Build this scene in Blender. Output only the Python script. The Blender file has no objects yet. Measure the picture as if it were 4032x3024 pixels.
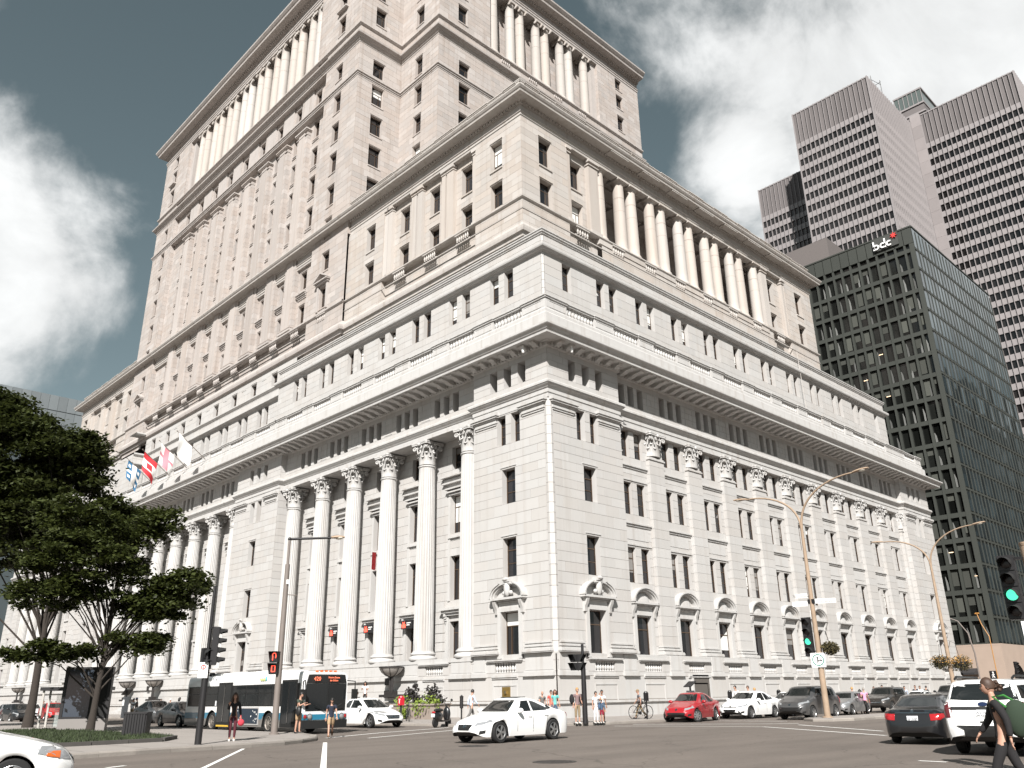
import bpy, bmesh, math, random
from mathutils import Vector, Matrix
PI = math.pi
sc = bpy.context.scene
COL = sc.collection
rng = random.Random(7)

# ------------------------------------------------------------------ camera
CAM = Vector((39.07, -41.49, 1.55))
YAW, PIT, ROL = math.radians(45.9309), math.radians(20.7084), math.radians(-0.8605)
cam = bpy.data.cameras.new('camera')
cam.sensor_fit = 'HORIZONTAL'; cam.sensor_width = 36.0
cam.lens = 3243.44 / 4032 * 36.0
cam.clip_start = 0.1; cam.clip_end = 6000
camo = bpy.data.objects.new('camera', cam); COL.objects.link(camo)
_f = Vector((-math.sin(YAW) * math.cos(PIT), math.cos(YAW) * math.cos(PIT), math.sin(PIT)))
_r = Vector((math.cos(YAW), math.sin(YAW), 0)); _u = _r.cross(_f)
_R = _r * math.cos(ROL) + _u * math.sin(ROL); _U = -_r * math.sin(ROL) + _u * math.cos(ROL)
_m = Matrix((_R, _U, -_f)).transposed().to_4x4(); _m.translation = CAM
camo.matrix_world = _m
sc.camera = camo

# ------------------------------------------------------------------ sky and sun
SUN_EL = math.radians(39.5)
SUN_DIR = Vector((0.65, -0.76, 0)).normalized()
SUN_AZ = math.atan2(SUN_DIR.x, SUN_DIR.y)          # clockwise from +Y
world = bpy.data.worlds.new('World'); sc.world = world; world.use_nodes = True
wn = world.node_tree.nodes; wl = world.node_tree.links; wn.clear()
def wnode(t, **k):
    n = wn.new(t)
    for a, b in k.items(): setattr(n, a, b)
    return n
sky = wnode('ShaderNodeTexSky', sky_type='NISHITA', sun_disc=False, sun_elevation=SUN_EL, sun_rotation=SUN_AZ,
            altitude=50.0, air_density=1.0, dust_density=0.6, ozone_density=1.0)
hsv = wnode('ShaderNodeHueSaturation'); hsv.inputs['Hue'].default_value = 0.445
hsv.inputs['Saturation'].default_value = 0.55; hsv.inputs['Value'].default_value = 0.50
wl.new(sky.outputs['Color'], hsv.inputs['Color'])
tc = wnode('ShaderNodeTexCoord')
def vmath(op, a=None, b=None):
    n = wnode('ShaderNodeVectorMath', operation=op)
    for i, x in enumerate((a, b)):
        if x is None: continue
        if isinstance(x, (tuple, list, Vector)): n.inputs[i].default_value = tuple(x)
        else: wl.new(x, n.inputs[i])
    return n
def fmath(op, a=None, b=None, c=None, clamp=False):
    n = wnode('ShaderNodeMath', operation=op); n.use_clamp = clamp
    for i, x in enumerate((a, b, c)):
        if x is None: continue
        if isinstance(x, (int, float)): n.inputs[i].default_value = x
        else: wl.new(x, n.inputs[i])
    return n.outputs[0]
DIRV = vmath('NORMALIZE', tc.outputs['Generated']).outputs[0]
def noise(scale, detail, rough, dist=0.0, off=(0, 0, 0)):
    v = vmath('ADD', DIRV, off).outputs[0]
    n = wnode('ShaderNodeTexNoise'); n.inputs['Scale'].default_value = scale; n.inputs['Detail'].default_value = detail
    n.inputs['Roughness'].default_value = rough; n.inputs['Distortion'].default_value = dist
    wl.new(v, n.inputs['Vector']); return n.outputs[0]
N1 = noise(5.0, 9.0, 0.58, 0.35); N2 = noise(16.0, 6.0, 0.6, 0.2, (3.1, 1.7, 0.4))
# cloud banks: direction (x, y, z), angular radius (rad), weight
def pdir(px, py):
    d = _R * (px - 2016) - _U * (py - 1512) + _f * 3243.44
    return d.normalized()
CLOUDS = [(3050, 260, .13, 1.0), (2960, 560, .10, 1.0), (3420, 300, .20, 1.05), (3900, 150, .26, 1.1), (3300, 800, .13, .95), (4300, 500, .3, 1.0),
          (2920, 760, .06, .9), (3600, -300, .3, 1.0), (4900, 900, .35, 1.0), (5600, 300, .4, .9), (5200, 2100, .30, .8),
          (60, 1090, .115, 1.05), (290, 1130, .085, .92), (-250, 1050, .17, 1.05), (380, 860, .06, .62),
          (150, 1240, .07, .85), (-900, 900, .22, .9), (-1700, 1700, .25, .8), (-2600, 600, .4, .8)]
# the rest of the sky carries the same scattered fair-weather clouds
_cr = random.Random(3)
extra = []
for k in range(7):
    az = _cr.uniform(0.9, 5.2); el = _cr.uniform(.12, .75)
    d = (_f * Vector((1, 1, 0))).normalized()
    dd = Vector((d.x * math.cos(az) - d.y * math.sin(az), d.x * math.sin(az) + d.y * math.cos(az), 0)) * math.cos(el) + Vector((0, 0, math.sin(el)))
    extra.append((dd, _cr.uniform(.12, .3), .85))
blobs = [(pdir(a, b), r, w) for a, b, r, w in CLOUDS] + extra
acc = None
for d, r, w in blobs:
    dist = wnode('ShaderNodeVectorMath', operation='DISTANCE'); wl.new(DIRV, dist.inputs[0]); dist.inputs[1].default_value = tuple(d)
    k = fmath('DIVIDE', dist.outputs['Value'], r)
    k = fmath('MULTIPLY_ADD', k, -0.5 * w, w)
    acc = k if acc is None else fmath('MAXIMUM', acc, k)
mask = fmath('ADD', acc, fmath('MULTIPLY', fmath('SUBTRACT', N1, 0.5), 0.95))
mask = fmath('ADD', mask, fmath('MULTIPLY', fmath('SUBTRACT', N2, 0.5), 0.30))
mr = wnode('ShaderNodeMapRange', interpolation_type='SMOOTHSTEP'); wl.new(mask, mr.inputs['Value'])
mr.inputs['From Min'].default_value = 0.50; mr.inputs['From Max'].default_value = 0.86
shade = wnode('ShaderNodeMapRange'); wl.new(fmath('ADD', fmath('MULTIPLY', mask, .5), fmath('MULTIPLY', N1, 1.0)), shade.inputs['Value'])
shade.inputs['From Min'].default_value = 0.55; shade.inputs['From Max'].default_value = 1.2
shade.inputs['To Min'].default_value = 4.2; shade.inputs['To Max'].default_value = 7.6
cc = wnode('ShaderNodeCombineColor'); 
for i, t in enumerate((0.985, 1.0, 1.0)): wl.new(fmath('MULTIPLY', shade.outputs[0], t), cc.inputs[i])
mixc = wnode('ShaderNodeMix', data_type='RGBA'); wl.new(mr.outputs[0], mixc.inputs['Factor'])
wl.new(hsv.outputs['Color'], mixc.inputs['A']); wl.new(cc.outputs[0], mixc.inputs['B'])
bg = wnode('ShaderNodeBackground'); bg.inputs['Strength'].default_value = 0.08
wl.new(mixc.outputs['Result'], bg.inputs['Color'])
wo = wnode('ShaderNodeOutputWorld'); wl.new(bg.outputs[0], wo.inputs['Surface'])

sun = bpy.data.lights.new('sun', 'SUN'); sun.energy = 5.0; sun.angle = math.radians(0.53); sun.color = (1.0, 0.965, 0.925)
suno = bpy.data.objects.new('sun', sun); COL.objects.link(suno)
_sd = Vector((SUN_DIR.x * math.cos(SUN_EL), SUN_DIR.y * math.cos(SUN_EL), math.sin(SUN_EL)))
suno.rotation_euler = _sd.to_track_quat('Z', 'Y').to_euler(); suno.location = (60, -60, 90)

sc.view_settings.view_transform = 'Standard'; sc.view_settings.look = 'None'
sc.view_settings.exposure = 0.85; sc.view_settings.gamma = 1.0; sc.view_settings.use_curve_mapping = False
sc.render.engine = 'CYCLES'
sc.cycles.use_denoising = True
sc.cycles.max_bounces = 6; sc.cycles.diffuse_bounces = 3; sc.cycles.glossy_bounces = 3; sc.cycles.transmission_bounces = 4; sc.cycles.transparent_max_bounces = 8
sc.cycles.caustics_reflective = False; sc.cycles.caustics_refractive = False
sc.render.film_transparent = False

# ------------------------------------------------------------------ materials
MATS = {}
def mat(name, col, rough=0.7, metal=0.0, spec=0.5, var=0.0, island=0.0, nscale=3.0, bump=0.0, bscale=40.0, emit=None, estr=1.0, coat=0.0, trans=0.0, alpha=1.0, tint=None, streak=0.0):
    if name in MATS: return MATS[name]
    m = bpy.data.materials.new(name); m.use_nodes = True
    n = m.node_tree.nodes; l = m.node_tree.links; b = n['Principled BSDF']
    b.inputs['Roughness'].default_value = rough; b.inputs['Metallic'].default_value = metal
    b.inputs['Specular IOR Level'].default_value = spec
    if coat: b.inputs['Coat Weight'].default_value = coat; b.inputs['Coat Roughness'].default_value = 0.04
    c4 = (*col, 1)
    b.inputs['Base Color'].default_value = c4
    if trans: b.inputs['Transmission Weight'].default_value = trans
    if alpha < 1: b.inputs['Alpha'].default_value = alpha
    src = None
    geo = tcn = None
    def N(t): return n.new(t)
    def mixmul(a, fac_socket, lo, hi):
        mrn = N('ShaderNodeMapRange'); l.new(fac_socket, mrn.inputs['Value'])
        mrn.inputs['To Min'].default_value = lo; mrn.inputs['To Max'].default_value = hi
        h = N('ShaderNodeMix'); h.data_type = 'RGBA'; h.blend_type = 'MULTIPLY'; h.inputs['Factor'].default_value = 1
        if a is None: h.inputs['A'].default_value = c4
        else: l.new(a, h.inputs['A'])
        l.new(mrn.outputs[0], h.inputs['B']); return h.outputs['Result']
    if island:
        geo = N('ShaderNodeNewGeometry'); oi = N('ShaderNodeObjectInfo')
        ad = N('ShaderNodeMath'); ad.operation = 'ADD'; l.new(geo.outputs['Random Per Island'], ad.inputs[0]); l.new(oi.outputs['Random'], ad.inputs[1])
        fr = N('ShaderNodeMath'); fr.operation = 'FRACT'; l.new(ad.outputs[0], fr.inputs[0])
        src = mixmul(src, fr.outputs[0], 1 - island, 1 + island * .5)
        if tint:
            h = N('ShaderNodeMix'); h.data_type = 'RGBA'; l.new(src, h.inputs['A']); h.inputs['B'].default_value = (*tint, 1)
            pw = N('ShaderNodeMath'); pw.operation = 'MULTIPLY'; l.new(fr.outputs[0], pw.inputs[0]); pw.inputs[1].default_value = 7.31
            f2 = N('ShaderNodeMath'); f2.operation = 'FRACT'; l.new(pw.outputs[0], f2.inputs[0])
            f3 = N('ShaderNodeMath'); f3.operation = 'MULTIPLY'; l.new(f2.outputs[0], f3.inputs[0]); f3.inputs[1].default_value = 0.55
            l.new(f3.outputs[0], h.inputs['Factor']); src = h.outputs['Result']
    if var or streak or bump:
        tcn = N('ShaderNodeTexCoord'); oi2 = N('ShaderNodeNewGeometry')
    if var:
        nz = N('ShaderNodeTexNoise'); nz.inputs['Scale'].default_value = nscale; nz.inputs['Detail'].default_value = 6; nz.inputs['Roughness'].default_value = .65
        l.new(oi2.outputs['Position'], nz.inputs['Vector'])
        src = mixmul(src, nz.outputs[0], 1 - var, 1 + var)
    if streak:
        mp = N('ShaderNodeMapping'); mp.inputs['Scale'].default_value = (1.3, 1.3, 0.06); l.new(oi2.outputs['Position'], mp.inputs['Vector'])
        nz = N('ShaderNodeTexNoise'); nz.inputs['Scale'].default_value = 1.6; nz.inputs['Detail'].default_value = 5
        l.new(mp.outputs[0], nz.inputs['Vector'])
        mr2 = N('ShaderNodeMapRange'); l.new(nz.outputs[0], mr2.inputs['Value']); mr2.inputs['From Min'].default_value = .52; mr2.inputs['From Max'].default_value = .78
        h = N('ShaderNodeMix'); h.data_type = 'RGBA'; h.blend_type = 'MULTIPLY'
        mm = N('ShaderNodeMath'); mm.operation = 'MULTIPLY'; l.new(mr2.outputs[0], mm.inputs[0]); mm.inputs[1].default_value = streak; l.new(mm.outputs[0], h.inputs['Factor'])
        if src is None: h.inputs['A'].default_value = c4
        else: l.new(src, h.inputs['A'])
        h.inputs['B'].default_value = (.62, .54, .47, 1); src = h.outputs['Result']
    if src is not None: l.new(src, b.inputs['Base Color'])
    if bump:
        nb = N('ShaderNodeTexNoise'); nb.inputs['Scale'].default_value = bscale; nb.inputs['Detail'].default_value = 5
        l.new(oi2.outputs['Position'], nb.inputs['Vector'])
        bp = N('ShaderNodeBump'); bp.inputs['Strength'].default_value = bump; bp.inputs['Distance'].default_value = .02
        l.new(nb.outputs[0], bp.inputs['Height']); l.new(bp.outputs[0], b.inputs['Normal'])
    if emit:
        b.inputs['Emission Color'].default_value = (*emit, 1); b.inputs['Emission Strength'].default_value = estr
    MATS[name] = m; return m

M_STONE = mat('white_granite', (.45, .442, .43), .75, var=.05, island=.07, nscale=.8, bump=.12, bscale=30, streak=.22, tint=(.42, .395, .37))
M_TRIM = mat('white_granite_trim', (.45, .442, .43), .75, var=.10, nscale=1.6, bump=.08, bscale=30, streak=.5)
M_MORT = mat('granite_joint', (.25, .215, .185), .9, var=.15, nscale=2)
M_STONE2 = mat('warm_granite', (.44, .415, .39), .78, var=.08, island=.12, nscale=.5, bump=.12, bscale=30, streak=.4, tint=(.40, .34, .29))
M_TRIM2 = mat('warm_granite_trim', (.43, .405, .38), .78, var=.14, nscale=.9, bump=.08, bscale=30, streak=.6)
M_MORT2 = mat('warm_granite_joint', (.24, .195, .16), .9)
M_STONE3 = mat('tower_granite', (.41, .38, .36), .8, var=.10, island=.15, nscale=.4, bump=.12, bscale=25, streak=.4, tint=(.37, .31, .27))
M_TRIM3 = mat('tower_granite_trim', (.40, .37, .35), .8, var=.14, nscale=.8, streak=.6)
M_BRONZE = mat('bronze_window_frame', (.085, .055, .035), .5, metal=.3)
M_GLASS = mat('dark_window_glass', (.012, .012, .014), .05, spec=.6, island=.5)
M_BLIND = mat('white_blind', (.62, .62, .60), .9)
M_BLINDD = mat('grey_blind', (.2, .19, .18), .9)
M_ROOF = mat('roof_gravel', (.2, .19, .18), .95)

# ------------------------------------------------------------------ mesh builder
class MB:
    def __init__(s): s.v = []; s.f = []; s.m = []
    def face(s, pts, m=0):
        i = len(s.v); s.v.extend(tuple(p) for p in pts); s.f.append(tuple(range(i, i + len(pts)))); s.m.append(m)
    def grid(s, rows, m=0, closed=False, flip=False):
        i = len(s.v); w = len(rows[0])
        for r in rows: s.v.extend(tuple(p) for p in r)
        for a in range(len(rows) - 1):
            for b in range(w if closed else w - 1):
                c = (b + 1) % w
                q = (i + a * w + b, i + a * w + c, i + (a + 1) * w + c, i + (a + 1) * w + b)
                s.f.append(q[::-1] if flip else q); s.m.append(m)
    def box(s, x0, x1, y0, y1, z0, z1, m=0, skip=''):
        i = len(s.v)
        if x0 > x1: x0, x1 = x1, x0
        if y0 > y1: y0, y1 = y1, y0
        s.v += [(x0, y0, z0), (x1, y0, z0), (x1, y1, z0), (x0, y1, z0), (x0, y0, z1), (x1, y0, z1), (x1, y1, z1), (x0, y1, z1)]
        for k, q in (('b', (0, 3, 2, 1)), ('t', (4, 5, 6, 7)), ('f', (0, 1, 5, 4)), ('r', (1, 2, 6, 5)), ('k', (2, 3, 7, 6)), ('l', (3, 0, 4, 7))):
            if k in skip: continue
            s.f.append(tuple(i + a for a in q)); s.m.append(m)
    def obox(s, M, sx, sy, sz, m=0):
        """box centred at origin of matrix M"""
        i = len(s.v)
        for z in (-.5, .5):
            for x, y in ((-.5, -.5), (.5, -.5), (.5, .5), (-.5, .5)):
                s.v.append(tuple(M @ Vector((x * sx, y * sy, z * sz))))
        for q in ((0, 3, 2, 1), (4, 5, 6, 7), (0, 1, 5, 4), (1, 2, 6, 5), (2, 3, 7, 6), (3, 0, 4, 7)):
            s.f.append(tuple(i + a for a in q)); s.m.append(m)
    def lathe(s, prof, seg=16, c=(0, 0, 0), m=0, fn=None, cap=True, axis='z', a0=0, a1=2 * PI):
        full = abs(a1 - a0 - 2 * PI) < 1e-6
        n = seg if full else seg + 1
        rows = []
        for r, z in prof:
            row = []
            for k in range(n):
                a = a0 + (a1 - a0) * k / seg
                rr = r * (fn(a, z) if fn else 1)
                p = (rr * math.cos(a), rr * math.sin(a), z)
                if axis == 'x': p = (p[2], p[0], p[1])
                elif axis == 'y': p = (p[0], p[2], p[1])
                row.append((p[0] + c[0], p[1] + c[1], p[2] + c[2]))
            rows.append(row)
        s.grid(rows, m, closed=full)
        if cap and full:
            for row in (rows[0], rows[-1]):
                i = len(s.v); s.v.extend(row); s.f.append(tuple(range(i, i + n))); s.m.append(m)
    def tube(s, pts, r, seg=8, m=0, cap=True):
        pts = [Vector(p) for p in pts]; n = len(pts)
        rr = r if isinstance(r, (list, tuple)) else [r] * n
        ref = None; rows = []
        for i, p in enumerate(pts):
            t = (pts[min(i + 1, n - 1)] - pts[max(i - 1, 0)]).normalized()
            if ref is None:
                ref = Vector((0, 0, 1)) if abs(t.z) < .9 else Vector((1, 0, 0))
            a = t.cross(ref).normalized(); b = a.cross(t).normalized(); ref = b
            rows.append([p + (a * math.cos(2 * PI * k / seg) + b * math.sin(2 * PI * k / seg)) * rr[i] for k in range(seg)])
        s.grid(rows, m, closed=True, flip=True)
        if cap:
            s.face(rows[0], m); s.face(rows[-1][::-1], m)
    def ball(s, c, r, seg=12, rings=8, m=0, sc=(1, 1, 1)):
        rows = []
        for j in range(rings + 1):
            th = PI * j / rings
            rows.append([(c[0] + r * sc[0] * math.sin(th) * math.cos(2 * PI * k / seg), c[1] + r * sc[1] * math.sin(th) * math.sin(2 * PI * k / seg), c[2] - r * sc[2] * math.cos(th)) for k in range(seg)])
        s.grid(rows, m, closed=True)
    def prism(s, poly, z0, z1, m=0):
        lo = [(x, y, z0) for x, y in poly]; hi = [(x, y, z1) for x, y in poly]
        s.grid([lo, hi], m, closed=True); s.face(hi, m); s.face(lo[::-1], m)
    def extr(s, poly, axis, a, b, m=0):
        """poly of 2-D points extruded along axis ('x': poly is y,z ; 'y': poly is x,z)"""
        f = (lambda p, t: (t, p[0], p[1])) if axis == 'x' else (lambda p, t: (p[0], t, p[1]))
        lo = [f(p, a) for p in poly]; hi = [f(p, b) for p in poly]
        s.grid([lo, hi], m, closed=True); s.face(hi, m); s.face(lo[::-1], m)
    def merge(s, o, M=None, m=None):
        i = len(s.v)
        s.v.extend(o.v if M is None else [tuple(M @ Vector(p)) for p in o.v])
        s.f.extend(tuple(i + a for a in q) for q in o.f); s.m.extend(o.m if m is None else [m] * len(o.f))
    def mesh(s, name, mats, smooth=None, recalc=False, weld=False):
        me = bpy.data.meshes.new(name)
        me.from_pydata(s.v, [], s.f)
        if not isinstance(mats, (list, tuple)): mats = [mats]
        for x in mats: me.materials.append(x)
        if len(mats) > 1: me.polygons.foreach_set('material_index', s.m)
        if weld or recalc or smooth:
            bm = bmesh.new(); bm.from_mesh(me)
            if weld or smooth: bmesh.ops.remove_doubles(bm, verts=bm.verts, dist=1e-4)
            if recalc or smooth: bmesh.ops.recalc_face_normals(bm, faces=bm.faces)
            bm.to_mesh(me); bm.free()
        if smooth:
            me.polygons.foreach_set('use_smooth', [True] * len(me.polygons))
            try: me.set_sharp_from_angle(angle=math.radians(smooth))
            except Exception: pass
        me.update(); return me
    def obj(s, name, mats, parent=None, loc=None, rotz=None, **k):
        return link(name, s.mesh(name, mats, **k), parent, loc, rotz)
def link(name, me, parent=None, loc=None, rotz=None):
    o = bpy.data.objects.new(name, me); COL.objects.link(o)
    if parent: o.parent = parent
    if loc is not None: o.location = loc
    if rotz is not None: o.rotation_euler = (0, 0, rotz)
    return o
LABELS = {}
def tag(o, label, cat, group=None, kind=None):
    if kind: o['kind'] = kind
    if label: o['label'] = label
    if cat: o['category'] = cat
    if group: o['group'] = group
    return o
def thing(name, label, cat, loc=(0, 0, 0), rotz=0, group=None, scale=1.0):
    o = bpy.data.objects.new(name, None); o.empty_display_size = .2; COL.objects.link(o)
    o.location = loc; o.rotation_euler = (0, 0, rotz); o.scale = (scale,) * 3
    return tag(o, label, cat, group)
CACHE = {}
def cached(key, fn):
    if key not in CACHE: CACHE[key] = fn()
    return CACHE[key]
def text_mesh(txt, size, depth=.01, align='CENTER'):
    def mk():
        c = bpy.data.curves.new('t', 'FONT'); c.body = txt; c.size = size; c.extrude = depth / 2; c.align_x = align; c.align_y = 'CENTER'; c.resolution_u = 2
        o = bpy.data.objects.new('t', c); COL.objects.link(o)
        dg = bpy.context.evaluated_depsgraph_get()
        me = bpy.data.meshes.new_from_object(o.evaluated_get(dg))
        bpy.data.objects.remove(o); bpy.data.curves.remove(c)
        return me
    return cached(('txt', txt, size, depth, align), mk)
def text(txt, size, material, parent, M, depth=.01, name='lettering', align='CENTER'):
    """lettering standing upright in the plane x-z of matrix M, facing its -y"""
    me = text_mesh(txt, size, depth, align).copy(); me.materials.clear(); me.materials.append(material)
    o = link(name, me, parent); o.matrix_local = M @ Matrix.Rotation(PI / 2, 4, 'X'); return o
# ------------------------------------------------------------------ ground
M_ROAD = mat('asphalt', (.125, .105, .09), .92, var=.22, nscale=.35, bump=.25, bscale=60)
M_WALK = mat('concrete_pavement', (.27, .245, .225), .9, var=.14, nscale=.7, bump=.15, bscale=50, streak=0)
M_KERB = mat('granite_kerb', (.26, .235, .21), .9, var=.35, nscale=1.5, bump=.4, bscale=20, island=.2)
M_GRASS = mat('lawn_soil', (.05, .06, .025), .95, var=.4, nscale=4)
M_LINE = mat('road_paint', (.74, .73, .70), .8, var=.18, nscale=3.0)
def road_grain(m):
    n = m.node_tree.nodes; l = m.node_tree.links; b = n['Principled BSDF']
    geo = n.new('ShaderNodeNewGeometry')
    prev = b.inputs['Base Color'].links[0].from_socket
    fine = n.new('ShaderNodeTexNoise'); fine.inputs['Scale'].default_value = 9; fine.inputs['Detail'].default_value = 8; fine.inputs['Roughness'].default_value = .8
    mp = n.new('ShaderNodeMapping'); mp.inputs['Scale'].default_value = (.9, .12, 1); mp.inputs['Rotation'].default_value = (0, 0, .1)
    l.new(geo.outputs['Position'], mp.inputs['Vector']); st = n.new('ShaderNodeTexNoise'); st.inputs['Scale'].default_value = .9; st.inputs['Detail'].default_value = 4
    l.new(mp.outputs[0], st.inputs['Vector']); l.new(geo.outputs['Position'], fine.inputs['Vector'])
    vor = n.new('ShaderNodeTexVoronoi'); vor.feature = 'DISTANCE_TO_EDGE'; vor.inputs['Scale'].default_value = .16; vor.inputs['Randomness'].default_value = 1
    wob = n.new('ShaderNodeTexNoise'); wob.inputs['Scale'].default_value = .8; wob.inputs['Detail'].default_value = 5
    l.new(geo.outputs['Position'], wob.inputs['Vector'])
    va = n.new('ShaderNodeVectorMath'); va.operation = 'MULTIPLY_ADD'; l.new(wob.outputs['Color'], va.inputs[0]); va.inputs[1].default_value = (1.6, 1.6, 0); l.new(geo.outputs['Position'], va.inputs[2])
    l.new(va.outputs[0], vor.inputs['Vector'])
    cr = n.new('ShaderNodeMapRange'); l.new(vor.outputs['Distance'], cr.inputs['Value']); cr.inputs['From Max'].default_value = .006; cr.inputs['To Min'].default_value = .62; cr.inputs['To Max'].default_value = 1
    cur = prev
    for s, lo, hi in ((fine.outputs[0], .72, 1.26), (st.outputs[0], .82, 1.17), (cr.outputs[0], None, None)):
        if lo is not None:
            r = n.new('ShaderNodeMapRange'); l.new(s, r.inputs['Value']); r.inputs['From Min'].default_value = .25; r.inputs['From Max'].default_value = .75; r.inputs['To Min'].default_value = lo; r.inputs['To Max'].default_value = hi; s = r.outputs[0]
        h = n.new('ShaderNodeMix'); h.data_type = 'RGBA'; h.blend_type = 'MULTIPLY'; h.inputs['Factor'].default_value = 1
        l.new(cur, h.inputs['A']); l.new(s, h.inputs['B']); cur = h.outputs['Result']
    l.new(cur, b.inputs['Base Color'])
road_grain(M_ROAD)
g = MB(); g.face([(-2600, -2600, 0), (2600, -2600, 0), (2600, 2600, 0), (-2600, 2600, 0)])
tag(g.obj('road', M_ROAD), None, None, kind='structure')
def arc(cx, cy, r, a0, a1, n=10):
    return [(cx + r * math.cos(math.radians(a0 + (a1 - a0) * k / n)), cy + r * math.sin(math.radians(a0 + (a1 - a0) * k / n))) for k in range(n + 1)]
KZ = .13
def walk(name, poly, kerb_ranges, z=KZ, kw=.28):
    g = MB(); g.prism(poly, -.3, z); o = g.obj(name, M_WALK); tag(o, None, None, kind='structure')
    # kerb stones along the edge, each a stone of its own
    for a, b in kerb_ranges:
        pts = [Vector((*p, 0)) for p in poly[a:b + 1]]
        for p, q in zip(pts, pts[1:]):
            L = (q - p).length; n = max(1, round(L / 1.35)); d = (q - p) / n
            for k in range(n):
                A = p + d * k; h = rng.uniform(-.008, .012)
                ang = math.atan2(d.y, d.x)
                def mk():
                    m = MB(); ll = round(d.length, 2) - .02
                    w = kw; c = .03
                    m.extr([(-.015, -.2), (-.015, z - c), (c, z + .012), (w, z + .012), (w, -.2)], 'x', .01, ll + .01)
                    return m.mesh('kerb_stone', M_KERB)
                link('kerb_stone', cached(('kerb', round(d.length, 2), z, kw), mk), o, (A.x, A.y, h), ang)
    return o
P_build = [(-175, -10.35), (1.2, -10.35)] + arc(1.2, -3.75, 6.6, -86, -4, 9) + [(7.75, -3.4), (7.75, 76)] + [(-175, 76)]
PAVE = walk('pavement', P_build, [(0, len(P_build) - 2)])
P_pen = [(11.4, -120), (11.4, -33), (10.75, -29.5), (10.5, -26.6), (10.25, -25.2), (9.6, -24.1), (8.6, -22.9), (6.8, -21.75), (4.6, -21.05), (2.5, -20.85), (-175, -20.85), (-175, -120)]
PEN = walk('pavement', P_pen, [(1, 9)])
P_med = [(14.2, 5.7), (14.7, 4.2), (15.6, 3.5), (16.5, 3.9), (17.0, 5.4), (16.2, 90), (12.6, 90)]
MED = walk('median_pavement', P_med, [(0, 5), (5, 6)])
P_far = [(8, 84.5), (60, 84.5), (60, 89.5), (-170, 89.5), (-170, 84.5)]
walk('pavement', [(-170, 85.2), (8, 85.2), (8, 180), (-170, 180)], [])
# expansion joints scored in the pavement near the viewer
def joints(o, segs):
    g = MB()
    for (x0, y0), (x1, y1) in segs:
        d = Vector((x1 - x0, y1 - y0, 0)).normalized(); n = Vector((-d.y, d.x, 0)) * .012
        z = KZ + .003
        g.face([(x0 - n.x, y0 - n.y, z), (x1 - n.x, y1 - n.y, z), (x1 + n.x, y1 + n.y, z), (x0 + n.x, y0 + n.y, z)])
    ob = g.obj('pavement_joint', mat('pavement_joint', (.1, .09, .08), .95), o); ob['kind'] = 'stuff'
joints(PAVE, [((x, -10.05), (x, -.2)) for x in range(-60, 3, 2)] + [((.2, y), (7.4, y)) for y in range(-2, 72, 2)] + [((-60, -5), (1, -5)), ((3.7, -4), (3.7, 70))])
joints(PEN, [((x, -25.6), (x, -21.2)) for x in range(-30, 6, 2)] + [((6.4, y), (10.4, y)) for y in range(-60, -22, 2)] + [((-30, -23.2), (7, -23.2))])
# lawn bed with its stone edging
LB = [(6.35, -70), (6.35, -30.5), (6.0, -27.9), (4.3, -26.7), (1.5, -26.4), (-12, -26.4), (-12, -70)]
g = MB(); g.prism(LB, 0, KZ + .10); LAWN = tag(g.obj('lawn_bed', M_GRASS), None, None, kind='structure')
for p, q in zip(LB[:6], LB[1:6]):
    p = Vector((*p, 0)); q = Vector((*q, 0)); d = q - p; n = max(1, round(d.length / 1.2)); d /= n
    for k in range(n):
        A = p + d * k
        def mk():
            m = MB(); m.box(.01, d.length - .01, -.14, .04, 0, KZ + .13); return m.mesh('edging_stone', mat('dark_edging', (.07, .065, .06), .95, var=.3, island=.2))
        link('edging_stone', cached(('edge', round(d.length, 2)), mk), LAWN, (A.x, A.y, 0), math.atan2(d.y, d.x))
M_BLADE = mat('grass_blades', (.028, .042, .013), .8, island=.5, var=.3, nscale=2)
g = MB(); gr = random.Random(5)
def inside(poly, x, y):
    c = False; j = len(poly) - 1
    for i in range(len(poly)):
        xi, yi = poly[i]; xj, yj = poly[j]
        if (yi > y) != (yj > y) and x < (xj - xi) * (y - yi) / (yj - yi) + xi: c = not c
        j = i
    return c
for k in range(26000):
    x = gr.uniform(-12, 6.3); y = gr.uniform(-44, -26.4)
    if not inside(LB, x, y): continue
    h = gr.uniform(.05, .14); a = gr.uniform(0, PI); w = .022; lx, ly = gr.uniform(-.05, .05), gr.uniform(-.05, .05)
    g.face([(x - w * math.cos(a), y - w * math.sin(a), KZ + .09), (x + w * math.cos(a), y + w * math.sin(a), KZ + .09), (x + lx, y + ly, KZ + .1 + h)])
tag(g.obj('grass', M_BLADE), 'short mown grass on the raised bed under the maples', 'grass', kind='stuff')

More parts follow.
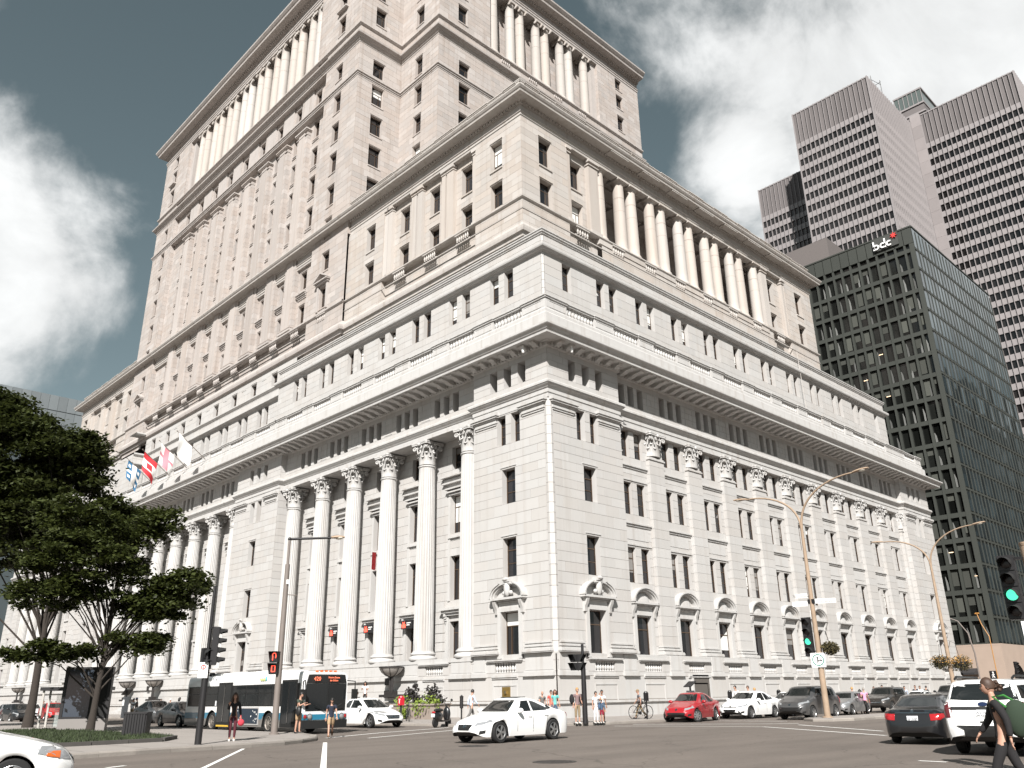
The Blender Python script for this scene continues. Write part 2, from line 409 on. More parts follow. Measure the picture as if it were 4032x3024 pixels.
# painted lines
g = MB()
def line(pts, w, z=.006):
    for (x0, y0), (x1, y1) in zip(pts, pts[1:]):
        d = Vector((x1 - x0, y1 - y0, 0)).normalized(); n = Vector((-d.y, d.x, 0)) * w / 2
        g.face([(x0 - n.x, y0 - n.y, z), (x1 - n.x, y1 - n.y, z), (x1 + n.x, y1 + n.y, z), (x0 + n.x, y0 + n.y, z)])
for pts, w in (([(6.79, -21.3), (4.65, -17.07), (2.6, -11.2)], .16), ([(8.6, -20.47), (6.06, -14.43), (4.4, -10.9)], .14), ([(10.03, -23.37), (20.4, -29.85), (30, -35.9)], .15),
               ([(11.05, -27.15), (17.6, -31.45), (22, -34.4)], .12), ([(15.75, -33.18), (15.4, -32.6)], .15),
               ([(8.9, -3.6), (14.3, -1.0), (16.4, .4)], .2), ([(9.6, -6.0), (12.3, -5.0), (16.9, -3.9), (25.05, -9.37)], .16), ([(17.2, -1.1), (23.5, -6.04)], .16),
               ([(30.45, -20.22), (31.1, -20.29)], .14), ([(9.9, 2.7), (14.1, 3.4)], .18)):
    line(pts, w)
tag(g.obj('road_marking', M_LINE), None, None, kind='structure')
M_IRON = mat('cast_iron', (.05, .045, .042), .7, metal=.3, bump=.3, bscale=60)
def manhole(x, y, r, label):
    t = thing('manhole_cover', label, 'manhole cover', (x, y, 0), group='manhole covers in the road')
    m = MB(); m.lathe([(r, .001), (r, .006), (r * .9, .008), (r * .9, .004)], 36, cap=False); m.obj('rim', M_IRON, t)
    m = MB(); m.lathe([(r * .89, .002), (r * .89, .007), (.001, .007)], 36, cap=False)
    for k in range(5):
        w = math.sqrt(max(.01, (r * .8) ** 2 - (k * .16 - .32) ** 2)); m.box(-w, w, k * .16 - .35, k * .16 - .29, .006, .012)
    m.obj('lid', M_IRON, t)
manhole(23.65, -25.3, .55, 'round iron manhole cover in the open asphalt, the nearer of the two')
manhole(16.75, -21.9, .5, 'round iron manhole cover in the shadow edge beside the white sedan')
m = MB()
m.box(0, .9, 0, .42, KZ - .11, KZ + .014)
for k in range(7): m.box(.06 + k * .12, .12 + k * .12, .05, .37, KZ + .014, KZ + .03)
o = m.obj('storm_drain', M_IRON, None, (7.35, -5.2, .004), 1.25); tag(o, 'dark iron storm drain in the kerb at the building corner', 'drain')

# ------------------------------------------------------------------ facade helpers
class Fac:
    def __init__(s, side, ox=0, oy=0): s.s = side; s.ox = ox; s.oy = oy; s.rot = 0 if side == 'L' else PI / 2
    def p(s, u, n, z): return (s.ox - u, s.oy - n, z) if s.s == 'L' else (s.ox + n, s.oy + u, z)
FL = Fac('L'); FR = Fac('R')
def fbox(mb, F, u0, u1, n0, n1, z0, z1, m=0, skip=''):
    a = F.p(u0, n0, z0); b = F.p(u1, n1, z1); mb.box(a[0], b[0], a[1], b[1], a[2], b[2], m)
def fquad(mb, F, u0, u1, z0, z1, n, m=0): mb.face([F.p(u0, n, z0), F.p(u1, n, z0), F.p(u1, n, z1), F.p(u0, n, z1)], m)
def sheet(mb, F, u0, u1, z0, z1, n, holes, m=0):
    us = sorted({u0, u1, *[c for h in holes for c in h[:2] if u0 < c < u1]}); zs = sorted({z0, z1, *[c for h in holes for c in h[2:4] if z0 < c < z1]})
    for a, b in zip(us, us[1:]):
        run0 = None
        for c, d in zip(zs, zs[1:]):
            if any(h[0] <= a + 1e-6 and h[1] >= b - 1e-6 and h[2] <= c + 1e-6 and h[3] >= d - 1e-6 for h in holes): continue
            fquad(mb, F, a, b, c, d, n, m)
def reveal(mb, F, h, n, depth, m=0):
    u0, u1, z0, z1 = h[:4]
    for a, b in (((u0, z0), (u0, z1)), ((u0, z1), (u1, z1)), ((u1, z1), (u1, z0)), ((u1, z0), (u0, z0))):
        mb.face([F.p(a[0], n, a[1]), F.p(b[0], n, b[1]), F.p(b[0], n - depth, b[1]), F.p(a[0], n - depth, a[1])], m)
def ashlar(mb, F, u0, u1, z0, z1, n, holes, ch=.72, bw=1.5, gap=.022, proud=.02, single=None, m=0):
    cuts = sorted({z0, z1, *[c for h in holes for c in h[2:4] if z0 < c < z1]})
    lines = []
    for a, b in zip(cuts, cuts[1:]):
        k = max(1, round((b - a) / ch)); lines += [a + (b - a) * i / k for i in range(k)]
    lines.append(z1)
    for ci, (a, b) in enumerate(zip(lines, lines[1:])):
        segs = [(u0, u1)]
        for h in holes:
            if h[2] < b - 1e-4 and h[3] > a + 1e-4:
                segs = [q for s_ in segs for q in ((s_[0], min(s_[1], h[0])), (max(s_[0], h[1]), s_[1])) if q[1] - q[0] > .02]
        for s0, s1 in segs:
            k = max(1, round((s1 - s0) / bw)); w = (s1 - s0) / k
            off = w / 2 if ci % 2 and k > 1 else 0
            ed = [s0] + [s0 + off + w * i for i in range(0 if off else 1, k)] + [s1]
            for p, q in zip(ed, ed[1:]):
                if q - p < .06: continue
                pr = proud + rng.uniform(-.005, .005)
                if single is not None:
                    ww = round(q - p - gap, 2); hh = round(b - a - gap, 2)
                    def mk():
                        t = MB(); t.box(-ww / 2, ww / 2, -proud, 0, -hh / 2, hh / 2, skip='k'); return t.mesh('stone', M_STONE)
                    c = F.p((p + q) / 2, n + pr - proud, (a + b) / 2)
                    link('stone', cached(('stone', ww, hh), mk), single, c, F.rot)
                    continue
                P = [F.p(p + gap / 2, n, a + gap / 2), F.p(q - gap / 2, n, a + gap / 2), F.p(q - gap / 2, n, b - gap / 2), F.p(p + gap / 2, n, b - gap / 2)]
                Q = [F.p(x, n + pr, z) for x, z in ((p + gap / 2, a + gap / 2), (q - gap / 2, a + gap / 2), (q - gap / 2, b - gap / 2), (p + gap / 2, b - gap / 2))]
                i = len(mb.v); mb.v += P + Q
                for f in ((4, 5, 6, 7), (0, 1, 5, 4), (1, 2, 6, 5), (2, 3, 7, 6), (3, 0, 4, 7)):
                    mb.f.append(tuple(i + x for x in f)); mb.m.append(m)
def run(mb, path, prof, m=0, closed=False):
    """moulding: profile (offset outward, z) swept along a plan path, outward on the right-hand side"""
    n = len(path); cols = []
    P = [Vector((p[0], p[1])) for p in path]
    for i in range(n):
        a = P[i - 1] if (i > 0 or closed) else None; b = P[(i + 1) % n] if (i < n - 1 or closed) else None
        ds = [(P[i] - a).normalized() if a is not None else None, (b - P[i]).normalized() if b is not None else None]
        ns = [Vector((d.y, -d.x)) for d in ds if d is not None]
        if len(ns) == 2:
            s_ = ns[0] + ns[1]; k = 1 + ns[0].dot(ns[1]); off = s_ / k if k > .05 else ns[0]
        else: off = ns[0]
        cols.append([(P[i].x + off.x * o, P[i].y + off.y * o, z) for o, z in prof])
    if closed: cols.append(cols[0])
    mb.grid(cols, m)
def moulding(n, z0, z1, lip, steps=3):
    """a stepped bed rising from n at z0 to n+lip at z1 with a weathered top"""
    out = [(n, z0)]
    for k in range(steps):
        o = n + lip * (k + 1) / (steps + 1); z = z0 + (z1 - z0) * .62 * k / steps
        out += [(o, z + .015), (o, z0 + (z1 - z0) * .62 * (k + 1) / steps)]
    out += [(n + lip, z0 + (z1 - z0) * .66), (n + lip, z1 - .04), (n + lip * .9, z1), (n, z1 + .08)]
    return out

# ------------------------------------------------------------------ the stone office building
B = thing('office_building', 'white granite office block with giant columns and stepped tower filling the street corner', 'building')
LX, RY = 139.0, 71.8
WINDOWS = []
def win_mesh(w, h, style):
    def mk():
        m = MB(); t = .06; d = .10
        m.box(-w / 2, -w / 2 + t, 0, d, 0, h); m.box(w / 2 - t, w / 2, 0, d, 0, h)
        m.box(-w / 2 + t, w / 2 - t, 0, d, 0, t * 1.2); m.box(-w / 2 + t, w / 2 - t, 0, d, h - t, h)
        if style != 'plain':
            zt = h * .70
            m.box(-w / 2 + t, w / 2 - t, .005, d, zt - .035, zt + .035)
            if style == 'three':
                for s in (-1, 1): m.box(s * w * .24 - .03, s * w * .24 + .03, .005, d, t * 1.2, zt - .035)
            elif style == 'two':
                m.box(-w / 2 + t, w / 2 - t, .015, d, h * .36 - .025, h * .36 + .025)
            elif style == 'tall':
                m.box(-w * .22 - .03, -w * .22 + .03, .005, d, t * 1.2, zt - .035)
        return m.mesh('window', M_BRONZE)
    return cached(('win', w, h, style), mk)
def pane_mesh(w, h):
    def mk():
        m = MB(); m.box(-w / 2 + .03, w / 2 - .03, .05, .07, .03, h - .03); return m.mesh('pane', M_GLASS)
    return cached(('pane', w, h), mk)
def window(F, u, z0, n, w, h, style='two', blind=.25, name='window', white=.7):
    w = round(w, 2); h = round(h, 2)
    o = link(name, win_mesh(w, h, style), B, F.p(u, n, z0), F.rot)
    p = link('pane', pane_mesh(w, h), o, (0, 0, 0))
    p.rotation_euler = (rng.uniform(-.012, .012), 0, rng.uniform(-.012, .012))
    if rng.random() < blind:
        fr = rng.choice((.3, .45, .6, .7, .72))
        def mk():
            m = MB(); m.box(-w / 2 + .06, w / 2 - .06, .035, .045, h * (1 - fr), h - .06); return m.mesh('blind', M_BLIND if wh else M_BLINDD)
        wh = rng.random() < white
        link('blind', cached(('blind', w, h, fr, wh), mk), o, (0, 0, 0))
    return o
def holes_of(*specs): return [tuple(s) for s in specs]
def wall_stage(F, name, u0, u1, z0, z1, n, wins, mats, ch=.72, bw=1.5, depth=.45, single=False, style='two', blind=.25, wname='window', sill=None, white=.7, extra=(), hood=None):
    """wall with openings: joint sheet + blocks + reveals + windows. wins: (u0,u1,z0,z1[,style])"""
    wins = [w for w in wins if w[1] > u0 and w[0] < u1]
    H = [w[:4] for w in wins]; HX = H + list(extra)
    a = MB(); sheet(a, F, u0, u1, z0, z1, n, HX)
    wall = a.obj(name, mats[2], B)
    b = MB()
    ashlar(b, F, u0, u1, z0, z1, n, HX, ch, bw, single=wall if single else None)
    for w in wins: reveal(b, F, w, n + .015, depth + .02)
    for w in wins:
        if sill: fbox(b, F, w[0] - .06, w[1] + .06, n - .05, n + sill, w[2] - .16, w[2] - .003)
        if hood: fbox(b, F, w[0] - .08, w[1] + .08, n - .02, n + hood, w[3] + .12, w[3] + .2)
    s = b.obj('stonework', mats[0], wall); s['kind'] = 'stuff'
    for w in wins:
        window(F, (w[0] + w[1]) / 2, w[2], n - depth, w[1] - w[0], w[3] - w[2], w[4] if len(w) > 4 else style, blind, wname, white)
    return wall
ST1 = (M_STONE, M_TRIM, M_MORT); ST2 = (M_STONE2, M_TRIM2, M_MORT2); ST3 = (M_STONE3, M_TRIM3, M_MORT2)
# ---- base: plan
REC = .62
def plan(rec, e=0.0):
    L = [(-LX, 0)]
    for a, b in ((130.8, 99.6), (90.0, 49.2), (39.4, 8.25)):
        L += [(-a, 0), (-a, rec), (-b, rec), (-b, 0)]
    L += [(0, 0)]
    L += [(0, 8.25), (-rec, 8.25), (-rec, 63.4), (0, 63.4), (0, RY)]
    return L
PAVS = [('L', 0, 8.25), ('L', 39.4, 49.2), ('L', 90.0, 99.6), ('L', 130.8, 139.0), ('R', 0, 8.25), ('R', 63.4, 71.8)]
BAY0, BS = 10.68, 5.53
RB = [BAY0 + BS * k for k in range(10)]
LBAY = [(8.25, 39.4, [9.71 + 5.55 * k for k in range(6)]), (49.2, 90.0, [50.35 + 5.47 * k for k in range(8)]), (99.6, 130.8, [LX - (9.71 + 5.55 * k) for k in range(6)])]
def Fof(s): return FL if s == 'L' else FR
def pav_wins(c):
    w = [(c - .7, c + .7, 9.5, 12.3), (c - .7, c + .7, 14.82, 17.45)]
    w += [(c - 1.27, c - .33, 19.38, 21.74), (c + .27, c + 1.21, 19.38, 21.74)]
    return w
for si, (s, a, b) in enumerate(PAVS):
    F = Fof(s); c = (a + b) / 2 + (.16 if a == 0 else (-.16 if b in (LX, RY) else 0)); near = a == 0
    ws = pav_wins(c) + [(c - .9, c + .9, 3.95, 7.08, 'tall')]
    wall_stage(F, 'wall', a + (.42 if near else 0), b - (.0 if near else .0), 4.2, 22.1, 0, ws, ST1, ch=.735, bw=1.62, single=near, blind=.12)
    fz = [(c - 1.98, c - 1.16, 23.9, 25.62), (c - .41, c + .41, 23.9, 25.62), (c + 1.16, c + 1.98, 23.9, 25.62)]
    wall_stage(F, 'frieze', a, b, 23.42, 26.05, 0, fz, ST1, ch=.65, bw=1.5, depth=.75, style='plain', blind=0, wname='frieze_window')
    # wide pilaster strips with caps and bases either side of the windows
    for p0, p1 in ((a + .45, a + 2.65), (b - 2.65, b - .35)):
        t = MB()
        for (o0, z0, z1) in ((.05, 21.15, 21.3), (.12, 21.3, 21.42), (.07, 21.42, 21.62), (.16, 21.62, 21.72), (.26, 21.72, 21.86), (.34, 21.86, 22.1)):
            fbox(t, F, p0 - o0, p1 + o0, -.05, o0 + .04, z0, z1)
        t.obj('pilaster_cap', M_TRIM, B); t = MB()
        for (o0, z0, z1) in ((.3, 4.21, 4.28), (.34, 4.28, 4.42), (.3, 4.42, 4.48), (.14, 4.48, 4.6), (.2, 4.6, 4.7), (.16, 4.7, 4.74), (.08, 4.74, 4.82), (.14, 4.82, 4.92)):
            fbox(t, F, p0 - o0 * .8, p1 + o0 * .8, -.05, o0 + .04, z0, z1)
        t.obj('pilaster_base', M_TRIM, B)
    for z in (12.3, 17.45):
        t = MB(); fbox(t, F, c - .85, c + .85, -.02, .07, z + .14, z + .22); t.obj('window_hood', M_TRIM, B)
    t = MB(); fbox(t, F, c - 2.0, c + 2.0, -.02, .06, 21.86, 22.1); t.obj('window_hood', M_TRIM, B)
# stepped corner of the two pavilions
t = MB()
for k in range(25):
    z0 = 4.2 + k * .716; z1 = z0 + .716
    for q in ([(-.42, -.005), (-.2, -.035), (.035, .2), (.005, .42), (-.35, .35)],):
        zz = (z0 + .011, z1 - .011)
        lo = [(x, y, zz[0]) for x, y in q]; hi = [(x, y, zz[1]) for x, y in q]
        m = MB(); m.grid([lo, hi], 0, closed=True); m.face(hi); m.face(lo[::-1])
        m.obj('corner_stone', M_STONE, B)
# returns at the pavilion edges
def jog(F, e, sgn, n0, n1, z0, z1, m, course=.735, base=None):
    """the narrow side wall where a front steps back from n1 to n0 at u = e; sgn +1: the recess lies at larger u"""
    t = MB(); z = z0
    while z < z1 - .05:
        q = min(z + course, z1); fbox(t, F, e - .3 if sgn > 0 else e - .02, e + .02 if sgn > 0 else e + .3, n0 - .05, n1 - .012, z + .01, q - .01); z = q
    o = t.obj('wall_return', m, B); o['kind'] = 'stuff'
for a, b, cols in LBAY:
    for e, sgn in ((a, 1), (b, -1)): jog(FL, e, sgn, -2.05, 0, 4.2, 22.08, M_STONE); jog(FL, e, sgn, -REC, 0, 23.42, 26.05, M_STONE)
for e, sgn in ((8.25, 1), (63.4, -1)): jog(FR, e, sgn, -.88, 0, 4.2, 22.08, M_STONE); jog(FR, e, sgn, -REC, 0, 23.42, 26.05, M_STONE)
NL = -2.05
for a, b, cols in LBAY:
    mids = [(p + q) / 2 for p, q in zip(cols, cols[1:])] if a < b else []
    cs = sorted(cols); mids = [(p + q) / 2 for p, q in zip(cs, cs[1:])]
    ws = []
    for c in mids: ws += [(c - .92, c + .92, 4.3, 7.1, 'tall'), (c - .92, c + .92, 8.75, 12.25, 'three'), (c - .92, c + .92, 14.1, 17.3, 'three'), (c - .85, c + .85, 19.5, 21.5)]
    wall_stage(FL, 'colonnade_wall', a - .1, b + .1, 4.2, 22.1, NL, ws, ST1, ch=.735, bw=1.5, depth=.4, blind=.1)
    for c in mids:
        t = MB()
        for z, w, o in ((7.95, 1.75, .55), (7.75, 1.6, .4), (7.55, 1.5, .25), (18.3, 1.9, .3), (18.85, 2.0, .4), (18.6, 1.85, .12), (13.7, 1.15, .18), (17.5, 1.25, .3), (17.75, 1.35, .42), (17.3, 1.1, .15)):
            fbox(t, FL, c - w, c + w, NL - .02, NL + o, z, z + (.2 if z < 8 else .14))
        for sg in (-1, 1):
            fbox(t, FL, c + sg * 1.13 - .16, c + sg * 1.13 + .16, NL - .02, NL + .14, 4.25, 7.45)
            for kk in range(4): fbox(t, FL, c + sg * 1.25 - .12, c + sg * 1.25 + .12, NL, NL + .36 - kk * .07, 7.5 - kk * .17, 7.53 - (kk - 1) * .17)
            for z in (4.9, 5.6, 6.3, 7.0): fbox(t, FL, c + sg * 2.1 - .6, c + sg * 2.1 + .6, NL - .01, NL + .06, z, z + .62)
            fbox(t, FL, c + sg * 1.06 - .13, c + sg * 1.06 + .13, NL - .02, NL + .1, 8.7, 17.2)
        t.obj('bay_moulding', M_TRIM, B)['kind'] = 'stuff'
    t = MB(); fbox(t, FL, a, b, NL - .1, -.1, 22.09, 22.4); t.obj('soffit', M_TRIM, B)
    t = MB(); fbox(t, FL, a, b, NL - .1, .12, 3.9, 4.2); t.obj('colonnade_floor', M_TRIM, B)
    for c in cs:
        t = MB(); fbox(t, FL, c - .3, c + .3, NL, -.2, 21.75, 22.1); t.obj('soffit_beam', M_TRIM, B)
# ---- giant columns
def flute(a, z): return 1 - .055 * max(0.0, math.cos(a * 24)) ** 1.0 if True else 1
def shaft_mesh():
    def mk():
        m = MB(); H = 15.05; rows = []
        for k in range(15):
            t = k / 14; r = .80 - .115 * t ** 1.6
            rows.append((r, H * t))
        m.lathe(rows, 120, fn=lambda a, z: 1 - (.065 * abs(math.sin(a * 12)) ** .8 if .25 < z < H - .22 else 0))
        m.lathe([(.70, H - .16), (.755, H - .12), (.755, H - .04), (.70, H)], 40)
        me = m.mesh('column', M_TRIM, smooth=30)
        return me
    return cached('shaft', mk)
def base_mesh():
    def mk():
        m = MB()
        m.lathe([(1.08, 0), (1.12, .06), (1.12, .2), (1.06, .27), (.96, .3), (.92, .36), (.95, .42), (1.0, .45), (1.0, .53), (.94, .58), (.87, .61), (.87, .66), (.82, .7)], 48)
        return m.mesh('column_base', M_TRIM, smooth=50)
    return cached('cbase', mk)
def spiral(m, c, ex, ey, r, turns=1.6, thick=.07):
    pts = []
    for k in range(18):
        t = k / 17; a = PI / 2 + t * turns * 2 * PI; rr = r * (1 - .82 * t)
        pts.append(c + ex * (rr * math.cos(a)) + ey * (rr * math.sin(a)))
    m.tube(pts, [thick * (1 - .5 * k / 17) for k in range(18)], 6)
def leaf(m, a, r0, z0, h, w, out):
    ca, sa = math.cos(a), math.sin(a)
    rows = []
    for k in range(7):
        t = k / 6
        rr = r0 + out * (t ** 3) + (.03 if t < .9 else 0); z = z0 + h * (t if t < .86 else .86 - (t - .86) * .9)
        ww = w * (1 - .25 * t) * (1 if t < .8 else (1 - t) * 3.2 + .36)
        row = []
        for j in (-1, -.5, 0, .5, 1):
            x = rr - abs(j) * .05; y = j * ww / 2
            row.append((x * ca - y * sa, x * sa + y * ca, z))
        rows.append(row)
    m.grid(rows); m.grid([[(p[0] * .965, p[1] * .965, p[2] - .01) for p in r] for r in rows], flip=True)
def capital_mesh(half=False):
    def mk():
        m = MB()
        m.lathe([(.66, 0), (.66, .9), (.72, 1.35), (.86, 1.72)], 32)
        for k in range(8): leaf(m, k * PI / 4 + PI / 8, .67, .02, .82, .52, .26)
        for k in range(8): leaf(m, k * PI / 4, .68, .02, 1.3, .5, .3)
        for k in range(4):
            a = PI / 4 + k * PI / 2
            d = Vector((math.cos(a), math.sin(a), 0)); up = Vector((0, 0, 1)); sd = Vector((-d.y, d.x, 0))
            for sg in (-1, 1):
                ex = (d + sd * sg * -.35).normalized()
                spiral(m, d * 1.12 + sd * sg * .10 + up * 1.5, ex, up, .2)
                m.tube([d * .78 + sd * sg * .32 + up * 1.0, d * .86 + sd * sg * .26 + up * 1.45, d * 1.08 + sd * sg * .12 + up * 1.68], [.06, .06, .08], 6)
        for k in range(4):
            a = k * PI / 2; d = Vector((math.cos(a), math.sin(a), 0)); sd = Vector((-d.y, d.x, 0)); up = Vector((0, 0, 1))
            for sg in (-1, 1): spiral(m, d * .86 + sd * sg * .17 + up * 1.52, sd * -sg, up, .14, 1.4, .05)
            m.ball(d * .98 + up * 1.78, .13, 8, 6, sc=(1, 1, 1.2))
            m.tube([d * .72 + up * .9, d * .8 + up * 1.3], .09, 6)
        # abacus with concave sides
        poly = []
        for k in range(4):
            a = PI / 4 + k * PI / 2; d = Vector((math.cos(a), math.sin(a))); s = Vector((-d.y, d.x))
            poly += [tuple(d * 1.36 - s * .1), tuple(d * 1.36 + s * .1)]
            a2 = a + PI / 4; e = Vector((math.cos(a2), math.sin(a2))); 
            poly.append(tuple(e * .9))
        m.prism(poly, 1.74, 1.86); m.prism([(x * 1.03, y * 1.03) for x, y in poly], 1.87, 1.98)
        return m.mesh('capital', M_TRIM, smooth=35)
    return cached('capital', mk)
def column(x, y):
    o = link('column', shaft_mesh(), B, (x, y, 4.9))
    link('column_base', base_mesh(), o, (0, 0, -.7)); link('capital', capital_mesh(), o, (0, 0, 15.1))
for a, b, cols in LBAY:
    if a > 95: cols = cols[:4]
    for u in cols: column(-u, .86)
# pilasters and bays of the right-hand street front
NW = -.88; NP = -.5
PIL = [RB[0] + BS / 2 + BS * k for k in range(9)]
ws = []
for c in RB:
    ws.append((c - .9, c + .9, 3.95, 7.0, 'tall'))
    for z0, z1 in ((9.5, 12.2), (14.8, 17.4), (19.5, 21.75)): ws += [(c - 1.42, c - .38, z0, z1), (c + .34, c + 1.38, z0, z1)]
wall_stage(FR, 'bay_wall', 8.25, 63.4, 4.2, 22.1, NW, ws, ST1, ch=.735, bw=1.4, depth=.26, blind=.22, white=.4)
for c in RB:
    t = MB()
    for z in (18.55, 13.85):
        fbox(t, FR, c - 1.75, c + 1.75, NW - .02, NW + .2, z + .16, z + .28); fbox(t, FR, c - 1.7, c + 1.7, NW - .02, NW + .1, z, z + .15)
    for z in (17.55, 12.36): fbox(t, FR, c - 1.7, c + 1.7, NW - .02, NW + .09, z, z + .12)
    for z in (12.75,): 
        fbox(t, FR, c - 1.35, c + 1.35, NW - .02, NW + .05, z + .05, z + .9)
    fbox(t, FR, c - 1.9, c + 1.9, NW, NP + .02, 21.85, 22.1)
    t.obj('bay_moulding', M_TRIM, B)['kind'] = 'stuff'
def pilaster(u, w=2.0):
    def mk():
        m = MB(); z = 0; n = 20; h = 15.0 / n
        for k in range(n):
            m.box(-w / 2 + .0, w / 2, -.06, .3, k * h + .01, (k + 1) * h - .01)
        m.box(-w / 2 + .02, w / 2 - .02, -.045, .3, 0, 15)
        m.box(-w / 2 - .08, w / 2 + .08, -.14, .2, 14.75, 14.87)
        return m.mesh('pilaster', M_STONE)
    o = link('pilaster', cached(('pil', w), mk), B, FR.p(u, NP - .05, 4.9), FR.rot)
    def mkb():
        m = MB()
        for (e, z0, z1) in ((.34, 0, .07), (.38, .07, .22), (.34, .22, .28), (.16, .28, .4), (.22, .4, .5), (.18, .5, .54), (.08, .54, .62), (.14, .62, .71)):
            m.box(-w / 2 - e * .7, w / 2 + e * .7, -.06 - e, .3, z0, z1)
        return m.mesh('pilaster_base', M_TRIM)
    link('pilaster_base', cached(('pilb', w), mkb), o, (0, 0, -.7))
    c = link('capital', capital_mesh(), o, (0, .3, 15.1)); c.scale = (1.12 * w / 2, .72, 1)
for u in PIL: pilaster(u)
pilaster(8.25 + .28, .55); pilaster(63.4 - .28, .55)
# ---- entablature
arch = MB()
run(arch, plan(REC), [(-.3, 22.08), (.0, 22.08), (.02, 22.42), (.08, 22.44), (.08, 22.78), (.16, 22.8), (.18, 22.88), (.32, 23.0), (.34, 23.08), (.4, 23.1), (.4, 23.26), (.34, 23.34), (.02, 23.44)])
arch.obj('architrave', M_TRIM, B)
# frieze of the bays
for F, a, b, cs in [(FR, 8.25, 63.4, RB)] + [(FL, x[0], x[1], [(p + q) / 2 for p, q in zip(sorted(x[2]), sorted(x[2])[1:])]) for x in LBAY]:
    fz = []
    for c in cs: fz += [(c - 1.62, c - .86, 23.9, 25.62), (c - .38, c + .38, 23.9, 25.62), (c + .86, c + 1.62, 23.9, 25.62)]
    wall_stage(F, 'frieze', a, b, 23.42, 26.05, -REC, fz, ST1, ch=.65, bw=1.3, depth=.7, style='plain', blind=0, wname='frieze_window')
    for p, q in zip(cs, cs[1:]):
        m_ = (p + q) / 2; t = MB()
        for (u0, u1, z0, z1) in ((m_ - .6, m_ + .6, 24.0, 24.06), (m_ - .6, m_ + .6, 25.5, 25.56), (m_ - .6, m_ - .54, 24.06, 25.5), (m_ + .54, m_ + .6, 24.06, 25.5)):
            fbox(t, F, u0, u1, -REC - .01, -REC + .05, z0, z1)
        t.obj('frieze_panel', M_TRIM, B)
cor = MB()
run(cor, plan(REC), [(-.3, 26.03), (.02, 26.03), (.05, 26.08), (.2, 26.12), (.2, 26.36), (.42, 26.38), (.45, 26.42), (.46, 26.44)])
run(cor, [(-LX, 0), (0, 0), (0, RY), (-LX, RY)], [(-1.2, 26.44), (1.36, 26.44), (1.4, 26.4), (1.46, 26.4), (1.48, 26.62), (1.56, 26.66), (1.62, 26.8), (1.76, 26.9), (1.8, 26.96), (1.8, 27.1), (1.7, 27.14), (.2, 27.24)], closed=True)
cor.obj('cornice', M_TRIM, B)
# dentils as one fine band, modillions one by one
den = MB()
def along(F, a, b, step):
    k = max(1, int((b - a) / step)); return [a + (b - a) * (i + .5) / k for i in range(k)]
for s, a, b in PAVS:
    for u in along(Fof(s), a + .1, b - .1, .33):
        if s == 'R' or u < 60: fbox(den, Fof(s), u - .1, u + .1, .15, .4, 26.1, 26.36)
for F, a, b in [(FR, 8.3, 63.3)] + [(FL, x[0], x[1]) for x in LBAY[:2]]:
    for u in along(F, a, b, .33): fbox(den, F, u - .1, u + .1, -REC + .15, -REC + .4, 26.1, 26.36)
den.obj('dentil_course', M_TRIM, B)['kind'] = 'stuff'
def mod_mesh(l):
    def mk():
        m = MB()
        m.extr([(.0, 0), (-l, 0), (-l, -.12), (-l * .9, -.2), (-l * .55, -.22), (-l * .3, -.36), (0, -.4)], 'x', -.24, .24)
        m.box(-.29, .29, -l - .04, 0, -.05, .0)
        return m.mesh('modillion', M_TRIM)
    return cached(('mod', l), mk)
nm = 0
def modillions(F, a, b, n0, l, step):
    global nm
    for u in along(F, a, b, step):
        link('modillion', mod_mesh(l), B, F.p(u, n0, 26.46), F.rot); nm += 1
for s, a, b in PAVS[:2] + PAVS[4:]: modillions(Fof(s), a + .1, b - .1, .42, .62, 1.12)
modillions(FR, 8.4, 63.2, -REC + .42, 1.4, 1.12)
modillions(FL, 8.4, 39.2, -REC + .42, 1.4, 1.12); modillions(FL, 49.4, 89.8, -REC + .42, 1.4, 1.12)
